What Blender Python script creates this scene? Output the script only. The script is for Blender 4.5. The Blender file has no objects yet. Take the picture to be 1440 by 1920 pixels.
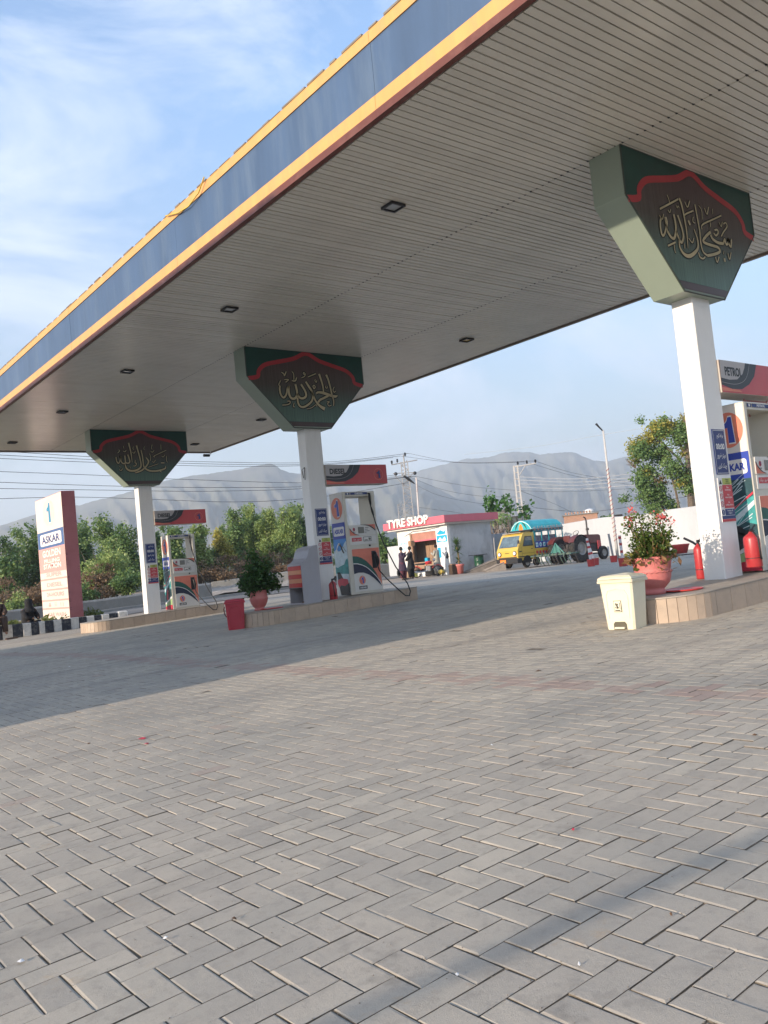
import bpy, math, random
import numpy as np
from mathutils import Matrix, Vector
random.seed(7)
sc = bpy.context.scene
C = sc.collection
# ---------------------------------------------------------------- camera
F_PX, YAW, PITCH, ROLL = 1577.224, 0.6726, 0.06058, -0.09753
CAM = Vector((0.0, 0.0, 1.0))
fw = Vector((math.sin(YAW)*math.cos(PITCH), math.cos(YAW)*math.cos(PITCH), math.sin(PITCH)))
r0 = Vector((math.cos(YAW), -math.sin(YAW), 0.0)); u0 = r0.cross(fw)
RT = r0*math.cos(ROLL)+u0*math.sin(ROLL); UP = -r0*math.sin(ROLL)+u0*math.cos(ROLL)
cd = bpy.data.cameras.new('camera'); cam = bpy.data.objects.new('camera', cd); C.objects.link(cam)
cam.matrix_world = Matrix(((RT.x, UP.x, -fw.x, CAM.x), (RT.y, UP.y, -fw.y, CAM.y), (RT.z, UP.z, -fw.z, CAM.z), (0, 0, 0, 1)))
cd.sensor_fit = 'VERTICAL'; cd.sensor_height = 36.0; cd.lens = F_PX/1920*36.0
cd.clip_start = 0.05; cd.clip_end = 12000
sc.camera = cam
# ---------------------------------------------------------------- light, sky, exposure
SUN_EL, SUN_AZ = math.radians(14.2), math.radians(1.7)      # light travels towards +X, a little towards +Y
EXPOSURE = 1.45
SUN_POWER, SKY_POWER = 4.0, 0.125
sc.view_settings.view_transform = 'Standard'; sc.view_settings.look = 'None'
sc.view_settings.gamma = 1.0; sc.view_settings.exposure = EXPOSURE
sc.view_settings.use_curve_mapping = False
sc.cycles.volume_bounces = 3; sc.cycles.volume_step_rate = 4.0
sd = bpy.data.lights.new('sun', 'SUN'); sd.energy = SUN_POWER; sd.angle = math.radians(0.55); sd.color = (1.0, 0.84, 0.67)
so = bpy.data.objects.new('sun', sd); C.objects.link(so)
trav = Vector((math.cos(SUN_AZ)*math.cos(SUN_EL), math.sin(SUN_AZ)*math.cos(SUN_EL), -math.sin(SUN_EL)))
so.rotation_mode = 'QUATERNION'; so.rotation_quaternion = trav.to_track_quat('-Z', 'Y'); so.location = (-30, 0, 20)
W = bpy.data.worlds.new('World'); sc.world = W; W.use_nodes = True
nt = W.node_tree; nt.nodes.clear()
def N(t, typ, **k):
    n = t.nodes.new(typ)
    for a, b in k.items(): setattr(n, a, b)
    return n
sky = N(nt, 'ShaderNodeTexSky', sky_type='NISHITA', sun_disc=False, sun_elevation=SUN_EL, sun_rotation=math.radians(-90)-SUN_AZ+0.0, altitude=500, air_density=1.3, dust_density=1.2, ozone_density=2.0)
tc = N(nt, 'ShaderNodeTexCoord')
mp = N(nt, 'ShaderNodeMapping'); mp.inputs['Rotation'].default_value = (0.15, 0.25, 0.5); mp.inputs['Scale'].default_value = (2.0, 3.0, 4.6); mp.inputs['Location'].default_value = (0.3, 1.7, 0.4)
nt.links.new(tc.outputs['Generated'], mp.inputs[0])
nz = N(nt, 'ShaderNodeTexNoise'); nz.inputs['Scale'].default_value = 1.5; nz.inputs['Detail'].default_value = 12; nz.inputs['Roughness'].default_value = 0.62; nz.inputs['Distortion'].default_value = 0.5
nt.links.new(mp.outputs[0], nz.inputs['Vector'])
cr = N(nt, 'ShaderNodeValToRGB'); cr.color_ramp.elements[0].position = 0.455; cr.color_ramp.elements[1].position = 0.66
nt.links.new(nz.outputs['Fac'], cr.inputs[0])
sp = N(nt, 'ShaderNodeSeparateXYZ'); nt.links.new(tc.outputs['Generated'], sp.inputs[0])
hz = N(nt, 'ShaderNodeMapRange'); hz.inputs['From Min'].default_value = -0.02; hz.inputs['From Max'].default_value = 0.50; hz.inputs['To Min'].default_value = 0.96; hz.inputs['To Max'].default_value = 0.0
nt.links.new(sp.outputs['Z'], hz.inputs['Value'])
mxh = N(nt, 'ShaderNodeMix', data_type='RGBA'); nt.links.new(hz.outputs[0], mxh.inputs['Factor']); grd = N(nt, 'ShaderNodeVectorMath', operation='MULTIPLY'); grd.inputs[1].default_value = (0.84, 0.97, 1.14); nt.links.new(sky.outputs[0], grd.inputs[0]); nt.links.new(grd.outputs[0], mxh.inputs['A'])
mxh.inputs['B'].default_value = (1.0, 1.04, 1.14, 1)
mul = N(nt, 'ShaderNodeMath', operation='MULTIPLY'); mul.inputs[1].default_value = 0.75; nt.links.new(cr.outputs[0], mul.inputs[0])
mx = N(nt, 'ShaderNodeMix', data_type='RGBA'); nt.links.new(mul.outputs[0], mx.inputs['Factor']); nt.links.new(mxh.outputs['Result'], mx.inputs['A'])
mx.inputs['B'].default_value = (2.7, 3.05, 3.7, 1)
bg = N(nt, 'ShaderNodeBackground'); bg.inputs['Strength'].default_value = SKY_POWER
wo = N(nt, 'ShaderNodeOutputWorld'); nt.links.new(mx.outputs['Result'], bg.inputs[0]); nt.links.new(bg.outputs[0], wo.inputs[0])

# ---------------------------------------------------------------- ground height, picking helpers
def ssm(x, a, b):
    t = np.clip((x-a)/(b-a), 0, 1); return t*t*(3-2*t)
def gz(x, y):
    x = np.asarray(x, float); y = np.asarray(y, float)
    s = 1-ssm(x, 15, 30)
    z = .05*np.exp(-((y-14.5)/4)**2)*s+(0.0304*(np.minimum(np.maximum(x, -8), 15)-6)-0.0101*(np.clip(y, -5, 32)-6))*s
    return z if z.ndim else float(z)
def at(px, py, D, z=None):
    """the point of the place seen in that direction at horizontal distance D"""
    d = fw*F_PX+RT*(px-720)-UP*(py-960); d = d/math.hypot(d.x, d.y)
    p = CAM+d*D
    if z is not None: p.z = z
    return p
# ---------------------------------------------------------------- materials
MATS = {}
def mat(name, col, rough=0.6, metal=0.0, var=0.12, vscale=3.0, bump=0.0, bscale=60.0, dirt=None, dirt_amt=0.0, dirt_scale=2.0, stretch=(1, 1, 1), spec=0.5, attr=None, attr_amt=0.0, obj_rnd=0.0, coat=0.0, alpha=None):
    if name in MATS: return MATS[name]
    m = bpy.data.materials.new(name); m.use_nodes = True; t = m.node_tree; b = t.nodes['Principled BSDF']
    b.inputs['Roughness'].default_value = rough; b.inputs['Metallic'].default_value = metal; b.inputs['Specular IOR Level'].default_value = spec
    if coat: b.inputs['Coat Weight'].default_value = coat
    tcn = N(t, 'ShaderNodeTexCoord'); mpn = N(t, 'ShaderNodeMapping'); mpn.inputs['Scale'].default_value = stretch
    t.links.new(tcn.outputs['Object'], mpn.inputs[0])
    n1 = N(t, 'ShaderNodeTexNoise'); n1.inputs['Scale'].default_value = vscale; n1.inputs['Detail'].default_value = 8; n1.inputs['Roughness'].default_value = 0.65
    t.links.new(mpn.outputs[0], n1.inputs['Vector'])
    mr = N(t, 'ShaderNodeMapRange'); mr.inputs['From Min'].default_value = 0.3; mr.inputs['From Max'].default_value = 0.7
    mr.inputs['To Min'].default_value = 1-var; mr.inputs['To Max'].default_value = 1+var
    t.links.new(n1.outputs['Fac'], mr.inputs['Value'])
    fac = mr.outputs[0]
    if attr:
        an = N(t, 'ShaderNodeAttribute', attribute_name=attr)
        m2 = N(t, 'ShaderNodeMapRange'); m2.inputs['To Min'].default_value = 1-attr_amt; m2.inputs['To Max'].default_value = 1+attr_amt
        t.links.new(an.outputs['Fac'], m2.inputs['Value'])
        mm = N(t, 'ShaderNodeMath', operation='MULTIPLY'); t.links.new(fac, mm.inputs[0]); t.links.new(m2.outputs[0], mm.inputs[1]); fac = mm.outputs[0]
    if obj_rnd:
        oi = N(t, 'ShaderNodeObjectInfo')
        m2 = N(t, 'ShaderNodeMapRange'); m2.inputs['To Min'].default_value = 1-obj_rnd; m2.inputs['To Max'].default_value = 1+obj_rnd
        t.links.new(oi.outputs['Random'], m2.inputs['Value'])
        mm = N(t, 'ShaderNodeMath', operation='MULTIPLY'); t.links.new(fac, mm.inputs[0]); t.links.new(m2.outputs[0], mm.inputs[1]); fac = mm.outputs[0]
    vm = N(t, 'ShaderNodeVectorMath', operation='SCALE'); vm.inputs[0].default_value = col[:3]; t.links.new(fac, vm.inputs['Scale'])
    out = vm.outputs[0]
    if dirt:
        n2 = N(t, 'ShaderNodeTexNoise'); n2.inputs['Scale'].default_value = dirt_scale; n2.inputs['Detail'].default_value = 10; n2.inputs['Roughness'].default_value = 0.72
        t.links.new(mpn.outputs[0], n2.inputs['Vector'])
        rp = N(t, 'ShaderNodeMapRange'); rp.inputs['From Min'].default_value = 0.48; rp.inputs['From Max'].default_value = 0.72; rp.inputs['To Max'].default_value = dirt_amt
        t.links.new(n2.outputs['Fac'], rp.inputs['Value'])
        mxn = N(t, 'ShaderNodeMix', data_type='RGBA'); t.links.new(rp.outputs[0], mxn.inputs['Factor']); t.links.new(out, mxn.inputs['A']); mxn.inputs['B'].default_value = (*dirt[:3], 1)
        out = mxn.outputs['Result']
    t.links.new(out, b.inputs['Base Color'])
    if bump:
        n3 = N(t, 'ShaderNodeTexNoise'); n3.inputs['Scale'].default_value = bscale; n3.inputs['Detail'].default_value = 5
        t.links.new(tcn.outputs['Object'], n3.inputs['Vector'])
        bp = N(t, 'ShaderNodeBump'); bp.inputs['Strength'].default_value = bump; bp.inputs['Distance'].default_value = 0.01
        t.links.new(n3.outputs['Fac'], bp.inputs['Height']); t.links.new(bp.outputs[0], b.inputs['Normal'])
    MATS[name] = m; return m
def leafmat(name, c1, c2, c3=None):
    if name in MATS: return MATS[name]
    m = bpy.data.materials.new(name); m.use_nodes = True; t = m.node_tree; b = t.nodes['Principled BSDF']
    an = N(t, 'ShaderNodeAttribute', attribute_name='tone'); r = N(t, 'ShaderNodeValToRGB')
    r.color_ramp.elements[0].color = (*c1, 1); r.color_ramp.elements[1].color = (*c2, 1)
    if c3:
        r.color_ramp.elements[1].position = 0.8; e = r.color_ramp.elements.new(1.0); e.color = (*c3, 1)
    t.links.new(an.outputs['Fac'], r.inputs[0]); t.links.new(r.outputs[0], b.inputs['Base Color']); b.inputs['Roughness'].default_value = 0.55
    tr = N(t, 'ShaderNodeBsdfTranslucent'); t.links.new(r.outputs[0], tr.inputs[0]); ms = N(t, 'ShaderNodeMixShader'); ms.inputs[0].default_value = 0.35
    o = t.nodes['Material Output']; t.links.new(b.outputs[0], ms.inputs[1]); t.links.new(tr.outputs[0], ms.inputs[2]); t.links.new(ms.outputs[0], o.inputs['Surface'])
    MATS[name] = m; return m
# ---------------------------------------------------------------- mesh helpers
class MB:
    def __init__(s): s.v = []; s.f = []
    def add(s, V, Fc):
        o = len(s.v); s.v += [tuple(p) for p in V]; s.f += [tuple(i+o for i in f) for f in Fc]; return s
    def box(s, x0, x1, y0, y1, z0, z1):
        return s.add([(x, y, z) for z in (z0, z1) for y in (y0, y1) for x in (x0, x1)], [(0, 2, 3, 1), (4, 5, 7, 6), (0, 1, 5, 4), (2, 6, 7, 3), (0, 4, 6, 2), (1, 3, 7, 5)])
    def bbox(s, x0, x1, y0, y1, z0, z1, b=0.01):
        """box with chamfered vertical and top edges"""
        P = [(x0+b, y0), (x1-b, y0), (x1, y0+b), (x1, y1-b), (x1-b, y1), (x0+b, y1), (x0, y1-b), (x0, y0+b)]
        cx, cy = (x0+x1)/2, (y0+y1)/2
        Q = [(cx+(x-cx)*(1-2*b/(x1-x0)), cy+(y-cy)*(1-2*b/(y1-y0))) for x, y in P]
        V = [(x, y, z0) for x, y in P]+[(x, y, z1-b) for x, y in P]+[(x, y, z1) for x, y in Q]
        Fc = [tuple(range(7, -1, -1)), tuple(range(16, 24))]
        for k in (0, 8):
            Fc += [(k+i, k+(i+1) % 8, k+8+(i+1) % 8, k+8+i) for i in range(8)]
        return s.add(V, Fc)
    def prism(s, poly, a0, a1, axis='y'):
        """poly in the plane across axis; y: (x,z), x: (y,z), z: (x,y)"""
        n = len(poly)
        def P(p, a): return {'y': (p[0], a, p[1]), 'x': (a, p[0], p[1]), 'z': (p[0], p[1], a)}[axis]
        V = [P(p, a0) for p in poly]+[P(p, a1) for p in poly]
        return s.add(V, [tuple(range(n-1, -1, -1)), tuple(range(n, 2*n))]+[(i, (i+1) % n, n+(i+1) % n, n+i) for i in range(n)])
    def tube(s, pts, rad, n=8, cap=True):
        pts = [Vector(p) for p in pts]; m = len(pts)
        if not isinstance(rad, (list, tuple)): rad = [rad]*m
        V = []; prev = None
        for i, p in enumerate(pts):
            d = (pts[min(i+1, m-1)]-pts[max(i-1, 0)]).normalized()
            if prev is None:
                a = Vector((0, 0, 1)) if abs(d.z) < .9 else Vector((1, 0, 0)); prev = d.cross(a).normalized()
            prev = (prev-d*prev.dot(d)).normalized(); q = d.cross(prev)
            V += [p+(prev*math.cos(2*math.pi*k/n)+q*math.sin(2*math.pi*k/n))*rad[i] for k in range(n)]
        Fc = [(i*n+k, i*n+(k+1) % n, (i+1)*n+(k+1) % n, (i+1)*n+k) for i in range(m-1) for k in range(n)]
        if cap: Fc += [tuple(range(n-1, -1, -1)), tuple(range((m-1)*n, m*n))]
        return s.add(V, Fc)
    def lathe(s, prof, n=24, c=(0, 0, 0), wob=None, axis='z', cap=True):
        V = []
        for j, (r, z) in enumerate(prof):
            for k in range(n):
                a = 2*math.pi*k/n; rr = r*(1+(wob(a, j) if wob else 0))
                p = (rr*math.cos(a), rr*math.sin(a), z)
                if axis == 'y': p = (p[0], p[2], p[1])
                if axis == 'x': p = (p[2], p[0], p[1])
                V.append((c[0]+p[0], c[1]+p[1], c[2]+p[2]))
        m = len(prof)
        Fc = [(j*n+k, j*n+(k+1) % n, (j+1)*n+(k+1) % n, (j+1)*n+k) for j in range(m-1) for k in range(n)]
        if cap: Fc += [tuple(range(n-1, -1, -1)), tuple(range((m-1)*n, m*n))]
        return s.add(V, Fc)
    def build(s, name, m, parent=None, smooth=False, world=False, loc=(0, 0, 0)):
        V = s.v
        if world and parent is not None:
            L = parent.location; V = [(a-L.x, b-L.y, c-L.z) for a, b, c in V]
        me = bpy.data.meshes.new(name); me.from_pydata(V, [], s.f); me.materials.append(m)
        if smooth: me.shade_smooth()
        me.update()
        return link(name, me, parent, loc)
def link(name, me, parent=None, loc=(0, 0, 0), rot=(0, 0, 0), scale=(1, 1, 1)):
    o = bpy.data.objects.new(name, me); C.objects.link(o); o.parent = parent; o.location = loc; o.rotation_euler = rot; o.scale = scale
    return o
def tag(o, label=None, cat=None, group=None, kind=None):
    if label: o['label'] = label
    if cat: o['category'] = cat
    if group: o['group'] = group
    if kind: o['kind'] = kind
    return o
def thing(name, label, cat, loc=(0, 0, 0), rz=0.0, group=None):
    o = bpy.data.objects.new(name, None); C.objects.link(o); o.location = loc; o.rotation_euler = (0, 0, rz); o.empty_display_size = 0.2
    return tag(o, label, cat, group)
class Fr:
    """a flat print frame: origin, right, up, outward normal (all in the thing's local space)"""
    def __init__(s, O, U, V): s.O, s.U, s.V = Vector(O), Vector(U).normalized(), Vector(V).normalized(); s.N = s.U.cross(s.V)
    def p(s, u, v, l=0): return s.O+s.U*u+s.V*v+s.N*(0.0022*l)
def ring(cx, cy, rx, ry=None, n=28, a0=0.0, a1=2*math.pi):
    ry = ry or rx; return [(cx+rx*math.cos(a0+(a1-a0)*i/(n if a1-a0 > 6.28 else n-1)), cy+ry*math.sin(a0+(a1-a0)*i/(n if a1-a0 > 6.28 else n-1))) for i in range(n)]
def poly(fr, pts, m, parent, layer=1, name='print', mb=None):
    b = mb or MB(); b.add([fr.p(u, v, layer) for u, v in pts], [tuple(range(len(pts)))])
    if mb is None: return b.build(name, m, parent)
def rect(fr, u0, u1, v0, v1, m, parent, layer=1, name='print', mb=None):
    return poly(fr, [(u0, v0), (u1, v0), (u1, v1), (u0, v1)], m, parent, layer, name, mb)
def ribbon(fr, pts, ws, mb, layer=1):
    """brush stroke: quads along a smoothed line"""
    P = []; Wd = []
    n = len(pts)
    for i in range(n-1):
        p0, p1, p2, p3 = pts[max(i-1, 0)], pts[i], pts[i+1], pts[min(i+2, n-1)]
        for k in range(4):
            t = k/4; f = lambda a, b, c, d: 0.5*((2*b)+(-a+c)*t+(2*a-5*b+4*c-d)*t*t+(-a+3*b-3*c+d)*t*t*t)
            P.append((f(p0[0], p1[0], p2[0], p3[0]), f(p0[1], p1[1], p2[1], p3[1]))); Wd.append(ws[i]+(ws[i+1]-ws[i])*t)
    P.append(pts[-1]); Wd.append(ws[-1]); m = len(P); V = []
    for i in range(m):
        a, b = P[max(i-1, 0)], P[min(i+1, m-1)]; dx, dy = b[0]-a[0], b[1]-a[1]; L = math.hypot(dx, dy) or 1
        nx, ny = -dy/L*Wd[i]/2, dx/L*Wd[i]/2
        V += [fr.p(P[i][0]+nx, P[i][1]+ny, layer), fr.p(P[i][0]-nx, P[i][1]-ny, layer)]
    mb.add(V, [(2*i+1, 2*i+3, 2*i+2, 2*i) for i in range(m-1)])
def text(fr, body, cu, cv, w, h, m, parent, layer=2, bold=0.0, name='lettering', shear=0.0, depth=0.0):
    c = bpy.data.curves.new('txt', 'FONT'); c.body = body; c.size = 1; c.align_x = 'CENTER'; c.offset = bold; c.shear = shear; c.resolution_u = 3
    if depth: c.extrude = 0.5
    ob = bpy.data.objects.new('txt', c); C.objects.link(ob)
    dg = bpy.context.evaluated_depsgraph_get(); dg.update()
    me = bpy.data.meshes.new_from_object(ob.evaluated_get(dg)); bpy.data.objects.remove(ob); bpy.data.curves.remove(c)
    n = len(me.vertices)
    if n == 0: return None
    co = np.empty(n*3); me.vertices.foreach_get('co', co); co = co.reshape(-1, 3)
    mn, mxx = co.min(0), co.max(0); sx = w/(mxx[0]-mn[0]); sy = (h/(mxx[1]-mn[1])) if h else sx
    u = cu+(co[:, 0]-(mn[0]+mxx[0])/2)*sx; v = cv+(co[:, 1]-(mn[1]+mxx[1])/2)*sy; d = co[:, 2]*depth*1.0+(depth/2 if depth else 0)
    O, U, Vv, Nn = [np.array(q) for q in (fr.O, fr.U, fr.V, fr.N)]
    P = O+np.outer(u, U)+np.outer(v, Vv)+np.outer(d+0.0022*layer, Nn)
    me.vertices.foreach_set('co', P.astype(np.float32).ravel()); me.materials.clear(); me.materials.append(m); me.update(); me.name = name
    return link(name, me, parent)
ONE = [(-.02, -.5), (.34, -.5), (.26, .5), (.06, .5), (-.02, .36), (-.12, .28), (-.30, .24), (-.30, .06), (-.02, .10)]
def logo_one(fr, cu, cv, rx, ry, parent, disc, digit, halo=None, layer=2):
    poly(fr, ring(cu, cv, rx, ry), disc, parent, layer, 'roundel')
    hh = ry*1.45; ww = rx*1.15
    if halo:
        poly(fr, [(cu+(x*1.16-.01)*ww, cv+y*1.10*hh) for x, y in ONE], halo, parent, layer+1, 'numeral_outline')
    poly(fr, [(cu+x*ww, cv+y*hh) for x, y in ONE], digit, parent, layer+2, 'numeral')
def leafmesh(name, blobs, n, size, m, parent=None, seed=1, tall=1.5, droop=0.3, shell=0.45, kind=None, loc=(0, 0, 0)):
    """leaf-sized faces gathered in sprigs through the volume of ellipsoid blobs (x,y,z,rx,ry,rz[,tone])"""
    rg = np.random.default_rng(seed); vol = np.array([b[3]*b[4]*b[5] for b in blobs])**0.75; pr = vol/vol.sum()
    k = rg.choice(len(blobs), n//6+1, p=pr); B = np.array([list(b[:6])+[b[6] if len(b) > 6 else 0.0] for b in blobs])[k]
    d = rg.normal(size=(len(k), 3)); d /= np.linalg.norm(d, axis=1)[:, None]; r = shell+(1-shell)*rg.random(len(k))**0.6; r *= 1+0.16*rg.normal(size=len(k))
    c = B[:, :3]+d*r[:, None]*B[:, 3:6]
    c = np.repeat(c, 6, 0)+rg.normal(size=(len(k)*6, 3))*size*1.1; tn = np.repeat(B[:, 6]+rg.random(len(k))*0.55, 6)+rg.random(len(k)*6)*0.4
    nn = len(c); nrm = rg.normal(size=(nn, 3)); nrm[:, 2] = np.abs(nrm[:, 2])+droop; nrm /= np.linalg.norm(nrm, axis=1)[:, None]
    a = np.cross(nrm, rg.normal(size=(nn, 3))); a /= np.linalg.norm(a, axis=1)[:, None]; b = np.cross(nrm, a)
    s = size*(0.6+0.8*rg.random(nn))[:, None]
    V = np.stack([c-a*s*tall*.5, c+b*s*.5, c+a*s*tall*.5, c-b*s*.5], 1).reshape(-1, 3).astype(np.float32)
    me = bpy.data.meshes.new(name); me.vertices.add(nn*4); me.vertices.foreach_set('co', V.ravel()); me.loops.add(nn*4); me.polygons.add(nn)
    me.loops.foreach_set('vertex_index', np.arange(nn*4, dtype=np.int32)); me.polygons.foreach_set('loop_start', np.arange(0, nn*4, 4, dtype=np.int32)); me.polygons.foreach_set('loop_total', np.full(nn, 4, np.int32))
    at_ = me.attributes.new('tone', 'FLOAT', 'POINT'); at_.data.foreach_set('value', np.repeat(np.clip(tn, 0, 1), 4).astype(np.float32))
    me.materials.append(m); me.update(calc_edges=True)
    o = link(name, me, parent, loc)
    if kind: o['kind'] = kind
    return o
def skin(name, joints, bones, m, parent=None, sub=1):
    me = bpy.data.meshes.new(name); me.from_pydata([j[:3] for j in joints], bones, []); me.materials.append(m)
    o = link(name, me, parent); md = o.modifiers.new('skin', 'SKIN')
    for i, j in enumerate(joints): me.skin_vertices[0].data[i].radius = (j[3], j[4] if len(j) > 4 else j[3])
    me.skin_vertices[0].data[0].use_root = True
    sm = o.modifiers.new('sub', 'SUBSURF'); sm.levels = sub; sm.render_levels = sub; md.use_smooth_shade = True
    return o
# ================================================================ GROUND
def in_view(x, y, mx_=0.22):
    d = Vector((x, y, gz(x, y)))-CAM; z = d.dot(fw)
    if z < 0.35: return False
    px, py = F_PX*d.dot(RT)/z, F_PX*d.dot(UP)/z
    return abs(px) < 720*(1+mx_) and abs(py) < 960*(1+mx_)
def pave_mat(name, far=False, objr=True):
    m = bpy.data.materials.new(name); m.use_nodes = True; t = m.node_tree; b = t.nodes['Principled BSDF']
    b.inputs['Roughness'].default_value = 0.88; b.inputs['Specular IOR Level'].default_value = 0.3
    g = N(t, 'ShaderNodeNewGeometry'); P = g.outputs['Position']
    def noise(sc_, det=6, ro=0.6):
        n = N(t, 'ShaderNodeTexNoise'); n.inputs['Scale'].default_value = sc_; n.inputs['Detail'].default_value = det; n.inputs['Roughness'].default_value = ro; t.links.new(P, n.inputs['Vector']); return n.outputs['Fac']
    def rng(v, a, b_, c, d):
        r = N(t, 'ShaderNodeMapRange'); t.links.new(v, r.inputs['Value'])
        for k, q in zip(('From Min', 'From Max', 'To Min', 'To Max'), (a, b_, c, d)): r.inputs[k].default_value = q
        return r.outputs[0]
    def mixc(f, A, B):
        x = N(t, 'ShaderNodeMix', data_type='RGBA')
        t.links.new(f, x.inputs['Factor'])
        for k, q in (('A', A), ('B', B)):
            if isinstance(q, tuple): x.inputs[k].default_value = (*q, 1)
            else: t.links.new(q, x.inputs[k])
        return x.outputs['Result']
    if objr: rv = N(t, 'ShaderNodeObjectInfo').outputs['Random']
    elif not far: rv = N(t, 'ShaderNodeAttribute', attribute_name='tone').outputs['Fac']
    else: rv = noise(7, 3)
    base = mixc(rng(rv, 0, 1, 0, 1), (0.390, 0.352, 0.292), (0.515, 0.455, 0.362))
    base = mixc(rng(noise(1.1, 4), 0.38, 0.64, 0.0, 0.7), base, (0.43, 0.378, 0.31))
    base = mixc(rng(noise(0.45, 6, 0.65), 0.48, 0.66, 0.0, 0.7), base, (0.300, 0.285, 0.250))
    base = mixc(rng(noise(18, 8, 0.7), 0.50, 0.72, 0.0, 0.5), base, (0.25, 0.225, 0.19))
    base = mixc(rng(noise(5.5, 8, 0.75), 0.60, 0.70, 0.0, 0.6), base, (0.42, 0.31, 0.20))
    base = mixc(rng(noise(2.3, 5, .7), 0.62, 0.72, 0.0, 0.55), base, (0.17, 0.155, 0.135))
    mpx = N(t, 'ShaderNodeMapping'); mpx.inputs['Rotation'].default_value = (0, 0, .06); mpx.inputs['Scale'].default_value = (0.10, 2.2, 1); t.links.new(P, mpx.inputs[0])
    tk = N(t, 'ShaderNodeTexNoise'); tk.inputs['Scale'].default_value = 1.0; tk.inputs['Detail'].default_value = 4; t.links.new(mpx.outputs[0], tk.inputs['Vector'])
    base = mixc(rng(tk.outputs['Fac'], 0.54, 0.68, 0.0, 0.32), base, (0.20, 0.185, 0.165))
    # the band of red pavers
    s = N(t, 'ShaderNodeSeparateXYZ'); t.links.new(P, s.inputs[0])
    if far: redf = None
    else: redf = N(t, 'ShaderNodeAttribute', attribute_name='red').outputs['Fac']
    if redf is not None: base = mixc(rng(redf, 0, 1, 0, 0.38), base, (0.36, 0.17, 0.14))
    gr = noise(260, 3, 0.8)
    base = mixc(rng(gr, 0.35, 0.7, 0.0, 0.22), base, (0.12, 0.11, 0.10))
    if far:
        bt = N(t, 'ShaderNodeTexBrick'); bt.inputs['Scale'].default_value = 1; bt.inputs['Brick Width'].default_value = 0.208; bt.inputs['Row Height'].default_value = 0.104; bt.inputs['Mortar Size'].default_value = 0.006
        t.links.new(P, bt.inputs['Vector']); base = mixc(rng(bt.outputs['Fac'], 0, 1, 0, 0.6), base, (0.11, 0.10, 0.09))
    t.links.new(base, b.inputs['Base Color'])
    bp = N(t, 'ShaderNodeBump'); bp.inputs['Strength'].default_value = 0.55; bp.inputs['Distance'].default_value = 0.004
    ad = N(t, 'ShaderNodeMath', operation='ADD'); t.links.new(gr, ad.inputs[0]); t.links.new(noise(45, 5), ad.inputs[1]); t.links.new(ad.outputs[0], bp.inputs['Height']); t.links.new(bp.outputs[0], b.inputs['Normal'])
    return m
m_pv_obj, m_pv_far, m_pv_sheet = pave_mat('paver_concrete', objr=True), pave_mat('paver_concrete_many', objr=False), pave_mat('paving_distant', far=True, objr=False)
m_bed = mat('joint_sand', (0.15, 0.125, 0.095), rough=0.95, var=0.45, vscale=30, bump=0.5, bscale=200)
m_dust = mat('dusty_ground', (0.33, 0.275, 0.215), rough=0.95, var=0.16, vscale=0.8, bump=0.6, bscale=25, dirt=(0.20, 0.17, 0.13), dirt_amt=0.6, dirt_scale=0.6)
m_earth = mat('earth', (0.20, 0.165, 0.12), rough=0.95, var=0.3, vscale=0.15, bump=0.8, bscale=6, dirt=(0.10, 0.12, 0.05), dirt_amt=0.8, dirt_scale=0.12)
m_asph = mat('asphalt', (0.145, 0.135, 0.125), rough=0.85, var=0.15, vscale=0.6, bump=0.4, bscale=90, dirt=(0.24, 0.21, 0.17), dirt_amt=0.5, dirt_scale=0.35)
def sheet(name, xs, ys, zoff, m, keep=None, kind='structure', zf=gz):
    xs, ys = np.array(xs), np.array(ys); X, Yv = np.meshgrid(xs, ys, indexing='ij'); Z = zf(X, Yv)+zoff
    V = np.stack([X, Yv, Z], -1).reshape(-1, 3); ny = len(ys)
    Fc = [(i*ny+j, (i+1)*ny+j, (i+1)*ny+j+1, i*ny+j+1) for i in range(len(xs)-1) for j in range(ny-1) if keep is None or keep((xs[i]+xs[i+1])/2, (ys[j]+ys[j+1])/2)]
    me = bpy.data.meshes.new(name); me.from_pydata(V.tolist(), [], Fc); me.materials.append(m); me.shade_smooth(); me.update()
    o = link(name, me)
    if kind: o['kind'] = kind
    return o
CELL = {}
def near_cell(i, j):
    if (i, j) not in CELL:
        x, y = i+.5, j+.5
        CELL[i, j] = (-1 < x < 25 and -2 < y < 31 and math.hypot(x, y) < 25.5 and (in_view(x, y, .3) or in_view(x+.5, y-.5, .3) or in_view(x-.5, y+.5, .3)) or math.hypot(x-1.4, y-1.6) < 1.3) and y < 30
    return CELL[i, j]
ground = sheet('ground', np.arange(-64, 181, 4.0), np.arange(-60, 181, 4.0), -0.06, m_earth)
V = [(-9000, -9000, -1.2), (9000, -9000, -1.2), (9000, 9000, -1.2), (-9000, 9000, -1.2)]
pl = MB().add(V, [(0, 1, 2, 3)]).build('plain', m_earth); pl['kind'] = 'structure'
fore = sheet('forecourt', np.arange(-14, 49.1, 1.0), np.arange(-8, 30.1, 1.0), -0.0065, m_bed)
far_pave = sheet('forecourt_paving_distant', np.arange(-14, 49.1, 1.0), np.arange(-8, 30.1, 1.0), -0.004, m_pv_sheet, keep=lambda x, y: not near_cell(math.floor(x), math.floor(y)))
apron = sheet('dusty_apron', np.arange(-20, 49.1, 1.0), np.arange(30, 48.1, 1.0), -0.022, m_dust, keep=lambda x, y: y < 33.0+.38*x)
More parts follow.
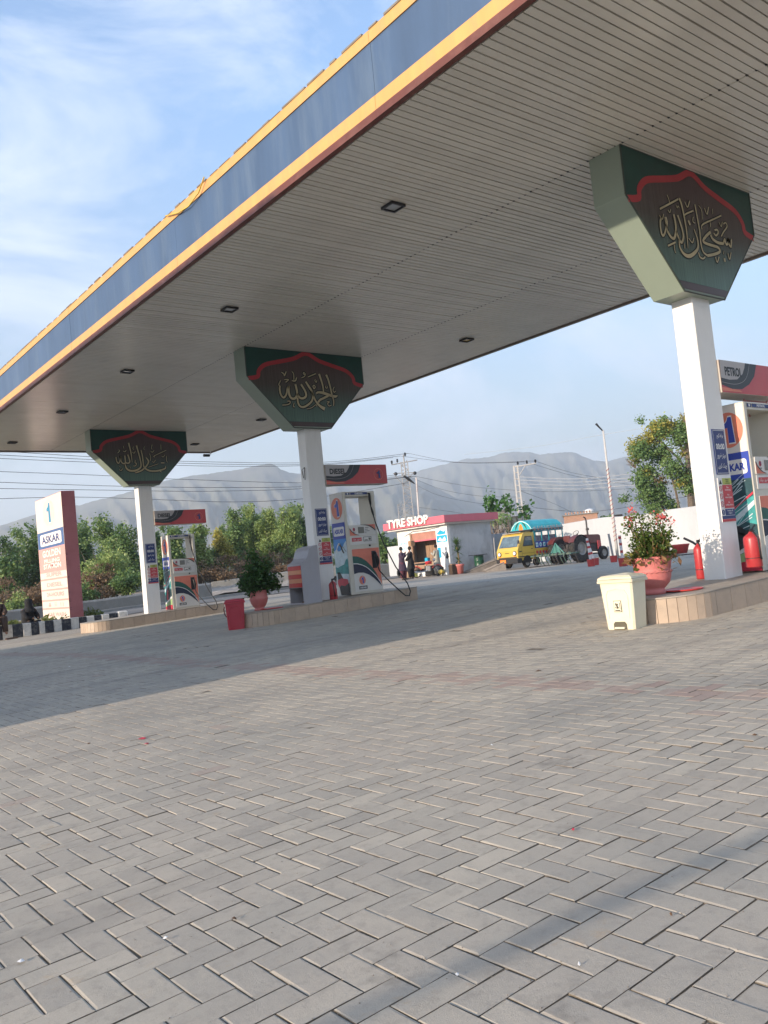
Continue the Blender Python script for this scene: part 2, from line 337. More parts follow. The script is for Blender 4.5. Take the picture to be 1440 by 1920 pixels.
# road: a band running behind the islands
xs = np.arange(-60, 121, 3.0); V = []; 
for x in xs:
    for k in range(5):
        y = 28.6+.38*x+k*1.25; V.append((x, y, float(gz(x, y))+0.004+0.03*math.sin(math.pi*k/4)))
road = MB().add(V, [(i*5+k, (i+1)*5+k, (i+1)*5+k+1, i*5+k+1) for i in range(len(xs)-1) for k in range(4)]).build('road', m_asph, smooth=True); road['kind'] = 'structure'
V = []
for x in xs:
    for dy in (5.0, 5.25): y = 28.6+.38*x+dy; V += [(x, y, float(gz(x, y))-0.02), (x, y, float(gz(x, y))+0.13)]
kb = MB().add(V, [q for i in range(len(xs)-1) for q in ((i*4, (i+1)*4, (i+1)*4+1, i*4+1), (i*4+1, (i+1)*4+1, (i+1)*4+3, i*4+3), (i*4+3, (i+1)*4+3, (i+1)*4+2, i*4+2))]).build('road_kerb', mat('kerb_concrete', (0.30, 0.28, 0.25), rough=0.9, bump=0.4)); kb['kind'] = 'structure'

# ---- pavers: 90 degree herringbone, 200 x 100 mm
PT = 0.104; X0, Y0 = 1.69-0.0015, 1.252-0.002
def paver_mesh(L, Wd, h=0.05, b=0.0055):
    m = MB(); x, y = L/2, Wd/2
    V = [(-x, -y, -h), (x, -y, -h), (x, y, -h), (-x, y, -h), (-x, -y, -b*.42), (x, -y, -b*.42), (x, y, -b*.42), (-x, y, -b*.42), (-x+b, -y+b, 0), (x-b, -y+b, 0), (x-b, y-b, 0), (-x+b, y-b, 0)]
    m.add(V, [(8, 9, 10, 11)]+[(k+i, k+(i+1) % 4, k+4+(i+1) % 4, k+4+i) for k in (0, 4) for i in range(4)]); return m
cells = []
for i in range(-30, 240):
    for j in range(-40, 300):
        k = (i+j) % 4
        if k == 0: cx, cy, v = X0+(i+1)*PT, Y0+(j+.5)*PT, 0
        elif k == 2: cx, cy, v = X0+(i+.5)*PT, Y0+(j+1)*PT, 1
        else: continue
        if near_cell(math.floor(cx), math.floor(cy)): cells.append((cx, cy, v))
cells.sort(key=lambda c: (0 if in_view(c[0], c[1], 0.02) else 1, math.hypot(c[0], c[1])))
rnd = random.Random(3)
variants = []
for q in range(10):
    mb = paver_mesh(0.2033+rnd.uniform(-.0018, .001), 0.0993+rnd.uniform(-.0015, .001), b=rnd.uniform(.0045, .007))
    mb.v = [(a+rnd.gauss(0, .0013), b_+rnd.gauss(0, .0013), c+rnd.gauss(0, .0006)) for a, b_, c in mb.v]
    me = bpy.data.meshes.new('paver'); me.from_pydata(mb.v, [], mb.f); me.materials.append(m_pv_obj); me.materials.append(m_bed)
    for f_ in me.polygons:
        if f_.index in (1, 2, 3, 4): f_.material_index = 1
    me.update(); variants.append(me)
for cx, cy, v in cells[:300]:
    e = .05; zx = (gz(cx+e, cy)-gz(cx-e, cy))/(2*e); zy = (gz(cx, cy+e)-gz(cx, cy-e))/(2*e)
    o = link('paver', rnd.choice(variants), fore, (cx, cy, gz(cx, cy)+rnd.gauss(0, .0006)))
    nv_ = Vector((-zx+rnd.gauss(0, .003), -zy+rnd.gauss(0, .003), 1)).normalized()
    o.rotation_euler = (Vector((0, 0, 1)).rotation_difference(nv_).to_matrix() @ Matrix.Rotation(v*math.pi/2+rnd.gauss(0, .005), 3, 'Z')).to_euler()
rest = np.array(cells[300:]); n = len(rest); rg = np.random.default_rng(5)
pm = paver_mesh(0.2033, 0.0993); P0 = np.array(pm.v); nv = len(P0)
ang = rg.normal(0, .004, n)+rest[:, 2]*math.pi/2; ca, sa = np.cos(ang), np.sin(ang)
P = np.repeat(P0[None], n, 0); x = P[..., 0]*ca[:, None]-P[..., 1]*sa[:, None]+rest[:, 0:1]; y = P[..., 0]*sa[:, None]+P[..., 1]*ca[:, None]+rest[:, 1:2]
z = P[..., 2]+gz(x, y)+(rg.normal(0, .0006, n)-.003*(rg.random(n) < .03))[:, None]+.004*np.sin(x*1.7+y*.6)*np.sin(y*1.3-x*.4)+P[..., 0]*rg.normal(0, .0022, n)[:, None]+P[..., 1]*rg.normal(0, .003, n)[:, None]
V = np.stack([x, y, z], -1).reshape(-1, 3).astype(np.float32); Fi = (np.array(pm.f)[None]+(np.arange(n)*nv)[:, None, None]).reshape(-1, 4)
me = bpy.data.meshes.new('pavers'); me.vertices.add(len(V)); me.vertices.foreach_set('co', V.ravel()); me.loops.add(Fi.size); me.polygons.add(len(Fi))
me.loops.foreach_set('vertex_index', Fi.astype(np.int32).ravel()); me.polygons.foreach_set('loop_start', np.arange(0, Fi.size, 4, dtype=np.int32)); me.polygons.foreach_set('loop_total', np.full(len(Fi), 4, np.int32))
a = me.attributes.new('tone', 'FLOAT', 'POINT'); a.data.foreach_set('value', np.repeat(rg.random(n), nv).astype(np.float32))
red = ((np.abs(rest[:, 0]-4.87) < .19)*(rg.random(n) < .85)).astype(np.float32)*(0.45+.55*rg.random(n)); red = np.maximum(red, (rg.random(n) < .004)*.5)
a = me.attributes.new('red', 'FLOAT', 'POINT'); a.data.foreach_set('value', np.repeat(red, nv).astype(np.float32))
me.materials.append(m_pv_far); me.materials.append(m_bed); me.polygons.foreach_set('material_index', np.tile(np.array([0, 1, 1, 1, 1, 0, 0, 0, 0], np.int32), n)); me.update(calc_edges=True); me.shade_flat(); o = link('pavers', me, fore); o['kind'] = 'stuff'
print('pavers', len(cells))
# ================================================================ CANOPY
HC, XL, XR, YN, YF = 5.602, 5.513, 14.155, 1.75, 27.487
CX = 9.903; COLY = [5.507, 14.549, 23.59]
m_soff = mat('soffit_enamel', (0.70, 0.655, 0.565), rough=0.27, var=0.06, vscale=0.7, obj_rnd=0.05, dirt=(.42, .37, .30), dirt_amt=.22, dirt_scale=.9, spec=0.6)
m_soff2 = mat('soffit_gap', (0.03, 0.028, 0.025), rough=0.8)
m_blue = mat('faded_blue_sheet', (0.052, 0.095, 0.175), rough=0.45, var=0.14, vscale=1.2, stretch=(1, 1.6, .25), dirt=(0.13, 0.18, 0.24), dirt_amt=0.5, dirt_scale=1.7)
m_yel = mat('yellow_sheet', (0.66, 0.335, 0.10), rough=0.45, var=0.08, vscale=2, dirt=(0.42, 0.27, 0.13), dirt_amt=0.55, dirt_scale=3.2, stretch=(1, 2.5, .5))
m_rtrim = mat('oxide_red_trim', (0.12, 0.032, 0.02), rough=0.5, var=0.15, dirt=(0.30, 0.14, 0.10), dirt_amt=0.4)
m_roofd = mat('roof_sheet', (0.25, 0.24, 0.23), rough=0.6)
cano = thing('station_canopy', 'long flat canopy with blue and yellow fascia and beige strip ceiling over the pump islands', 'canopy', (CX, 14.6, HC))
MB().box(XL+.13, XR-.13, YN+.13, YF-.13, HC+.03, HC+.05).build('ceiling_backing', m_soff2, cano, world=True)
MB().box(XL+.06, XR-.06, YN+.06, YF-.06, HC+.78, HC+.82).build('roof_deck', m_roofd, cano, world=True)
SP = .1015; cols3 = [(XL+.10, 8.436), (8.444, 11.366), (11.374, XR-.10)]
strips = []
ny = int((YF-YN-.24)/SP)
smesh = []
for (a_, b_) in cols3:
    w_, y_ = b_-a_, SP-.017; m = MB(); m.add([(0, -y_/2, 0), (w_, -y_/2, 0), (w_, y_/2, 0), (0, y_/2, 0), (0, -y_/2+.0, .024), (w_, -y_/2, .024), (w_, y_/2, .024), (0, y_/2, .024)], [(0, 3, 2, 1), (0, 1, 5, 4), (2, 3, 7, 6), (0, 4, 7, 3), (1, 2, 6, 5)])
    me = bpy.data.meshes.new('ceiling_strip'); me.from_pydata(m.v, [], m.f); me.materials.append(m_soff); me.update(); smesh.append((me, m))
y_al = 4.565+SP/2
for r in range(ny):
    y = YN+.16+r*SP; y = y_al+round((y-y_al)/SP)*SP
    for k in range(3): strips.append((math.hypot((cols3[k][0]+cols3[k][1])/2, y) if y > 2.2 else 99, k, y))
strips.sort(); rest_mb = MB()
for d, k, y in strips[:300]:
    link('ceiling_strip', smesh[k][0], cano, (cols3[k][0]-CX, y-14.6, rnd.gauss(0, .0016)), (rnd.gauss(0, .012), rnd.gauss(0, .0006), 0))
for d, k, y in strips[300:]:
    rest_mb.add([(a+cols3[k][0], b+y, c+HC+rnd.gauss(0, .0006)) for a, b, c in smesh[k][1].v], smesh[k][1].f)
o = rest_mb.build('ceiling_strips', m_soff, cano, world=True); o['kind'] = 'stuff'
m_dot = mat('dark_rivet', (0.02, 0.02, 0.02), rough=0.6)
db = MB()
for xx in (8.44, 11.37):
    for r in range(ny):
        y = 4.565+round((YN+.2+r*SP-4.565)/SP)*SP; db.box(xx-.012, xx+.012, y-.012, y+.012, HC-.0025, HC+.01)
o = db.build('strip_joint_gaps', m_dot, cano, world=True); o['kind'] = 'stuff'
# fascia: panels of 2.42 m, stripe above and below, red trim
seams = [YN]+[6.39+2.4175*k for k in range(-1, 10) if 6.39+2.4175*k < YF-.5]+[YF]
seams = sorted(set(seams))
m_btrim = mat('dull_trim', (.26, .21, .17), rough=.6)
def fascia_piece(name, m, p0, p1, out, z0, z1, t=.02, j=.0):
    p0, p1, out = Vector(p0), Vector(p1), Vector(out); d = (p1-p0).normalized(); p0 = p0+d*.0008; p1 = p1-d*.0008
    o3 = out*j; i3 = out*(-t)
    V = []
    for p in (p0, p1):
        for q, zz in ((o3, z0), (o3, z1), (i3, z1), (i3, z0)): V.append((p.x+q.x, p.y+q.y, zz))
    MB().add(V, [(0, 1, 2, 3), (7, 6, 5, 4), (0, 4, 5, 1), (1, 5, 6, 2), (2, 6, 7, 3), (3, 7, 4, 0)]).build(name, m, cano, world=True)
def side(pa, pb, out, cuts):
    for a, b in zip(cuts[:-1], cuts[1:]):
        q0 = tuple(pa[i]+(pb[i]-pa[i])*a for i in (0, 1))+(0,); q1 = tuple(pa[i]+(pb[i]-pa[i])*b for i in (0, 1))+(0,)
        w = rnd.uniform(-.0015, .0015)
        fascia_piece('fascia_panel', m_blue, q0, q1, out, 5.817, 6.386, j=.0+w)
        fascia_piece('yellow_band', m_yel, q0, q1, out, 6.388, 6.515, j=.014+w)
        fascia_piece('yellow_band', m_yel, q0, q1, out, 5.664, 5.815, j=.010+w)
        fascia_piece('trim', m_rtrim if out[0] < 0 else m_btrim, q0, q1, out, 5.575, 5.661, j=.018, t=.05)
LY = YF-YN
side((XL, YN), (XL, YF), (-1, 0, 0), [(s-YN)/LY for s in seams])
side((XR, YN), (XR, YF), (1, 0, 0), [(s-YN)/LY for s in seams])
side((XL, YF), (XR, YF), (0, 1, 0), [0, .28, .56, .84, 1]); side((XL, YN), (XR, YN), (0, -1, 0), [0, .28, .56, .84, 1])
m_flash = mat('flashing', (0.20, 0.17, 0.13), rough=0.7, var=.3)
fb = MB(); y = YN
while y < YF-.2:
    L = rnd.uniform(.10, .42); fb.box(XL-.022, XL+.03, y, y+L, 6.516, 6.522+rnd.choice((0, .012, .018))); y += L+rnd.choice((0.0, .05, .12))
fb.box(XL-.004, XL+.06, YN, YF, 6.5155, 6.517)
o = fb.build('roof_edge_flashing', m_flash, cano, world=True); o['kind'] = 'stuff'
# ceiling floodlights (unlit)
m_blk = mat('black_metal', (0.018, 0.018, 0.02), rough=0.45); m_glas = mat('lamp_glass', (0.42, 0.44, 0.45), rough=0.12, spec=0.8)
spots = [(7.03, 8.016, 'nearest'), (7.03, 12.513, 'second'), (6.97, 17.0, 'third'), (6.95, 21.3, 'fourth'), (6.91, 25.8, 'last')]
def flood(x, y, lab):
    m_g_ = mat('lamp_glass_amber', (.62, .42, .14), rough=.15) if 'yellowish' in lab else m_glas
    t = thing('ceiling_floodlight', lab, 'ceiling light', (x, y, HC-.006), 0, 'square floodlights in the canopy ceiling')
    m = MB(); s, w = .115, .022
    for a in ((-s, s, -s, -s+w), (-s, s, s-w, s), (-s, -s+w, -s+w, s-w), (s-w, s, -s+w, s-w)): m.box(*a, -.035, 0)
    m.build('frame', m_blk, t); MB().box(-s+w, s-w, -s+w, s-w, -.014, -.004).build('glass', m_g_, t); MB().box(-.015, .015, s, s+.035, -.02, -.004).build('bracket', m_blk, t)
for (x, y, w) in spots: flood(x, y, {'nearest': 'largest black square floodlight in the ceiling, nearest the camera', 'second': 'black square floodlight up and left of the middle green capital', 'third': 'black square floodlight above the left green capital, between two others', 'fourth': 'small square floodlight near the left end of the fascia side', 'last': 'farthest square floodlight at the far left tip of the canopy'}[w])
flood(12.744, 12.59, 'single floodlight with yellowish glass near the back edge right of the middle capital')
flood(12.78, 21.43, 'square floodlight beside the left edge of the middle green capital')
flood(12.67, 25.69, 'square floodlight near the far back corner right of the left capital')
# ================================================================ COLUMNS
STROKES = [[[[-802,-659,25],[-367,-451,25]],[[-607,-442,14],[-577,-504,14],[-579,-538,14]],[[-340,-434,43],[-302,-518,37],[-277,-662,33],[-262,-842,30],[-276,-1067,10]],[[-422,-666,38],[-383,-761,38],[-354,-858,38],[-351,-937,38],[-417,-1016,38],[-471,-946,38],[-506,-885,38]],[[-510,-671,41],[-494,-781,41],[-506,-885,41],[-566,-985,41],[-640,-975,41],[-695,-917,41]],[[-692,-739,32],[-683,-815,32],[-758,-951,32],[-814,-993,32],[-836,-920,32],[-822,-807,32],[-779,-777,32]],[[-695,-917,22],[-705,-830,22],[-716,-743,22]],[[-425,-542,13],[-412,-573,13],[-386,-540,13],[-371,-566,13]],[[-828,-742,15],[-781,-788,15],[-738,-714,15]],[[-628,-637,14],[-595,-665,14],[-567,-620,14]],[[-220,-456,18],[-172,-516,18],[-102,-421,18]],[[-269,-643,22],[-223,-612,22],[-45,-538,22]],[[11,-446,30],[24,-548,30],[38,-674,30],[49,-811,30],[41,-941,30],[69,-1052,30],[165,-1090,30]],[[-190,-692,43],[-161,-744,43]],[[-64,-623,15],[-87,-685,15],[-40,-699,15]],[[-455,-966,19],[-460,-1080,32],[-378,-1157,48],[-260,-1161,54],[-125,-1094,48],[-36,-1011,38],[-31,-895,32],[-79,-787,19]],[[-230,-928,17],[-160,-974,17],[-115,-909,17]],[[-348,-1016,13],[-353,-1085,13]],[[165,-1090,40],[344,-1044,40],[487,-986,40],[454,-938,40],[305,-933,40],[179,-930,40],[100,-908,40],[203,-820,40],[313,-754,40]],[[305,-791,43],[347,-843,43],[470,-870,43],[603,-860,43]],[[99,-440,14],[159,-499,14],[143,-620,14]],[[233,-450,18],[280,-524,18],[335,-418,18]],[[430,-424,13],[424,-497,13]],[[113,-754,22],[113,-707,22],[197,-657,22],[407,-571,22],[636,-475,22]],[[332,-621,16],[328,-686,16]],[[419,-712,27],[488,-694,27],[501,-734,27],[436,-780,27],[388,-753,27]],[[666,-584,22],[728,-555,22],[750,-606,22],[640,-698,22],[569,-770,22]],[[557,-580,16],[600,-632,16],[639,-559,16]],[[603,-860,33],[652,-792,33],[669,-861,33],[732,-827,33],[747,-764,33],[741,-837,33],[789,-872,33],[826,-763,33]],[[-41,-1081,23],[-22,-1136,23],[47,-1148,23],[106,-1116,23]],[[358,-1078,20],[386,-1144,20],[447,-1064,20]],[[592,-958,12],[569,-1009,12]],[[579,-1062,43],[579,-1109,43]],[[686,-979,21],[712,-1059,21],[770,-954,21]],[[-724,-1106,23],[-547,-1032,23]],[[-583,-1066,14],[-582,-1155,14],[-565,-1164,14]]],[[[-648,-477,19],[-595,-511,19],[-584,-548,19],[-532,-457,19]],[[-593,-629,16],[-491,-623,16],[-570,-684,16]],[[-393,-448,16],[-355,-495,16],[-361,-621,16]],[[-413,-637,21],[-364,-647,21],[-318,-631,21],[-289,-567,21]],[[-164,-565,14],[-86,-529,14],[-66,-477,14],[-100,-447,14],[-111,-480,14],[-67,-490,14]],[[2,-536,17],[207,-453,17]],[[-688,-653,17],[-740,-743,17],[-714,-766,17]],[[-714,-766,31],[-729,-842,31],[-712,-952,31],[-654,-1011,31],[-583,-946,31],[-541,-819,31],[-503,-755,31]],[[-503,-755,39],[-513,-892,39],[-487,-991,39],[-419,-1025,39],[-342,-984,39],[-309,-882,39],[-334,-714,39]],[[-319,-908,37],[-255,-993,37],[-167,-1001,37],[-95,-947,37],[-106,-847,37],[-194,-706,37]],[[178,-576,14],[166,-615,14],[201,-639,14],[213,-600,14]],[[-69,-642,32],[-5,-740,40],[59,-838,40],[93,-938,35],[140,-1051,32],[235,-1149,45],[351,-1208,67]],[[59,-838,33],[76,-952,33],[35,-1055,33],[-64,-1135,33],[-188,-1191,33],[-274,-1169,33],[-310,-1095,33],[-314,-995,33]],[[-103,-1225,12],[19,-1195,12],[132,-1127,12],[158,-1164,12]],[[100,-734,17],[133,-707,17],[159,-743,17],[125,-784,17],[100,-734,17]],[[290,-454,42],[323,-567,36],[355,-694,31],[363,-822,25],[359,-861,22]],[[167,-884,27],[223,-855,35],[344,-862,48],[478,-894,48],[569,-915,45],[661,-924,45],[719,-902,13]],[[475,-920,36],[346,-977,36],[250,-1020,36],[198,-1074,36]],[[473,-461,43],[515,-569,35],[546,-709,32],[573,-876,29],[604,-1017,26],[591,-1134,12]],[[438,-702,13],[426,-742,13],[464,-753,13],[476,-713,13]],[[654,-716,14],[615,-783,14],[640,-834,14],[683,-806,14]],[[430,-1051,14],[492,-1048,14],[441,-1089,14],[466,-1139,14],[530,-1124,14]],[[-569,-1082,16],[-504,-1079,16],[-516,-1129,16],[-591,-1157,16],[-699,-1168,16]],[[-406,-1112,13],[-436,-1188,13],[-400,-1193,13]]],[[[-716,-678,17],[-653,-614,17],[-680,-586,17]],[[-534,-472,11],[-519,-542,11]],[[-546,-621,19],[-498,-642,19],[-458,-599,19]],[[-775,-798,26],[-764,-925,26],[-711,-981,26],[-659,-868,26],[-637,-770,26]],[[-637,-770,34],[-635,-925,34],[-569,-988,34],[-509,-953,34],[-514,-755,34]],[[-509,-953,35],[-439,-982,35],[-376,-925,35],[-418,-726,35]],[[-368,-377,43],[-333,-569,32],[-312,-754,26],[-306,-954,12]],[[-231,-483,13],[-252,-554,13],[-216,-568,13]],[[-274,-654,17],[-226,-683,17],[-184,-625,17]],[[-206,-890,20],[-220,-968,20],[-177,-982,20],[-212,-1054,20],[-278,-1060,20]],[[-134,-453,42],[-102,-611,33],[-61,-825,30],[-41,-1026,33],[-86,-1126,39],[-224,-1196,48],[-398,-1195,48],[-493,-1123,39],[-520,-1010,18]],[[-5,-588,26],[23,-782,29],[31,-954,32],[49,-1098,38],[189,-1199,43],[397,-1215,43],[613,-1174,40],[708,-1131,35],[721,-1072,17]],[[132,-811,27],[197,-926,39],[127,-1055,36],[-17,-1183,39],[-154,-1239,33],[-244,-1267,9]],[[108,-480,13],[80,-552,13],[107,-580,13]],[[-382,-1081,13],[-371,-1124,13]],[[182,-1099,14],[491,-999,14]],[[246,-695,15],[275,-796,15],[250,-911,15]],[[317,-926,16],[359,-955,16],[418,-883,16]],[[352,-419,15],[320,-535,15],[348,-557,15]],[[290,-622,17],[340,-651,17],[397,-593,17]],[[625,-416,16],[618,-577,16]],[[778,-590,19],[391,-759,19],[403,-796,19]],[[625,-766,16],[668,-795,16],[720,-729,16]],[[778,-766,16],[760,-883,16],[792,-956,16]],[[585,-970,30],[691,-970,30]],[[533,-1217,24],[569,-1246,24]],[[-697,-1066,11],[-663,-1094,11]],[[-704,-1164,17],[-657,-1192,17],[-609,-1136,17]]]]
ARCH = [(-1.440, -.652), (-1.219, -.600), (-1.179, -.475), (-1.014, -.341), (-.668, -.254), (-.312, -.165), (.0, -.035), (.312, -.165), (.668, -.254), (1.014, -.341), (1.185, -.475), (1.22, -.600), (1.44, -.652)]
m_cap = mat('sage_green_sheet', (0.30, 0.36, 0.29), rough=0.38, var=0.04, vscale=1.0, dirt=(0.2, .24, .2), dirt_amt=.25)
m_capedge = mat('capital_edge', (0.05, 0.065, 0.055), rough=0.4)
m_green = mat('print_bottle_green', (0.006, 0.055, 0.042), rough=0.35, var=.25, vscale=2.0)
m_red = mat('print_red', (0.42, 0.035, 0.045), rough=0.4); m_brn = mat('print_brown_strip', (0.075, 0.05, 0.05), rough=0.4)
m_gold = mat('print_gold', (0.46, 0.39, 0.23), rough=0.4, var=.15, vscale=6); m_ink = mat('print_ink', (0.008, 0.010, 0.010), rough=0.45)
def panel_print():
    m = bpy.data.materials.new('print_wood_fade'); m.use_nodes = True; t = m.node_tree; b = t.nodes['Principled BSDF']; b.inputs['Roughness'].default_value = .38
    tcn = N(t, 'ShaderNodeTexCoord'); s = N(t, 'ShaderNodeSeparateXYZ'); t.links.new(tcn.outputs['Object'], s.inputs[0])
    mr = N(t, 'ShaderNodeMapRange'); mr.inputs['From Min'].default_value = -1.5; mr.inputs['From Max'].default_value = -.2; t.links.new(s.outputs['Z'], mr.inputs['Value'])
    r = N(t, 'ShaderNodeValToRGB'); r.color_ramp.elements[0].color = (.085, .16, .125, 1); r.color_ramp.elements[1].color = (.085, .048, .048, 1)
    e = r.color_ramp.elements.new(.28); e.color = (.075, .125, .10, 1); e = r.color_ramp.elements.new(.58); e.color = (.075, .062, .05, 1); t.links.new(mr.outputs[0], r.inputs[0])
    mpn = N(t, 'ShaderNodeMapping'); mpn.inputs['Scale'].default_value = (30, 1, .6); t.links.new(tcn.outputs['Object'], mpn.inputs[0])
    n = N(t, 'ShaderNodeTexNoise'); n.inputs['Scale'].default_value = 1.4; n.inputs['Detail'].default_value = 6; t.links.new(mpn.outputs[0], n.inputs['Vector'])
    m2 = N(t, 'ShaderNodeMapRange'); m2.inputs['From Min'].default_value = .3; m2.inputs['From Max'].default_value = .7; m2.inputs['To Min'].default_value = .72; m2.inputs['To Max'].default_value = 1.25; t.links.new(n.outputs['Fac'], m2.inputs['Value'])
    v = N(t, 'ShaderNodeVectorMath', operation='SCALE'); t.links.new(r.outputs[0], v.inputs[0]); t.links.new(m2.outputs[0], v.inputs['Scale']); t.links.new(v.outputs[0], b.inputs['Base Color']); return m
m_pan = panel_print()
m_wcol = mat('white_column_enamel', (0.78, 0.765, 0.735), rough=0.38, var=0.03, vscale=1.2, dirt=(0.50, 0.46, 0.41), dirt_amt=0.22, dirt_scale=1.4, stretch=(2, 2, .5))
m_navy = mat('print_navy', (0.016, 0.035, 0.15), rough=0.45); m_white = mat('print_white', (0.72, 0.71, 0.69), rough=0.45); m_yg = mat('print_yellow_green', (0.42, 0.47, 0.10), rough=0.5)
m_sred = mat('print_sign_red', (0.52, 0.06, 0.07), rough=0.5); m_orange = mat('print_salmon', (0.66, 0.19, 0.12), rough=0.45)
ITOP = .275
def island_z(Yk, x=9.96): return gz(x, Yk+.25)+ITOP
def column(k, lab, wl):
    Yk = COLY[k]; zb = island_z(Yk); t = thing('canopy_column', lab, 'column', (9.9645, Yk+.256, zb), 0, 'white columns carrying the canopy')
    MB().bbox(9.754, 10.175, Yk+.11, Yk+.4025, zb-.01, HC-1.615, .012).build('shaft', m_wcol, t, world=True)
    tl = t.location
    prof = [(-1.467, -.002), (-1.467, -.604), (-.452, -1.63), (.472, -1.63), (1.467, -.604), (1.467, -.002)]
    cap = MB().prism([(CX+a, HC+b) for a, b in prof], Yk+.012, Yk+.456).build('capital', m_cap, t, world=True)
    # edge frame
    e = MB()
    for (a, b), (c, d) in zip(prof, prof[1:]+prof[:1]):
        e.tube([(CX+a, Yk+.010, HC+b), (CX+c, Yk+.010, HC+d)], .011, 5)
    e.build('capital_trim', m_capedge, t, world=True)
    f = Fr((CX-tl.x, Yk+.0115-tl.y, HC-tl.z), (1, 0, 0), (0, 0, 1))
    if k >= 0:
        face = [(-1.455, -.012), (-1.455, -.60), (-.545, -1.535), (.565, -1.535), (1.455, -.60), (1.455, -.012)]
        poly(f, face[::-1], m_green, t, 1, 'panel')
        low = ARCH+[(.585, -1.50), (-.56, -1.50)]
        pb = MB(); pb.add([(u, 0, v) for u, v in low], [tuple(range(len(low)-1, -1, -1))])
        o = pb.build('panel_print', m_pan, t); o.location = f.O+Vector((0, -.0044, 0))
        b = MB(); ribbon(f, ARCH, [.085]*len(ARCH), b, 3); b.build('arch_border', m_red, t)
        poly(f, [(-.555, -1.505), (.58, -1.505), (.50, -1.60), (-.47, -1.60)][::-1], m_brn, t, 3, 'bottom_strip')
        bi, bg_ = MB(), MB()
        for st in STROKES[k]:
            P = [(a/1000, b/1000) for a, b, c in st]; Wd = [max(c/1000, .012)*1.0 for a, b, c in st]
            Wd = [w*(.92, 1.25, 1.2)[k] for w in Wd]; ribbon(f, P, [w+(.030, .042, .042)[k] for w in Wd], bi, 4); ribbon(f, P, Wd, bg_, 5)
        bi.build('calligraphy_outline', m_ink, t); bg_.build('calligraphy', m_gold, t)
    # notice boards on the front face
    g = Fr((0-tl.x, Yk+.109-tl.y, 0-tl.z), (1, 0, 0), (0, 0, 1)); x0, x1 = 9.833, 10.128
    dz = 0 if k < 2 else -.03
    s = MB().box(x0, x1, Yk+.102, Yk+.1095, 1.70+dz, 2.275+dz).build('notice_board', m_navy, t, world=True); g.O.y -= .008
    bb = MB(); w = .006; a, b, c, d = x0+.012, x1-.012, 1.712+dz, 2.263+dz
    for q in ((a, b, c, c+w), (a, b, d-w, d), (a, a+w, c, d), (b-w, b, c, d)): rect(g, *q, None, None, 1, mb=bb)
    bb.build('board_line', m_white, t); xc = (x0+x1)/2
    ar = {'m': '\uFEE1', 'r_': '\uFEAE', 'k': '\uFB8E', 'h': '\uFBA6', 'a': '\uFE8D', 'b': '\uFE91'}
    text(g, '\uFEE1\uFEAE\uFB90 \uFBA6\uFE8D\uFEAE\uFE91', xc+.02, 2.185+dz, .15, .075, m_white, t, 2, .012)
    text(g, '00:00', xc, 2.055+dz, .20, .075, m_white, t, 2, .03)
    text(g, '\uFEAD\uFEED\uFEAE\uFEBF \uFEAE\uFE98\uFBFF\uFEE3', xc, 1.93+dz, .20, .075, m_white, t, 2, .012)
    text(g, '\uFB9F\uFBFE\uFEAE\uFB90 \uFB8F\uFBFF\uFB7C', xc, 1.80+dz, .20, .08, m_white, t, 2, .012)
    x1 = 10.15; z0, z1 = 1.10+dz, 1.655+dz
    MB().box(x0, x1, Yk+.102, Yk+.1095, z0, z1).build('warning_board', m_white, t, world=True)
    rect(g, x0+.10, x1-.005, z1-.085, z1-.005, m_yg, t, 1, 'warning_print'); poly(g, [(x0+.02, z1-.08), (x0+.085, z1-.08), (x0+.052, z1-.02)], m_ink, t, 1, 'warning_triangle')
    text(g, 'Danger\nHighly\nFlammable', (x0+.1+x1)/2, z1-.045, .12, .065, m_ink, t, 2, .01)
    rect(g, x0+.085, x1-.005, z1-.385, z1-.09, m_sred, t, 1, 'prohibition_print')
    text(g, 'No\nsmoking', x0+.2, z1-.14, .13, .06, m_white, t, 2, .01); text(g, 'No\nnaked lights', x0+.2, z1-.235, .16, .06, m_white, t, 2, .01); text(g, 'No\nmobile phones', x0+.2, z1-.33, .18, .06, m_white, t, 2, .01)
    rg_ = MB()
    for q in range(3):
        cx, cz = x0+.042, z1-.135-.098*q
        ribbon(g, ring(cx, cz, .032, n=12, a1=6.2)+[(cx+.032, cz)], [.009]*13, rg_, 1); ribbon(g, [(cx-.02, cz+.02), (cx+.02, cz-.02)], [.009]*2, rg_, 2)
    rg_.build('prohibition_ring', m_sred, t)
    rect(g, x0+.085, x1-.005, z1-.475, z1-.395, m_navy, t, 1, 'switch_off_print'); text(g, 'Switch off\nengine', x0+.2, z1-.435, .13, .055, m_white, t, 2, .01)
    poly(g, ring(x0+.042, z1-.435, .034), m_navy, t, 1, 'switch_off_disc'); rect(g, x0+.037, x0+.047, z1-.455, z1-.415, m_white, t, 2, 'mark')
    rect(g, x0, x1, z0+.035, z0+.075, m_navy, t, 1, 'blue_band'); rect(g, x0, x1, z0, z0+.033, m_sred, t, 1, 'red_band')
    return t
column(0, 'right white column under the largest green capital with the calligraphy panel', 0)
column(1, 'middle white column with the grey cabinet at its foot and diesel sign beside it', 1)
cL = column(2, 'leftmost and farthest white column carrying the smallest green capital', 2)
MB().tube([(9.74, 14.549+.28, 2.95), (9.70, 14.549+.25, 3.12), (9.745, 14.549+.22, 3.17), (9.71, 14.549+.18, 2.9)], .008, 5).build('wire_hook', m_blk, bpy.data.objects['canopy_column.001'], world=True)
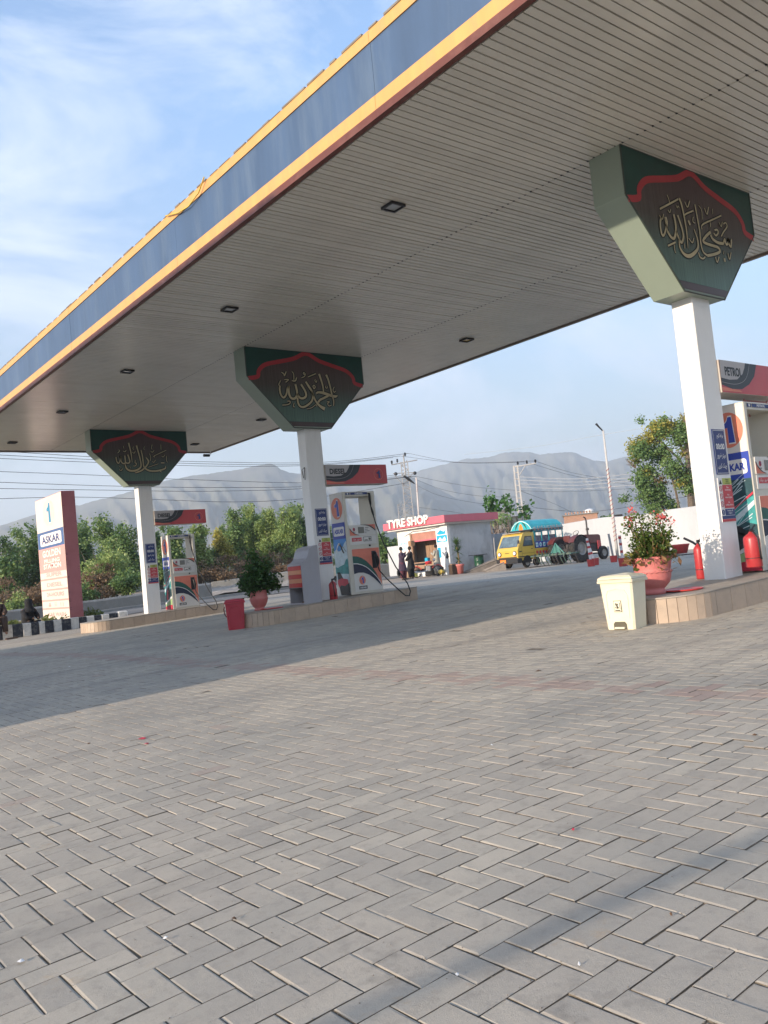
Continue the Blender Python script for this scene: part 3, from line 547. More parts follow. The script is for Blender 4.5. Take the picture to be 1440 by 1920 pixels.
# ================================================================ ISLANDS
m_tile = mat('tan_kerb_tile', (0.47, 0.36, 0.265), rough=0.5, var=0.07, vscale=5, obj_rnd=.07, dirt=(0.30, 0.24, 0.19), dirt_amt=.5, dirt_scale=6)
m_itop = mat('island_top', (0.36, 0.31, 0.25), rough=0.7, var=.12, vscale=2, dirt=(0.24, .21, .18), dirt_amt=.5, dirt_scale=3)
m_grout = mat('grout', (0.12, 0.10, 0.085), rough=0.9)
def island(Yk, x1, lab):
    x0, y0, y1, R = 7.86, Yk-.461, Yk+.80, .55
    t = thing('pump_island', lab, 'pump island', ((x0+x1)/2, (y0+y1)/2, gz((x0+x1)/2, Yk)), 0, 'raised pump islands edged with tan tiles')
    pts = []
    xs_ = [x1-.003]
    while xs_[-1] > x0+R+.34: xs_.append(xs_[-1]-.315)
    arc = [(x0+R-R*math.sin(a), y0+R-R*math.cos(a)) for a in np.linspace(0, math.pi/2, 9)]
    arc2 = [(x0+R-R*math.cos(a), y1-R+R*math.sin(a)) for a in np.linspace(0, math.pi/2, 9)]
    path = [(x, y0) for x in xs_]+arc+arc2+[(x, y1) for x in reversed(xs_)]+[(x1, y0)]
    V = []; 
    for zz, ins in ((-.03, .012), (.262, .012)):
        for (x, y) in path[:-1]:
            cx, cy = (x0+x1)/2, (y0+y1)/2; V.append((x+(.012 if x < cx else -.012), y+(.012 if y < cy else -.012), gz(x, y)+zz))
    n = len(path)-1
    MB().add(V, [(i, (i+1) % n, n+(i+1) % n, n+i)[::-1] for i in range(n)]).build('core', m_grout, t, world=True)
    V = [(x, y, gz(x, y)+.277) for x, y in path[:-1]]+[(x, y, gz(x, y)+.262) for x, y in path[:-1]]; cxm = (x0+x1)/2
    V.append((cxm, (y0+y1)/2, gz(cxm, (y0+y1)/2)+.277))
    V = [((x+.004 if x > cxm else x-.004), (y+.004 if y > (y0+y1)/2 else y-.004), z) for x, y, z in V]
    MB().add(V, [(2*n, i, (i+1) % n) for i in range(n)][::1]+[(i, (i+1) % n, n+(i+1) % n, n+i)[::-1] for i in range(n)]).build('top_slab', m_itop, t, world=True)
    for (ax, ay), (bx, by) in zip(path[:-1], path[1:]):
        dx, dy = bx-ax, by-ay; L = math.hypot(dx, dy)
        if L < .03: continue
        nx, ny_ = -dy/L, dx/L                       # outward
        sgn = -1 if (nx*((ax+bx)/2-(x0+x1)/2)+ny_*((ay+by)/2-(y0+y1)/2)) < 0 else 1
        nx, ny_ = nx*sgn, ny_*sgn; g_ = .003; ax2, ay2, bx2, by2 = ax+dx/L*g_, ay+dy/L*g_, bx-dx/L*g_, by-dy/L*g_; pr = rnd.uniform(0, .0015)
        V = []
        for (px_, py_) in ((ax2, ay2), (bx2, by2)):
            for o_ in (-.011, pr):
                for zz in (-.01, .258): V.append((px_+nx*o_, py_+ny_*o_, gz(px_, py_)+zz))
        MB().add(V, [(0, 1, 3, 2), (4, 6, 7, 5), (2, 3, 7, 6), (1, 5, 7, 3), (0, 4, 5, 1), (0, 2, 6, 4)]).build('tile', m_tile, t, world=True)
    return t
island(COLY[0], 12.3, 'right pump island with tan tiled edge behind the cream bin')
island(COLY[1], 11.93, 'middle pump island with tan tiled edge carrying the shrub and diesel pump')
island(COLY[2], 11.93, 'left pump island with tan tiled edge in front of the striped kerb')
# ================================================================ DISPENSERS
m_cream = mat('pump_cream_enamel', (0.60, 0.565, 0.48), rough=0.4, var=.03, dirt=(0.42, .38, .30), dirt_amt=.3, dirt_scale=3)
m_pwhite = mat('pump_white_print', (0.66, 0.635, 0.59), rough=0.38, var=.03)
m_blue2 = mat('print_royal_blue', (0.022, 0.055, 0.36), rough=0.4, var=.08); m_sky2 = mat('print_sky_blue', (0.03, 0.22, 0.55), rough=.4, var=.1)
m_cloud = mat('print_cloud', (0.55, 0.66, 0.70), rough=.4, var=.18, vscale=7); m_teal = mat('print_teal', (0.04, 0.27, 0.27), rough=.4, var=.35, vscale=9)
m_dteal = mat('print_dark_teal', (0.015, 0.06, 0.075), rough=.4, var=.4, vscale=9); m_pine = mat('print_pine', (0.012, 0.085, 0.065), rough=.4, var=.2)
m_carr = mat('print_car_red', (0.50, 0.03, 0.06), rough=.35, var=.15, vscale=8); m_char = mat('print_charcoal', (0.018, 0.020, 0.024), rough=.4)
m_dnavy = mat('print_dark_navy', (.010, .016, .045), rough=.4); m_lime = mat('print_lime', (0.30, 0.45, 0.20), rough=.4, var=.2); m_lcd = mat('display_grey', (0.16, 0.155, 0.13), rough=.15)
m_sil = mat('print_silver', (0.40, 0.37, 0.36), rough=.35, var=.05); m_bred = mat('board_red', (0.50, 0.045, 0.05), rough=.35, var=.07, dirt=(.42, .09, .07), dirt_amt=.4)
m_board = mat('board_side', (0.46, 0.42, 0.37), rough=.5, dirt=(.35, .2, .15), dirt_amt=.4); m_rub = mat('black_rubber', (0.014, 0.014, 0.015), rough=.55)
def dispenser(k, fuel, lab):
    Yk = COLY[k]; z0 = gz(10.9, Yk)+.277+(.008 if k == 1 else .0)
    t = thing('fuel_dispenser', lab, 'fuel dispenser', (10.50, Yk, z0), 0, 'cream fuel dispensers on the islands')
    Wd, Dp, H = .86, .50, 2.206
    b = MB(); b.bbox(0, Wd, 0, Dp, 0, 1.475, .008); b.build('cabinet', m_cream, t)
    MB().bbox(.0, .075, .002, Dp-.002, 1.4755, H, .006).build('pillar', m_cream, t); MB().bbox(.775, Wd, .002, Dp-.002, 1.4755, H, .006).build('pillar', m_cream, t)
    MB().box(.0755, .7745, .004, Dp-.004, 2.107, H-.002).build('top_beam', m_cream, t)
    f = Fr((0, -.001, 0), (1, 0, 0), (0, 0, 1)); g = Fr((-.001, Dp, 0), (0, -1, 0), (0, 0, 1))
    rect(f, .08, .19, 2.137, 2.185, m_navy, t, 1, 'header_print'); rect(f, .21, .66, 2.137, 2.185, m_navy, t, 1, 'header_print')
    text(f, fuel, .44, 2.161, .22, .032, m_white, t, 2, .03); poly(f, ring(.135, 2.161, .02), m_white, t, 2, 'roundel')
    # display panel
    MB().bbox(.085, .79, -.014, -.001, 1.25, 1.478, .004).build('display_panel', m_pwhite, t); q = Fr((0, -.015, 0), (1, 0, 0), (0, 0, 1))
    poly(q, [(.09, 1.255), (.33, 1.255), (.22, 1.285), (.13, 1.345), (.09, 1.40)], m_orange, t, 1, 'swoosh'); bq = MB(); ribbon(q, [(.092, 1.41), (.14, 1.345), (.23, 1.285), (.34, 1.256)], [.02, .02, .014, .004], bq, 2)
    ribbon(q, [(.40, 1.474), (.56, 1.462), (.68, 1.42), (.785, 1.34)], [.004, .02, .026, .022], bq, 2); bq.build('swoosh_line', m_char, t); poly(q, [(.48, 1.476), (.787, 1.476), (.787, 1.36), (.70, 1.43), (.60, 1.465)][::-1], m_orange, t, 1, 'swoosh')
    logo_one(q, .205, 1.385, .032, .036, t, m_sred, m_navy, None, 2); text(q, 'ASKAR', .205, 1.325, .07, .016, m_char, t, 2, .03)
    rect(q, .315, .475, 1.295, 1.432, m_lcd, t, 2, 'display'); b = MB()
    for r in range(4): rect(q, .50, .50+(.10, .08, .12, .03)[r], 1.405-.036*r, 1.415-.036*r, None, None, 2, mb=b)
    b.build('caption_line', m_char, t)
    MB().bbox(.085, .79, -.010, -.001, 1.055, 1.238, .004).build('keypad_panel', m_pwhite, t); q2 = Fr((0, -.011, 0), (1, 0, 0), (0, 0, 1))
    rect(q2, .13, .39, 1.125, 1.205, m_sred, t, 1, 'sticker'); text(q2, '\uFB8F\uFBFF\uFB7C  \uFEAD\uFEED\uFEAE\uFEBF', .26, 1.165, .21, .055, m_white, t, 2, .012)
    rect(q2, .44, .66, 1.115, 1.215, m_char, t, 1, 'sticker'); rect(q2, .45, .65, 1.125, 1.205, m_pwhite, t, 2, 'sticker_face'); rect(q2, .47, .55, 1.135, 1.152, m_char, t, 3, 'mark'); rect(q2, .575, .635, 1.14, 1.19, m_lcd, t, 3, 'mark')
    MB().lathe([(.001, -.02), (.02, -.018), (.022, -.001)], 12, (.60, 0, 1.02), axis='y').build('lock_knob', m_blk, t)
    # door with printed arcs
    MB().bbox(.10, .835, -.008, -.001, .05, .965, .003).build('door', m_pwhite, t); d = Fr((0, -.009, 0), (1, 0, 0), (0, 0, 1))
    def arc(z_top): return [(.10, z_top), (.22, z_top-.01), (.34, z_top-.05), (.46, z_top-.125), (.58, z_top-.24), (.70, z_top-.40)]
    A = arc(.815)
    poly(d, [(.103, .962), (.103, .815)]+A[1:]+[(.832, .135), (.832, .962)], m_orange, t, 1, 'door_print')
    poly(d, [(.103, .815)]+A[1:]+[(.832, .11), (.78, .23), (.70, .33), (.58, .45), (.46, .55), (.34, .61), (.22, .645), (.103, .655)], m_pine, t, 2, 'green_arc')
    b = MB(); ribbon(d, [(.103, .655), (.22, .645), (.34, .61), (.46, .55), (.58, .45), (.70, .33), (.78, .22), (.83, .115)], [.014]*8, b, 4); b.build('white_line', m_white, t)
    poly(d, [(.103, .645), (.22, .635), (.34, .60), (.46, .54), (.58, .44), (.70, .32), (.78, .21), (.83, .105), (.74, .20), (.62, .31), (.5, .39), (.36, .445), (.22, .455), (.103, .435)], m_dnavy, t, 3, 'navy_arc')
    logo_one(d, .31, .29, .085, .095, t, m_orange, m_blue2, m_white, 2); rect(d, .205, .425, .095, .165, m_char, t, 2, 'name_plate'); text(d, 'ASKAR', .315, .13, .18, .04, m_white, t, 3, .03)
    # nozzle in its holster, hose
    MB().bbox(.615, .745, -.012, -.004, .52, .90, .004).build('holster', m_blk, t)
    n = MB(); n.tube([(.70, -.05, .86), (.69, -.075, .80), (.70, -.085, .72), (.715, -.08, .62), (.72, -.06, .56)], [.022, .03, .034, .03, .022], 8); n.tube([(.69, -.04, .85), (.66, -.03, .80)], .016, 6); n.tube([(.705, -.11, .78), (.725, -.125, .70), (.725, -.10, .60)], .009, 5)
    n.build('nozzle', m_rub, t, smooth=True)
    h = MB(); h.tube([(.69, .02, 2.165), (.69, -.05, 2.15), (.675, -.06, 2.02), (.68, -.07, 1.86), (.74, -.10, 1.51), (.85, -.18, 1.03), (1.0, -.33, .50), (1.13, -.52, .12), (1.155, -.56, -.05), (1.10, -.58, -.14), (1.0, -.57, -.13), (.87, -.50, .02), (.74, -.32, .26), (.70, -.14, .45), (.715, -.07, .56)], .0135, 8)
    h.tube([(.69, -.05, 2.15), (.675, -.06, 2.02), (.68, -.068, 1.90)], [.022, .028, .018], 8); h.tube([(.683, -.075, 1.84), (.70, -.085, 1.74), (.715, -.09, 1.66)], [.018, .026, .017], 8)
    h.build('hose', m_rub, t, smooth=True)
    # advertising print on the left side
    rect(g, .012, Dp-.012, .004, 2.195, m_pwhite, t, 1, 'side_print'); logo_one(g, .25, 1.87, .205, .235, t, m_orange, m_blue2, m_white, 2)
    rect(g, .012, Dp-.012, 1.21, 1.56, m_blue2, t, 2, 'blue_band')
    a0, a1, c0, c1, rr = .055, Dp-.05, 1.275, 1.47, .035
    rp = [(a0+rr+rr*math.cos(w), c0+rr+rr*math.sin(w)) for w in np.linspace(math.pi, 1.5*math.pi, 5)]+[(a1-rr+rr*math.cos(w), c0+rr+rr*math.sin(w)) for w in np.linspace(1.5*math.pi, 2*math.pi, 5)]+[(a1-rr+rr*math.cos(w), c1-rr+rr*math.sin(w)) for w in np.linspace(0, .5*math.pi, 5)]+[(a0+rr+rr*math.cos(w), c1-rr+rr*math.sin(w)) for w in np.linspace(.5*math.pi, math.pi, 5)]
    poly(g, rp, m_white, t, 3, 'name_plate'); text(g, 'ASKAR', .2525, 1.3725, .34, .10, m_blue2, t, 4, .045)
    u0, u1 = .012, Dp-.012
    if k == 1:
        rect(g, u0, u1, .95, 1.21, m_sky2, t, 2, 'sky_print'); poly(g, [(u0, .95), (.10, 1.0), (.20, .93), (.30, .99), (.40, 1.10), (u1, 1.16), (u1, .60), (u0, .60)][::-1], m_cloud, t, 3, 'cloud_print')
        b = MB(); ribbon(g, [(.10, .90), (.13, 1.02), (.21, 1.11), (.26, 1.08)], [.02, .03, .035, .03], b, 4); b.build('print_nozzle', m_white, t)
        b = MB(); ribbon(g, [(.23, 1.10), (.29, 1.04), (.33, .95), (.38, .90)], [.05, .045, .05, .03], b, 4); ribbon(g, [(.27, .98), (.34, 1.04), (.42, .96), (.46, .93)], [.012]*4, b, 4); b.build('print_nozzle_handle', m_char, t)
        poly(g, [(u0, .62), (.10, .60), (.2, .63), (.34, .66), (.42, .76), (u1, .78), (u1, .45), (u0, .48)][::-1], m_teal, t, 4, 'print_treeline'); rect(g, u0, u1, .30, .50, m_cloud, t, 3, 'print_road')
        poly(g, [(.06, .50), (.16, .50), (.26, .36), (.06, .34)][::-1], m_char, t, 4, 'print_windscreen'); poly(g, [(.05, .33), (.20, .37), (.42, .34), (.45, .22), (.44, .14), (.30, .17), (.10, .16), (.05, .24)][::-1], m_carr, t, 5, 'print_car')
        poly(g, [(.10, .17), (.16, .22), (.30, .20), (.47, .26), (u1, .004), (.14, .004)][::-1], m_char, t, 6, 'print_car_front'); poly(g, [(u0, .004), (.14, .004), (.08, .33), (u0, .36)], m_pwhite, t, 4, 'print_wall')
    else:
        rect(g, u0, u1, .004, 1.21, m_teal, t, 2, 'print_motion'); rg2 = random.Random(k*5+2)
        for (pts, mm, L) in (([(u0, 1.21), (u1, 1.21), (u1, .98), (.20, .86), (u0, .80)], m_dteal, 3), ([(u0, .60), (u1, .92), (u1, .86), (u0, .50)], m_cloud, 3), ([(u0, .72), (u1, 1.03), (u1, 1.0), (u0, .69)], m_carr, 4), ([(u0, .50), (u1, .82), (u1, .76), (u0, .46)], m_teal, 4),
                             ([(u0, .40), (.14, .55), (.30, .66), (u1, .60), (u1, .18), (.25, .12), (u0, .20)], m_dteal, 4), ([(u0, .20), (u1, .40), (u1, .34), (u0, .15)], m_white, 5), ([(u0, .15), (u1, .33), (u1, .12), (u0, .08)], m_lime, 5), ([(u0, .085), (.25, .13), (u1, .14), (u1, .004), (u0, .004)], m_carr, 6)):
            poly(g, pts[::-1], mm, t, L, 'print_shape')
        b = MB()
        for q_ in range(14):
            v = rg2.uniform(.45, 1.15); ribbon(g, [(rg2.uniform(u0, .2), v), (rg2.uniform(.3, u1), v+rg2.uniform(.08, .2))], [.003, rg2.uniform(.006, .016)], b, 5)
        b.build('print_streak', m_cloud, t); b = MB()
        if k == 0:
            ribbon(g, ring(.16, .36, .085, n=14, a1=6.2), [.03]*14, b, 6); ribbon(g, ring(.39, .36, .075, n=14, a1=6.2), [.028]*14, b, 6); ribbon(g, [(.12, .52), (.22, .56), (.32, .50), (.42, .54)], [.03, .09, .08, .02], b, 6); ribbon(g, [(.16, .36), (.24, .48), (.39, .38)], [.02, .08, .02], b, 6)
        else: ribbon(g, [(.10, .30), (.2, .55), (.32, .62), (.36, .40)], [.08, .10, .07, .12], b, 6)
        b.build('print_rider', m_char, t)
        if k == 2: poly(g, [(.14, .30), (.2, .60), (.27, .58), (.24, .28)][::-1], m_carr, t, 7, 'print_shape')
    return t
dispenser(0, 'PETROL', 'cream petrol dispenser at the right edge with motorcycle advert on its side')
dispenser(1, 'DIESEL', 'cream diesel dispenser with red car advert, beside the middle column')
dispenser(2, 'DIESEL', 'smaller cream diesel dispenser at left with teal streak advert')
def board(k, word, lab):
    Yk = COLY[k]; zb = 2.775 if k else 2.76; x0, x1 = 10.178, 11.845
    t = thing('fuel_sign_board', lab, 'sign', ((x0+x1)/2, Yk+.25, zb), 0, 'overhead fuel sign boards')
    w, h = x1-x0, .43; MB().bbox(-w/2, w/2, -.16, .16, 0, h, .006).build('box', m_board, t); f = Fr((-w/2, -.162, 0), (1, 0, 0), (0, 0, 1))
    rect(f, .004, w-.004, .004, h-.004, m_bred, t, 1, 'red_face')
    poly(f, [(.004, .10), (.25, .055), (.50, .065), (.70, .14), (.86, .26), (.95, h-.004), (.004, h-.004)], m_char, t, 2, 'black_sweep')
    b = MB(); ribbon(f, [(.004, .135), (.3, .12), (.52, .16), (.66, .25), (.76, h-.01)], [.005]*5, b, 4); b.build('fine_line', m_sil, t)
    poly(f, [(.004, .07), (.004, .022), (.5, .022), (.44, .05)][::-1], m_orange, t, 2, 'salmon_strip')
    poly(f, [(.004, .19), (.2, .175), (.40, .19), (.55, .27), (.62, .36), (.65, h-.004), (.004, h-.004)], m_sil, t, 3, 'silver_field')
    text(f, word, .32, .285, .43, .12, m_ink, t, 4, .038)
    b = MB(); ribbon(f, ring(1.42, .21, .125, n=24, a1=6.25)+[(1.545, .21)], [.010]*25, b, 3); b.build('ring', m_orange, t)
    poly(f, [(1.42+x*.16, .21+y*.17) for x, y in ONE], m_navy, t, 4, 'numeral')
    MB().box(-w/2-.02, -w/2, -.05, .05, .1, .3).build('wall_bracket', m_blk, t)
    if k == 0:
        s = MB()
        for (a, b2) in (((.0, 0, -.01), (.0, 0, -.26)), ((.62, 0, -.01), (.62, 0, -.26)), ((.0, 0, -.04), (.62, 0, -.04)), ((-.22, 0, -.27), (.0, 0, -.05)), ((.1, 0, -.26), (.02, 0, -.05)), ((.5, 0, -.26), (.6, 0, -.05))): s.tube([a, b2], .012, 5)
        s.build('support_frame', mat('pink_primer', (.45, .2, .19)), t)
board(0, 'PETROL', 'overhead red and black PETROL sign board at the right edge')
board(1, 'DIESEL', 'overhead red DIESEL sign board joined to the middle column')
board(2, 'DIESEL', 'smaller overhead red DIESEL sign board joined to the left column')
# ================================================================ EXTINGUISHERS
m_ext = mat('extinguisher_red', (0.42, 0.035, 0.04), rough=0.38, var=.08, dirt=(.35, .05, .05), dirt_amt=.4, coat=.3)
def extinguisher(x, y, zb, h, r, lab):
    t = thing('fire_extinguisher', lab, 'fire extinguisher', (x, y, zb), 0, 'red fire extinguishers on the islands')
    b = h*.80; MB().lathe([(r*.9, 0), (r, .012), (r, b*.82), (r*.93, b*.89), (r*.65, b*.95), (r*.3, b), (r*.22, b+.02)], 20).build('cylinder', m_ext, t, smooth=True)
    v = MB(); v.tube([(0, 0, b), (0, 0, b+.05)], .018, 8); v.tube([(-.02, 0, b+.045), (.03, -.01, b+.05), (.10, -.015, b+.10)], [.012, .012, .007], 6); v.tube([(-.02, 0, b+.035), (.04, -.01, b+.035), (.09, -.01, b+.03)], [.01, .01, .006], 6); v.build('valve', m_blk, t)
    hs = MB(); hs.tube([(-.02, -.01, b+.03), (-.05, -r*.6, b+.02), (-.05, -r-.012, b*.85), (-.045, -r-.018, b*.5), (-.03, -r-.016, b*.22)], [.010, .010, .010, .010, .014], 6); hs.build('hose', m_rub, t, smooth=True)
    MB().lathe([(r+.003, b*.26), (r+.003, b*.28)], 20, cap=False).build('strap', m_blk, t)
    lb = MB(); lb.add([((r+.002)*math.cos(a), (r+.002)*math.sin(a), z) for a in (-1.15, -.9, -.65) for z in (b*.62, b*.80)], [(0, 2, 3, 1), (2, 4, 5, 3)]); lb.build('label', m_white, t)
extinguisher(9.93, 14.40, .33, .50, .083, 'red fire extinguisher standing between the middle column and the diesel pump')
m_hook = MB()
extinguisher(10.08, 5.40, .505, .53, .098, 'large red fire extinguisher hung at the right foot of the right column')
extinguisher(9.99, 6.08, .40, .56, .066, 'red extinguisher half hidden behind the left edge of the right column')
# ================================================================ CABINET
m_grey = mat('cabinet_grey', (0.37, 0.36, 0.385), rough=.45, var=.03, dirt=(.25, .23, .22), dirt_amt=.35, dirt_scale=3)
m_cabred = mat('cabinet_red', (0.55, 0.05, 0.045), rough=.4, var=.08); m_cabor = mat('cabinet_orange', (0.72, 0.30, 0.16), rough=.4, var=.05)
zc = gz(9.3, 14.5)+ITOP; t = thing('service_cabinet', 'grey metal cabinet with curved top and red striped drawers at the middle column foot', 'cabinet', (9.12, 14.27, zc))
prof = [(0, .0), (.0, .81)]+[(.0+.0, .81), (.10, .86), (.16, .92), (.19, 1.0), (.215, 1.07), (.26, 1.12), (.33, 1.15), (.42, 1.165), (.42, 0)]
prof = [(0, .81), (.10, .86), (.16, .92), (.19, 1.0), (.215, 1.07), (.26, 1.12), (.33, 1.15), (.42, 1.165)]
MB().prism([(0, 0)]+[p for p in prof]+[(.42, 0)], 0, .018).build('side_panel', m_grey, t); MB().prism([(0, 0)]+prof+[(.42, 0)], .502, .52).build('side_panel', m_grey, t)
lid = MB(); n = len(prof); V = []
for y in (.0185, .5015):
    V += [(a, y, b-.002) for a, b in prof]
lid.add(V, [(i, n+i, n+i+1, i+1) for i in range(n-1)]).build('lid', m_grey, t)
MB().box(.42, .432, .0, .52, 0, 1.16).build('back_panel', m_grey, t); MB().box(.01, .42, .02, .50, .33, .345).build('shelf', m_grey, t)
MB().box(.0, .012, .019, .501, .775, .81).build('rail', m_grey, t); MB().box(.0, .02, .019, .501, 0, .03).build('plinth', m_grey, t)
for q in range(5):
    MB().bbox(-.012, .06, .022, .498, .345+.086*q, .345+.086*q+.084, .004).build('drawer', (m_cabred, m_cabor)[q % 2], t)
rr_ = random.Random(4)
for q in range(5): MB().lathe([(.02, 0), (.05, .02), (.045, .05), (.01, .06)], 7, (.08+.05*q, .1+.07*q, 0), wob=lambda a, j: rr_.uniform(-.2, .2)).build('scrap', mat('rusty_scrap', (.22, .12, .06), rough=.9, var=.4), t)
# ================================================================ BINS
def bin_(loc, rz, w, d, h, m, lab, pedal, lidm):
    t = thing('pedal_bin', lab, 'litter bin', loc, rz)          # front faces local -Y
    a, b = w/2, d/2; k = .84
    B = MB(); V = []
    for (s, z) in ((k, .0), (k+.01, .02), (1.0, h)):
        V += [(-a*s+.02, -b*s, z), (a*s-.02, -b*s, z), (a*s, -b*s+.02, z), (a*s, b*s-.02, z), (a*s-.02, b*s, z), (-a*s+.02, b*s, z), (-a*s, b*s-.02, z), (-a*s, -b*s+.02, z)]
    Fc = [(8*j+i, 8*j+(i+1) % 8, 8*j+8+(i+1) % 8, 8*j+8+i) for j in range(2) for i in range(8)]+[tuple(range(7, -1, -1)), tuple(range(16, 24))]
    B.add(V, Fc).build('body', m, t)
    R_ = MB(); R_.bbox(-a-.018, a+.018, -b-.018, b+.018, h, h+.035, .012); R_.build('rim', lidm, t)
    L_ = MB(); V = []; 
    for j, (s, z) in enumerate(((1.06, h+.0355), (1.02, h+.055), (.86, h+.075), (.5, h+.085))):
        V += [(-a*s, -b*s, z), (0, -b*s*1.03, z+.004), (a*s, -b*s, z), (a*s, b*s, z), (0, b*s*1.02, z+.004), (-a*s, b*s, z)]
    L_.add(V, [(6*j+i, 6*j+(i+1) % 6, 6*j+6+(i+1) % 6, 6*j+6+i) for j in range(3) for i in range(6)]+[tuple(range(18, 24))]).build('lid', lidm, t)
    # raised moulding on the front, flat dark patch painting the pedal recess's shade, pedal
    def fy(z): return -b*(k+(1-k)*z/h)-.002
    m1 = MB(); pts = [(-a*.62, .12), (-a*.66, h*.72), (-a*.5, h*.84), (0, h*.87), (a*.5, h*.84), (a*.66, h*.72), (a*.62, .12)]
    m1.tube([(x, fy(z), z) for x, z in pts], .007, 5); m1.build('front_moulding', m, t)
    if pedal:
        dk = MB(); pr = [(-a*.40, .002), (-a*.40, .06), (-a*.30, .085), (a*.30, .085), (a*.40, .06), (a*.40, .002)]
        dk.add([(x, fy(z)-.0015, z) for x, z in pr], [tuple(range(len(pr)-1, -1, -1))]); dk.build('pedal_recess_shade', mat('recess_shade', (.10, .09, .06), rough=.8), t)
        MB().bbox(-a*.30, a*.30, -b*k-.03, -b*k-.004, .012, .03, .004).build('pedal', m, t)
        st = Fr((0, fy(h*.55)-.003, 0), (1, 0, 0), (0, 0, 1)); zc_ = h*.50
        rect(st, -.045, .045, zc_-.06, zc_+.06, m_ink, t, 0, 'sticker'); rect(st, -.040, .040, zc_-.055, zc_+.055, m, t, 1, 'sticker_face')
        b_ = MB(); ribbon(st, [(.0, zc_+.03), (-.005, zc_), (.012, zc_-.02)], [.016, .016, .012], b_, 2); ribbon(st, [(-.03, zc_-.01), (-.005, zc_-.02), (.01, zc_-.02)], [.008]*3, b_, 2); ribbon(st, [(-.02, zc_+.035), (-.02, zc_+.01)], [.01]*2, b_, 2); ribbon(st, [(.028, zc_+.04), (.028, zc_-.03)], [.006]*2, b_, 2); ribbon(st, [(-.03, zc_-.043), (.03, zc_-.043)], [.010]*2, b_, 2); b_.build('sticker_pictogram', m_ink, t)
    else:
        hn = MB(); hn.tube([(-a-.012, -b*.5, h*.9), (-a-.03, -b*.4, h*.8), (-a-.02, -b*.4, h*.62), (-a*.9-.01, -b*.4, h*.5)], .010, 5); hn.build('side_handle', mat('dark_red_plastic', (.12, .01, .015)), t)
    return t
m_bcream = mat('cream_plastic', (0.72, 0.67, 0.50), rough=.42, var=.03, dirt=(.55, .47, .32), dirt_amt=.4, dirt_scale=4); m_bred2 = mat('red_plastic', (0.44, 0.035, 0.055), rough=.4, var=.05, dirt=(.33, .05, .06), dirt_amt=.4)
m_blid = mat('cream_lid_plastic', (0.64, 0.58, 0.42), rough=.42, var=.03, dirt=(.45, .38, .28), dirt_amt=.5, dirt_scale=4)
bin_((7.61, 5.575, gz(7.6, 5.5)), math.radians(-84), .39, .31, .50, m_bcream, 'cream plastic pedal bin with black sticker beside the right island', True, m_blid)
bin_((7.76, 14.62, gz(7.76, 14.6)), math.radians(-28), .36, .36, .50, m_bred2, 'red plastic litter bin at the left end of the middle island', False, m_bred2)
# ================================================================ POTTED PLANTS
m_pot = mat('painted_terracotta', (0.54, 0.165, 0.15), rough=.6, var=.10, vscale=7, dirt=(.42, .22, .18), dirt_amt=.6, dirt_scale=7, bump=.3, bscale=40)
m_soil = mat('potting_soil', (.05, .035, .025), rough=.95); m_stem = mat('plant_stem', (.16, .11, .05), rough=.8)
lf_dark = leafmat('leaf_dark', (.025, .07, .02), (.075, .16, .04), (.18, .27, .08)); lf_mid = leafmat('leaf_geranium', (.035, .075, .015), (.13, .19, .035), (.24, .24, .06))
lf_pink = leafmat('petal_pink', (.55, .05, .06), (.75, .16, .14)); lf_dry = leafmat('leaf_dry', (.16, .08, .03), (.32, .18, .08))
# right: geranium pot
t = thing('potted_plant', 'big salmon terracotta pot of geraniums with pink flowers on the right island', 'potted plant', (8.31, 5.66, gz(8.31, 5.66)+.277))
MB().lathe([(0.112, 0), (0.122, .01), (0.122, .045), (0.109, .06), (0.132, .085), (0.175, .13), (0.195, .19), (0.201, .235), (0.206, .25), (0.199, .262), (0.205, .30), (0.215, .37), (0.228, .395), (0.231, .42), (0.221, .43), (0.198, .415), (0.191, .37)], 36, cap=True).build('pot', m_pot, t, smooth=True)
s = MB(); V = []
rope = [(.206*math.cos(a), .206*math.sin(a), .255+.005*math.sin(a*22)) for a in np.linspace(0, 2*math.pi, 130)]
s.tube(rope, .010, 5); s.build('rope_band', m_pot, t, smooth=True)
s = MB(); s.tube([((.228+.005*math.sin(a*14))*math.cos(a), (.228+.005*math.sin(a*14))*math.sin(a), .408+.008*math.sin(a*14)) for a in np.linspace(0, 2*math.pi, 120)], .014, 5); s.build('frilled_rim', m_pot, t, smooth=True)
MB().lathe([(.19, .37), (.185, .385), (.01, .39)], 20).build('soil', m_soil, t)
rp = random.Random(11); st = MB(); tops = []
for q in range(20):
    a = rp.uniform(0, 6.28); r1 = rp.uniform(.03, .14); r2 = r1+rp.uniform(.02, .17); h = rp.uniform(.18, .48) if q > 4 else rp.uniform(.42, .56)
    p = [(r1*math.cos(a), r1*math.sin(a), .38), ((r1+r2)/2*math.cos(a+.1), (r1+r2)/2*math.sin(a+.1), .38+h*.55), (r2*math.cos(a), r2*math.sin(a), .38+h)]
    st.tube(p, [.009, .006, .004], 5); tops.append(p[2])
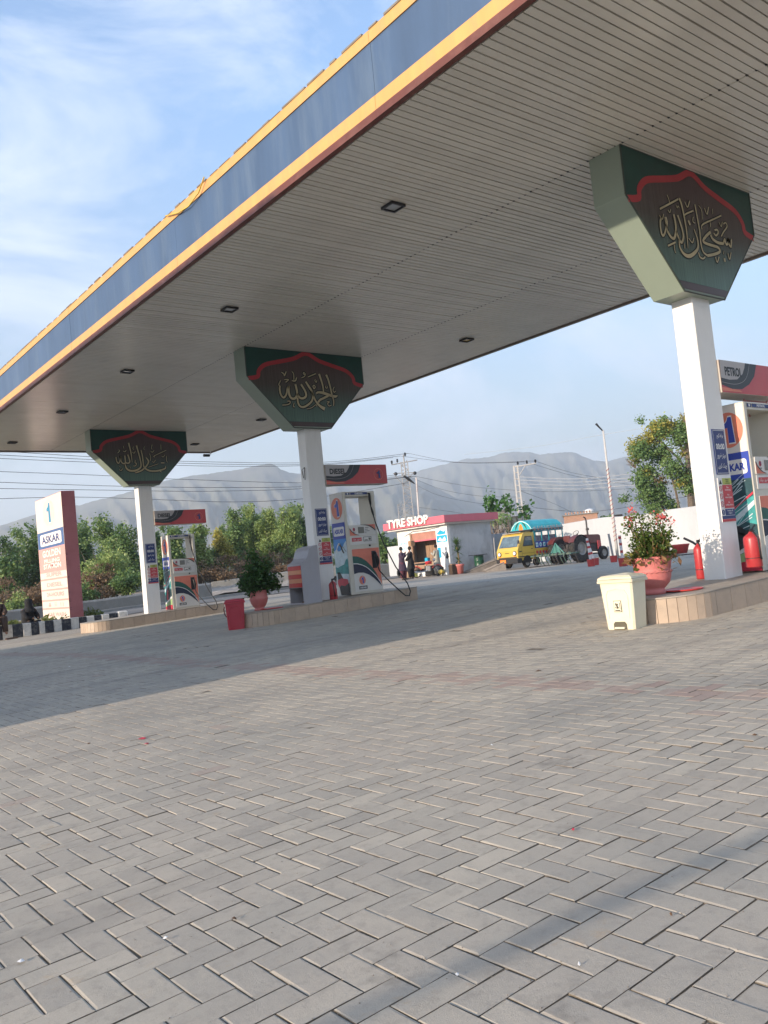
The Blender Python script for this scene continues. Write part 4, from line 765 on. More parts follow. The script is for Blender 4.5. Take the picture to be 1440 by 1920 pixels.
# two tall flowering sprigs as in the photo
for (dx, dy, h) in ((-.11, .09, .58), (-.15, .12, .44), (.10, -.14, .44), (.17, -.20, .40), (.06, -.10, .48)):
    st.tube([(dx*.4, dy*.4, .38), (dx*.8, dy*.8, .38+h*.5), (dx, dy, .38+h)], [.008, .006, .004], 5); tops.insert(0, (dx, dy, .38+h))
st.build('stems', m_stem, t)
blobs = [(x, y, z, .07, .07, .07, .1) for x, y, z in tops[5:]]+[(x*.6, y*.6, .38+(z-.38)*.55, .09, .09, .10, 0) for x, y, z in tops]+[(0, 0, .46, .20, .20, .08, 0)]
leafmesh('foliage', blobs, 2600, .030, lf_mid, t, 21, tall=1.05, shell=.1)
leafmesh('large_leaves', [(0, -.02, .45, .20, .20, .05, .3)], 420, .060, lf_mid, t, 22, tall=1.0, shell=.3, droop=.6)
leafmesh('flowers', [(x, y, z+.02, .035, .035, .03, .3) for x, y, z in tops[:6]], 170, .026, lf_pink, t, 23, tall=1.0, shell=.0)
gr = MB()
for q in range(210):
    a = rp.uniform(0, 6.28); L = rp.uniform(.14, .32); el = rp.uniform(-.1, 1.1); b0 = Vector((.14*math.cos(a), .14*math.sin(a), .40)); d = Vector((math.cos(a+rp.uniform(-.3, .3))*math.cos(el), math.sin(a)*math.cos(el), math.sin(el)))
    m1 = b0+d*L*.55+Vector((0, 0, .02)); e = b0+d*L+Vector((0, 0, -L*.22)); w = Vector((-math.sin(a), math.cos(a), 0))*.006
    gr.add([b0-w, b0+w, m1+w, m1-w, e], [(0, 1, 2, 3), (3, 2, 4)])
gr.build('grass_blades', leafmat('leaf_grass', (.05, .09, .02), (.20, .20, .08)), t)
leafmesh('dry_leaves', [(0, 0, .40, .22, .22, .06, .2)], 200, .045, lf_dry, t, 24, tall=2.6, shell=.85)
tray = MB(); tray.lathe([(.19, 0), (.22, .006), (.225, .02), (.20, .014), (.001, .012)], 24); tr = tray.build('pot_saucer', m_cabred, None); tr.location = (8.58, 5.48, gz(8.58, 5.48)+.2785); tag(tr, 'flat red saucer lying beside the geranium pot', 'saucer')
# middle: dark shrub
t = thing('potted_plant', 'dark green bushy shrub in a salmon pot on the middle island', 'potted plant', (8.40, 14.80, gz(8.4, 14.8)+.277))
MB().lathe([(0.101, 0), (0.110, .01), (0.106, .035), (0.088, .05), (0.123, .08), (0.163, .15), (0.180, .22), (0.187, .235), (0.179, .25), (0.176, .31), (0.163, .375), (0.172, .39), (0.154, .395), (0.141, .35)], 30).build('pot', m_pot, t, smooth=True)
MB().lathe([(.14, .35), (.13, .36), (.01, .365)], 14).build('soil', m_soil, t)
s = MB(); s.tube([(0, 0, .35), (.0, 0, .7), (-.04, 0, 1.02)], [.014, .010, .006], 6); s.tube([(0, 0, .4), (.2, .0, .6), (.36, 0, .62)], .006, 5); s.tube([(0, 0, .4), (-.2, .05, .6), (-.33, 0, .66)], .006, 5); s.tube([(0, 0, .5), (.18, 0, .85), (.26, 0, 1.0)], .005, 5); s.build('stems', m_stem, t)
leafmesh('foliage', [(-.02, 0, .66, .30, .30, .27, 0), (-.16, 0, .55, .26, .22, .20, -.1), (.22, -.02, .52, .24, .2, .17, -.05), (.38, 0, .46, .14, .14, .10, 0), (-.04, 0, 1.02, .13, .13, .05, .15), (-.04, 0, 1.13, .09, .09, .06, .2), (.27, 0, .92, .08, .08, .10, .1), (.02, -.05, .86, .2, .2, .1, .1)], 3300, .038, lf_dark, t, 31, tall=2.2, shell=.25)
tray = MB(); tray.lathe([(.19, 0), (.22, .006), (.225, .02), (.20, .014), (.001, .012)], 24); tr = tray.build('pot_saucer', m_cabred, None); tr.location = (8.58, 14.62, gz(8.58, 14.62)+.2785); tag(tr, 'flat red saucer lying by the shrub pot on the middle island', 'saucer')
# ================================================================ PYLON SIGN, STRIPED KERB
m_py = mat('pylon_cream', (0.72, 0.61, 0.52), rough=.5, var=.03, dirt=(.62, .48, .40), dirt_amt=.3); m_pyr = mat('pylon_faded_red', (0.40, 0.145, 0.16), rough=.5, var=.05, dirt=(.30, .08, .09), dirt_amt=.4)
m_pypk = mat('pylon_pink', (0.72, 0.32, 0.28), rough=.5, var=.04); m_pyb = mat('pylon_blue', (0.06, 0.12, 0.27), rough=.5); m_pyt = mat('pylon_teal', (0.03, 0.24, 0.38), rough=.5); m_pytx = mat('pylon_faded_text', (0.62, 0.34, 0.31), rough=.5)
m_pyd = mat('pylon_pale_disc', (.78, .55, .47), rough=.5); m_pyo = mat('pylon_text_outline', (.46, .24, .22), rough=.5); m_py2 = mat('pylon_pale', (.82, .74, .66), rough=.5)
t = thing('pylon_sign', 'tall leaning-looking price pylon with pink side and blue ASKAR panel behind the kerb', 'pylon sign', (9.45, 30.55, .10)); Z0 = .10
MB().bbox(-.22, .24, -1.50, 1.50, .0, 4.42, .01).build('box', m_pyr, t)
f = Fr((-.2225, 1.5, -Z0), (0, -1, 0), (0, 0, 1))       # u runs from the far edge (left in the photo) to the near edge
rect(f, .0, 3.0, .16, 4.50, m_py, t, 1, 'face_panel'); poly(f, ring(1.50, 3.93, .64, .47), m_pyd, t, 2, 'roundel')
poly(f, [(1.50+x*.78, 3.93+y*.76) for x, y in ONE], m_py2, t, 3, 'numeral_outline'); poly(f, [(1.50+x*.68, 3.93+y*.70) for x, y in ONE], m_pyt, t, 4, 'numeral')
rect(f, .02, 2.98, 2.70, 3.30, m_pyb, t, 2, 'blue_panel')
rp_ = [(.32, 2.83), (.42, 2.79), (2.62, 2.79), (2.72, 2.83), (2.72, 3.16), (2.62, 3.21), (.42, 3.21), (.32, 3.16)]; poly(f, rp_, m_py2, t, 3, 'name_plate'); text(f, 'ASKAR', 1.52, 3.0, 2.05, .27, m_navy, t, 4, .03)
rect(f, .02, 2.98, 1.83, 2.70, m_pypk, t, 2, 'pink_panel')
for (s_, z, w, h) in (('GOLDEN', 2.505, 2.05, .25), ('FILLING', 2.24, 1.75, .14), ('STATION', 2.05, 2.0, .18)):
    text(f, s_, 1.52, z, w*1.02, h*1.1, m_pyo, t, 3, .042); text(f, s_, 1.50, z, w, h, m_py2, t, 4, .03)
for (s_, z, w, h) in (('SUPER', 1.745, 1.75, .15), ('DIESEL', 1.39, 1.75, .15), ('24-HOURS', 1.045, 1.95, .15), ('CAR WASH', .34, 1.95, .14)): text(f, s_, 1.60, z, w, h, m_pytx, t, 3, .03)
for z in (1.585, 1.21, .835, .545): rect(f, .02, 2.98, z-.03, z+.03, m_pypk, t, 2, 'pink_rule')
b = MB()
for (u, v, w, h) in ((.75, .65, .3, .07), (.82, .72, .16, .06), (1.42, .64, .3, .02), (1.42, .69, .3, .02), (1.42, .74, .3, .02), (2.1, .68, .06, .14), (2.35, .68, .06, .14)): rect(f, u, u+w, v-h/2, v+h/2, None, None, 3, mb=b)
b.build('pictogram', m_pytx, t)
b = MB(); rq = random.Random(8)
for q in range(34): 
    z = rq.uniform(.3, 4.3); x = rq.choice((-.22, .16))+rq.uniform(0, .02); b.box(x, x+rq.uniform(.03, .08), -1.503, -1.5002, z, z+.008)
b.build('rust_mark', mat('rust_dark', (.06, .02, .02)), t)
m_kw = mat('kerb_white_paint', (0.72, 0.70, 0.66), rough=.8, var=.1, dirt=(.30, .28, .25), dirt_amt=.6, dirt_scale=9); m_kb = mat('kerb_black_paint', (0.025, 0.03, 0.045), rough=.7, var=.2, dirt=(.30, .29, .27), dirt_amt=.6, dirt_scale=8)
t = thing('striped_kerb', 'black and white painted kerb blocks in front of the pylon sign', 'kerb', (8.4, 27.8, -.21))
edges = [4.4+.32*k for k in range(6)]+[6.41, 6.763, 7.069, 7.367, 7.624, 7.857, 8.042, 8.307, 8.561, 8.85, 9.112, 9.363, 9.613, 9.853, 10.111, 10.405]
for i, (a, b) in enumerate(zip(edges[:-1], edges[1:])):
    white = (len(edges)-i) % 2 == 1
    if abs(a-7.624) < .01 or abs(a-7.857) < .01: mm = m_kw if abs(a-7.857) < .01 else m_kb
    MB().bbox(a+.004, b-.004, 27.80+rnd.uniform(0, .012), 28.02, -.25, .222+rnd.uniform(-.008, .008), .015).build('kerb_block', m_kb if not white else m_kw, t, world=True)
MB().bbox(10.41, 10.75, 27.80, 28.02, -.25, .26, .03).build('kerb_block', m_kw, t, world=True)
md = sheet('median_soil', np.arange(4.0, 10.9, .45), np.arange(28.0, 33.4, .45), 0, mat('median_soil', (.22, .18, .11), rough=.95, var=.3, vscale=3, dirt=(.10, .14, .04), dirt_amt=.7, dirt_scale=2, bump=.8, bscale=20), zf=lambda X, Y: .15+.05*np.sin(X*2.1)*np.cos(Y*1.7)+.04*np.sin(Y*3+X))
MB().bbox(4.4, 10.8, 33.2, 33.4, -.4, .2, .01).build('median_rear_kerb', m_kw)['kind'] = 'structure'
leafmesh('median_grass', [(10.2, 30.3, .22, .55, 1.2, .12, .4), (8.7, 29, .2, .4, .6, .08, .5), (7.4, 30, .2, .8, 1, .06, .3)], 900, .05, leafmat('leaf_weed', (.05, .09, .02), (.16, .20, .05)), None, 41, tall=3, kind='stuff')
# ================================================================ LOW WALLS, GRAVEL
m_conc = mat('weathered_concrete', (0.20, 0.20, 0.19), rough=.9, var=.15, vscale=1.5, bump=.6, bscale=14, dirt=(.13, .12, .11), dirt_amt=.6, dirt_scale=1.4)
def lowwall(pts, th, lab, top_round=True):
    """pts: x, y, z_bottom, z_top"""
    c = pts[len(pts)//2]; t = thing('low_concrete_wall', lab, 'wall', (c[0], c[1], c[2])); b = MB(); V = []
    rw = random.Random(len(pts)+int(c[0])); fine = []
    for p, q in zip(pts[:-1], pts[1:]):
        for k in range(12): fine.append([p[i]+(q[i]-p[i])*k/12 for i in range(4)])
    fine.append(pts[-1])
    for x, y, z0, z1 in fine:
        j = rw.uniform(-.02, .02); z1 += j; h = z1
        for dy, z in ((0, z0-.3), (0, h-.10), (.06, h-.02), (th/2, h), (th-.06, h-.02), (th, h-.10), (th, z0-.3)): V.append((x, y+dy, z))
    n = len(fine)
    b.add(V, [(i*7+k, (i+1)*7+k, (i+1)*7+k+1, i*7+k+1) for i in range(n-1) for k in range(6)]+[tuple(range(6, -1, -1)), tuple(range((n-1)*7, n*7))])
    b.build('wall', m_conc, t, world=True)
lowwall([(4.0, 45, -.6, .33), (10.9, 45, -.1, .46), (18.0, 45, .0, .62), (22.5, 45, .05, .86)], .45, 'long low grey concrete wall beyond the road behind the pylon sign')
lowwall([(37.5, 56.5, 0, .9), (42, 55, 0, .95), (49, 54, 0, .95)], .45, 'low grey wall left of the tyre shop in front of green bushes')
p1, p2 = at(398, 1100, 62), at(545, 1082, 62)
lowwall([(p1.x, p1.y, -.4, p1.z+.35), (p2.x, p2.y, -.2, p2.z+.45), (p2.x+6, p2.y-2.5, -.2, p2.z+.5)], .5, 'rough stone edge wall under the brown dry shrubs')
gv = sheet('gravel_bank', np.arange(22, 37.1, .75), np.arange(46.3, 62.1, .75), 0, mat('gravel_bank', (.34, .29, .24), rough=.95, var=.35, vscale=5, bump=1.0, bscale=9, dirt=(.16, .13, .10), dirt_amt=.7, dirt_scale=1.2), keep=lambda x, y: y > 37.5+.38*x, zf=lambda X, Y: .10+.045*(Y-46)+.12*np.sin(X*1.9+Y)*np.cos(Y*1.3)-.0*X)
# ================================================================ TREES
m_bark = mat('bark', (.13, .10, .075), rough=.9, var=.3, vscale=8, bump=.5)
lfA = leafmat('leaf_poplar', (.06, .13, .045), (.20, .30, .095), (.36, .43, .15)); lfB = leafmat('leaf_dark_green', (.04, .095, .035), (.13, .22, .065), (.26, .34, .10))
lfC = leafmat('leaf_yellow_green', (.12, .20, .06), (.30, .39, .12), (.44, .50, .18)); lfD = leafmat('leaf_yellow', (.20, .21, .045), (.48, .42, .09)); lfE = leafmat('leaf_brown', (.11, .07, .04), (.28, .18, .10), (.38, .29, .18))
def tree(name, lab, cat, px, top, base, hw, D, leaf, n, size, seed, group, shape='col', tilt=0.0):
    p = at(px, base, D); T = at(px-.1*(base-top)*0, top, D); zb = p.z; H = T.z-zb; R = hw*D/F_PX*1.38
    t = thing(name, lab, cat, (p.x, p.y, min(zb, .2)), 0, group); b0 = zb-min(zb, .2); rt = random.Random(seed)
    s = MB()
    for q in range(3 if shape != 'shrub' else 5):
        dx, dy = rt.uniform(-.5, .5)*R, rt.uniform(-.5, .5)*R
        s.tube([(dx*.2, dy*.2, -.3), (dx*.5, dy*.5, b0+H*.4), (dx, dy, b0+H*.85)], [.035*H**.5, .025*H**.5, .006], 5)
    s.build('trunk', m_bark, t)
    bl = []
    nb = 11 if shape == 'col' else 8
    for q in range(nb):
        f = q/(nb-1)
        if shape == 'col': w = R*(.35+1.0*math.sin(math.pi*min(1, f*.8+.18)))*.75; zc_ = b0+H*(.10+.80*f)
        elif shape == 'broad': w = R*(.55+.5*math.sin(math.pi*f)); zc_ = b0+H*(.2+.62*f)
        else: w = R*.8; zc_ = b0+H*rt.uniform(.2, .7)
        a = rt.uniform(0, 6.28); o = rt.uniform(.1, .75)*(R if shape == 'shrub' else R*.6)
        bl.append((math.cos(a)*o, math.sin(a)*o, zc_, w*rt.uniform(.45, .75), w*rt.uniform(.45, .75), H*rt.uniform(.09, .17), rt.uniform(-.12, .35)))
    for q in range(5):
        a = rt.uniform(0, 6.28); bl.append((math.cos(a)*R*rt.uniform(.1, .5), math.sin(a)*R*rt.uniform(.1, .5), b0+H*rt.uniform(.85, 1.0), R*.14, R*.14, H*.07, rt.uniform(0, .3)))
    leafmesh('crown', bl, n, size, leaf, t, seed, tall=1.5, shell=.2)
G1 = 'trees behind the low wall at left'
def pos(px): return 'left edge' if px < 40 else ''
L_ = [(8, 1010, 1150, 34, 62, lfB, 2600, 'dark tree cut by the left edge of the photo'), (58, 988, 1150, 42, 64, lfA, 3600, 'grey green tree just left of the pylon sign'), (98, 1010, 1140, 30, 63, lfB, 1800, 'tree mostly hidden behind the pylon sign'),
      (165, 980, 1130, 30, 66, lfA, 2600, 'slender tree just right of the pylon sign, behind a bush'), (213, 970, 1120, 36, 64, lfA, 3600, 'tallest tree between the pylon sign and the left column'), (246, 985, 1110, 26, 62, lfB, 2000, 'dark tree touching the left edge of the left column'),
      (300, 1000, 1100, 22, 65, lfB, 1500, 'tree seen between the left column and its dispenser'), (330, 985, 1095, 28, 62, lfA, 2400, 'tree seen through the opening of the left dispenser'), (378, 985, 1085, 22, 64, lfC, 2300, 'conical yellow green tree just right of the left dispenser'), (402, 1030, 1085, 16, 66, lfB, 1000, 'low dark tree behind the left hose')]
for i, (px, tp, bs, hw, D, lf, n, lab) in enumerate(L_): tree('broadleaf_tree', lab, 'tree', px, tp, bs, hw, D, lf, int(n*3.2), .125, 50+i, G1)
tree('broadleaf_tree', 'small tree with golden yellow leaves above the brown shrubs', 'tree', 420, 992, 1070, 19, 66, lfD, 2900, .125, 71, G1)
Mx = [(447, 955, 1062, 24, 70, lfA, 2100, 'first tall green tree right of the yellow one'), (480, 950, 1060, 27, 72, lfC, 2800, 'light green tree above the dark potted shrub'), (513, 958, 1058, 27, 70, lfC, 2800, 'light green tree right above the potted shrub'), (548, 945, 1055, 25, 68, lfC, 2600, 'tallest light green tree left of the middle column'), (572, 950, 1050, 20, 70, lfA, 1700, 'green tree partly behind the middle column'), (615, 985, 1060, 20, 70, lfA, 800, 'tree hidden between middle column and dispenser')]
Mx += [(430, 985, 1062, 22, 74, lfA, 1500, 'green tree behind the yellow one at its right'), (464, 975, 1060, 26, 75, lfA, 1600, 'green tree in the second row above the potted shrub at its left'), (497, 972, 1060, 28, 75, lfA, 1700, 'darker green tree in the second row behind the potted shrub'), (532, 968, 1058, 26, 74, lfC, 1700, 'green tree in the second row left of the grey cabinet'), (562, 962, 1055, 24, 74, lfA, 1500, 'green tree in the second row against the middle column')]
for i, (px, tp, bs, hw, D, lf, n, lab) in enumerate(Mx): tree('poplar_tree', lab, 'tree', px, tp, bs, hw, D, lf, int(n*3.6), .11, 80+i, 'poplars behind the brown shrubs')
for i, (px, tp, hw, n) in enumerate(((722, 1003, 17, 1500), (745, 1012, 15, 1200))): tree('broadleaf_tree', ('dense green bush between the diesel dispenser and the tyre shop', 'green bush touching the left wall of the tyre shop')[i], 'tree', px, tp, 1058, hw, 72, lfA if i else lfB, n, .2, 95+i, None, 'broad')
G3 = 'dry brown shrubs beyond the road'
for i, (px, tp, bs, hw, D, lf, n, lab) in enumerate([(12, 1085, 1152, 38, 56, lfE, 1500, 'brown and green shrub at the left edge beside the seated people'), (72, 1095, 1142, 30, 55, lfE, 1300, 'dry pinkish brown shrub left of the pylon sign'), (35, 1110, 1150, 22, 54, lfC, 700, 'low yellow green shrub left of the pylon sign'), (196, 1010, 1125, 44, 57, lfC, 3600, 'dense bright green bush right of the pylon sign'), (185, 1060, 1130, 36, 55, lfE, 1700, 'brown leaved bush in front of the bright green bush'), (235, 1070, 1120, 28, 54, lfB, 1500, 'dark green shrub beside the foot of the left column'), (160, 1095, 1130, 16, 53, lfB, 700, 'grey green low shrub against the pylon sign'),
    (395, 1052, 1098, 30, 63, lfE, 1500, 'brown dry shrub right behind the left hose'), (435, 1042, 1094, 32, 64, lfE, 1900, 'brown dry shrub left of the dark potted shrub'), (478, 1035, 1088, 30, 66, lfE, 1700, 'brown dry shrub behind the dark potted shrub'), (520, 1035, 1084, 28, 66, lfE, 1700, 'brown dry shrub right of the dark potted shrub'), (550, 1037, 1080, 20, 68, lfE, 1100, 'brown dry shrub touching the grey cabinet'), (600, 1050, 1080, 24, 68, lfE, 700, 'brown shrub hidden behind the middle column')]):
    tree('shrub', lab, 'shrub', px, tp, bs, hw, D, lf, int(n*1.9), .095, 110+i, G3 if lf is lfE else None, 'shrub')
# large tree behind the white wall
p = at(1296, 1015, 58); t = thing('large_tree', 'tall tree with yellow green crown behind the white wall beside the right column', 'tree', (p.x, p.y, 0))
s = MB(); rt = random.Random(2)
def off(px, py): q = at(px, py, 58); return (q.x-p.x, q.y-p.y, q.z)
s.tube([off(1299, 1040), off(1297, 950), off(1290, 880), off(1288, 830), off(1290, 775)], [.30, .24, .17, .11, .04], 8)
for a in ([(1290, 885), (1268, 855), (1240, 830), (1215, 800)], [(1292, 900), (1270, 870), (1235, 850)], [(1285, 850), (1262, 815), (1258, 785)], [(1249, 1010), (1242, 950), (1225, 890)], [(1282, 1000), (1268, 925), (1255, 880)], [(1228, 1010), (1222, 990)]): s.tube([off(*q) for q in a], [.11, .08, .05, .02][:len(a)], 6)
s.build('trunk', m_bark, t)
def bl(L): 
    o = []
    for (px, py, r, tn) in L: q = off(px, py); R = r*58/F_PX; o.append((q[0]+rt.uniform(-.6, .6), q[1]+rt.uniform(-.6, .6), q[2], R, R, R*.85, tn))
    return o
leafmesh('crown', bl([(1206, 785, 9, .1), (1200, 850, 22, 0), (1212, 890, 26, 0), (1205, 930, 24, 0), (1240, 850, 25, .1), (1265, 820, 25, .1), (1238, 810, 16, .1), (1285, 800, 18, 0), (1225, 800, 13, .1), (1240, 790, 10, .1), (1255, 880, 22, .1), (1275, 900, 20, 0), (1250, 915, 18, -.1), (1240, 940, 17, -.1), (1215, 955, 13, 0), (1195, 905, 14, 0), (1272, 945, 15, 0), (1282, 970, 15, 0), (1225, 985, 6, .1), (1240, 1002, 8, .1), (1276, 995, 14, 0), (1188, 935, 8, 0), (1300, 860, 22, 0), (1310, 820, 15, 0), (1297, 920, 16, 0)]), 15500, .12, lfA, t, 7, tall=1.3, shell=.1)
leafmesh('yellow_crown', bl([(1215, 835, 24, 0), (1238, 812, 22, .1), (1258, 800, 20, .1), (1278, 795, 15, .1), (1200, 838, 12, .1), (1285, 895, 14, .2), (1278, 905, 11, .3), (1180, 862, 9, -.1), (1198, 890, 10, 0), (1270, 850, 14, 0), (1296, 780, 16, -.1)]), 5200, .11, lfD, t, 8, tall=1.5, shell=.1)
leafmesh('brown_leaves', bl([(1242, 900, 6, 0), (1235, 905, 6, .2)]), 110, .14, lfE, t, 9)
s = MB()
for q in range(12):
    a = (1180+rt.uniform(-8, 12), 862+rt.uniform(-6, 10)); s.tube([off(1192, 878), off((1192+a[0])/2, (878+a[1])/2-2), off(*a)], [.03, .02, .008], 4)
    a = (1285+rt.uniform(-12, 14), 772+rt.uniform(-6, 12)); s.tube([off(1290, 800), off(*a)], [.03, .008], 4)
s.build('twigs', m_bark, t)
# ================================================================ TYRE SHOP
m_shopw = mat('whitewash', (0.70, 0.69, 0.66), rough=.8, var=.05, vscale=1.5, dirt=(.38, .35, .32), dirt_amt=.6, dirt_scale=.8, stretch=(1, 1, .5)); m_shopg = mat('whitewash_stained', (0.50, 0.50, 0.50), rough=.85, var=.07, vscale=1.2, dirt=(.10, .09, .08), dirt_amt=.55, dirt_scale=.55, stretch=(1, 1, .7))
m_shr = mat('shop_fascia_red', (0.58, 0.13, 0.17), rough=.5, var=.05, dirt=(.42, .15, .15), dirt_amt=.3); m_dk = mat('dark_interior', (.02, .015, .015), rough=.9); m_wood = mat('shop_wood', (.30, .19, .12), rough=.7, var=.25, vscale=3, stretch=(1, 6, 1)); m_shut = mat('rolled_shutter', (.42, .20, .15), rough=.5, var=.15); m_cy = mat('print_cyan', (.02, .36, .55), rough=.4, var=.2)
t = thing('tyre_shop', 'small whitewashed tyre shop with red roof band and TYRE SHOP lettering', 'shop', (33.2, 36.0, 0))
w = MB(); w.box(33.2, 33.42, 39.42, 40.6, -.3, 2.9); w.box(33.2, 33.42, 36.0, 37.02, -.3, 2.9); w.box(33.2, 33.42, 37.02, 39.42, 2.62, 2.9); w.box(33.2, 33.42, 37.02, 39.42, -.3, .25); w.build('front_wall', m_shopw, t, world=True)
MB().box(33.422, 36.8, 36.0, 36.2, -.3, 2.9).build('side_wall', m_shopg, t, world=True); MB().box(33.42, 36.8, 40.4, 40.6, -.3, 2.9).build('side_wall', m_shopg, t, world=True); MB().box(36.6, 36.8, 36.2, 40.4, -.3, 2.9).build('rear_wall', m_shopg, t, world=True)
MB().box(33.6, 36.6, 36.2, 40.4, .0, .02).build('floor', m_dk, t, world=True); MB().box(32.85, 36.95, 35.75, 41.1, 2.902, 3.05).build('roof', m_shopw, t, world=True)
rf = MB(); rf.box(32.68, 32.85, 35.58, 41.27, 3.0, 3.42); rf.box(32.85, 37.1, 35.58, 35.748, 3.0, 3.42); rf.box(32.85, 37.1, 41.102, 41.27, 3.0, 3.42); rf.build('roof_band', m_shr, t, world=True)
sh = MB()
for q in range(7): sh.box(33.26+.012*(q % 2), 33.36, 37.03, 39.41, 2.18+.062*q, 2.24+.062*q)
sh.build('rolled_shutter', m_shut, t, world=True); MB().box(33.23, 33.30, 37.02, 39.42, 2.10, 2.18).build('shutter_rail', m_shr, t, world=True); MB().box(33.22, 33.34, 39.28, 39.415, .25, 2.62).build('door_post', m_wood, t, world=True)
for q in range(5): MB().box(34.3, 34.34, 37.75+.31*q, 38.04+.31*q, .6, 2.3).build('plank', m_wood, t, world=True)
MB().box(34.4, 34.45, 37.0, 40.3, .0, 2.6).build('inner_partition', mat('inner_wall', (.35, .31, .27)), t, world=True); MB().box(34.2, 34.38, 37.0, 37.55, .1, 2.2).build('inner_doorway_dark', m_dk, t, world=True)  # doorway is a solid block, its near-black colour stands in for interior shade
MB().box(33.05, 33.6, 37.1, 39.2, .45, .85).build('counter', m_wood, t, world=True)
f = Fr((32.679-33.2, 41.27-36.0, 0), (0, -1, 0), (0, 0, 1)); text(f, 'TYRE SHOP', 2.45, 3.34, 3.85, .52, mat('sign_cream', (.80, .76, .66), rough=.5), t, 2, .03, depth=.09); text(f, 'TYRE SHOP', 2.43, 3.32, 3.85, .52, mat('sign_back', (.30, .06, .05)), t, 1, .05)
f = Fr((-.001, 4.6, 0), (0, -1, 0), (0, 0, 1))
rect(f, 3.6, 4.58, 1.72, 2.68, m_white, t, 1, 'poster'); rect(f, 3.64, 4.54, 1.90, 2.30, m_cy, t, 2, 'poster_print'); poly(f, [(3.66, 2.4), (4.0, 2.62), (4.3, 2.5), (4.5, 2.62), (4.4, 2.36), (3.9, 2.34)][::-1], m_cy, t, 2, 'poster_print'); poly(f, [(3.7, 2.02), (3.95, 2.2), (4.1, 2.05), (4.35, 2.22), (4.45, 1.98), (4.1, 1.93)][::-1], m_white, t, 3, 'poster_print'); rect(f, 3.62, 3.9, 1.0, 1.6, m_cy, t, 1, 'poster_print'); poly(f, [(4.25, .95), (4.42, 1.35), (4.54, 1.0), (4.40, .9)][::-1], m_char, t, 2, 'poster_mark')
text(f, '\uFEAE\uFEEA\uFB7C\uFEE8\uFB58', .55, 2.06, .75, .22, m_cy, t, 1, .02); text(f, '\uFEE1\uFE8E\uFB90', .6, 1.74, .5, .18, m_cy, t, 1, .02)
MB().tube([(36.85, 35.95, 2.9), (36.9, 35.93, 2.2), (36.86, 35.95, .2)], .035, 6).build('drain_pipe', mat('pipe_grey', (.35, .34, .33)), t, world=True)
# clutter in front of the opening
def tyre(x, y, z, flat, lab, r=.30):
    t_ = thing('tyre', lab, 'tyre', (x, y, z), 0, 'loose tyres at the tyre shop'); b_ = MB(); b_.lathe([(r*.6, -.09), (r*.9, -.10), (r, -.06), (r, .06), (r*.9, .10), (r*.6, .09)], 20, axis='z' if flat else 'x', cap=False); b_.build('casing', mat('tyre_black', (.02, .02, .02), rough=.85, var=.3, vscale=12, dirt=(.12, .1, .08), dirt_amt=.5, dirt_scale=6), t_)
for q in range(3): tyre(32.75, 37.35, .10+.2*q, True, ('bottom', 'middle', 'top')[q]+' tyre of the small stack beside the shop poster')
tyre(32.95, 39.75, .30, False, 'tyre leaning on the shop front under the cyan lettering'); tyre(32.95, 40.3, .30, False, 'tyre leaning at the left corner of the shop front'); tyre(33.8, 38.6, .30, False, 'tyre standing inside the shop opening', .33)
for (x, y, s_, m__, lab, nm, cat_) in ((32.6, 39.2, .34, m_wood, 'wooden crate on the ground behind the people at the shop', 'crate', 'crate'), (32.7, 38.7, .26, MATS['print_yellow_green'] if 'print_yellow_green' in MATS else m_wood, 'yellow green jerrycan by the shop opening', 'jerrycan', 'jerrycan'), (33.3, 38.1, .22, m_cy, 'blue tool box on the shop counter', 'tool_box', 'tool box')):
    z_ = .86 if nm == 'tool_box' else 0; o_ = MB().bbox(-s_/2, s_/2, -s_*.6, s_*.6, 0, s_, .02).add([(-.02, -s_*.3, s_), (.02, -s_*.3, s_), (.02, s_*.3, s_+.05), (-.02, s_*.3, s_+.05)], [(0, 1, 2, 3)]).build(nm, m__); o_.location = (x, y, z_); tag(o_, lab, cat_)
o_ = MB().tube([(33.19, 39.9, 2.5), (33.15, 39.0, 2.75), (33.15, 38, 2.72), (33.16, 36.6, 2.8)], .012, 4).build('shop_cable', m_blk); tag(o_, 'black cable sagging over the shop opening', 'cable')
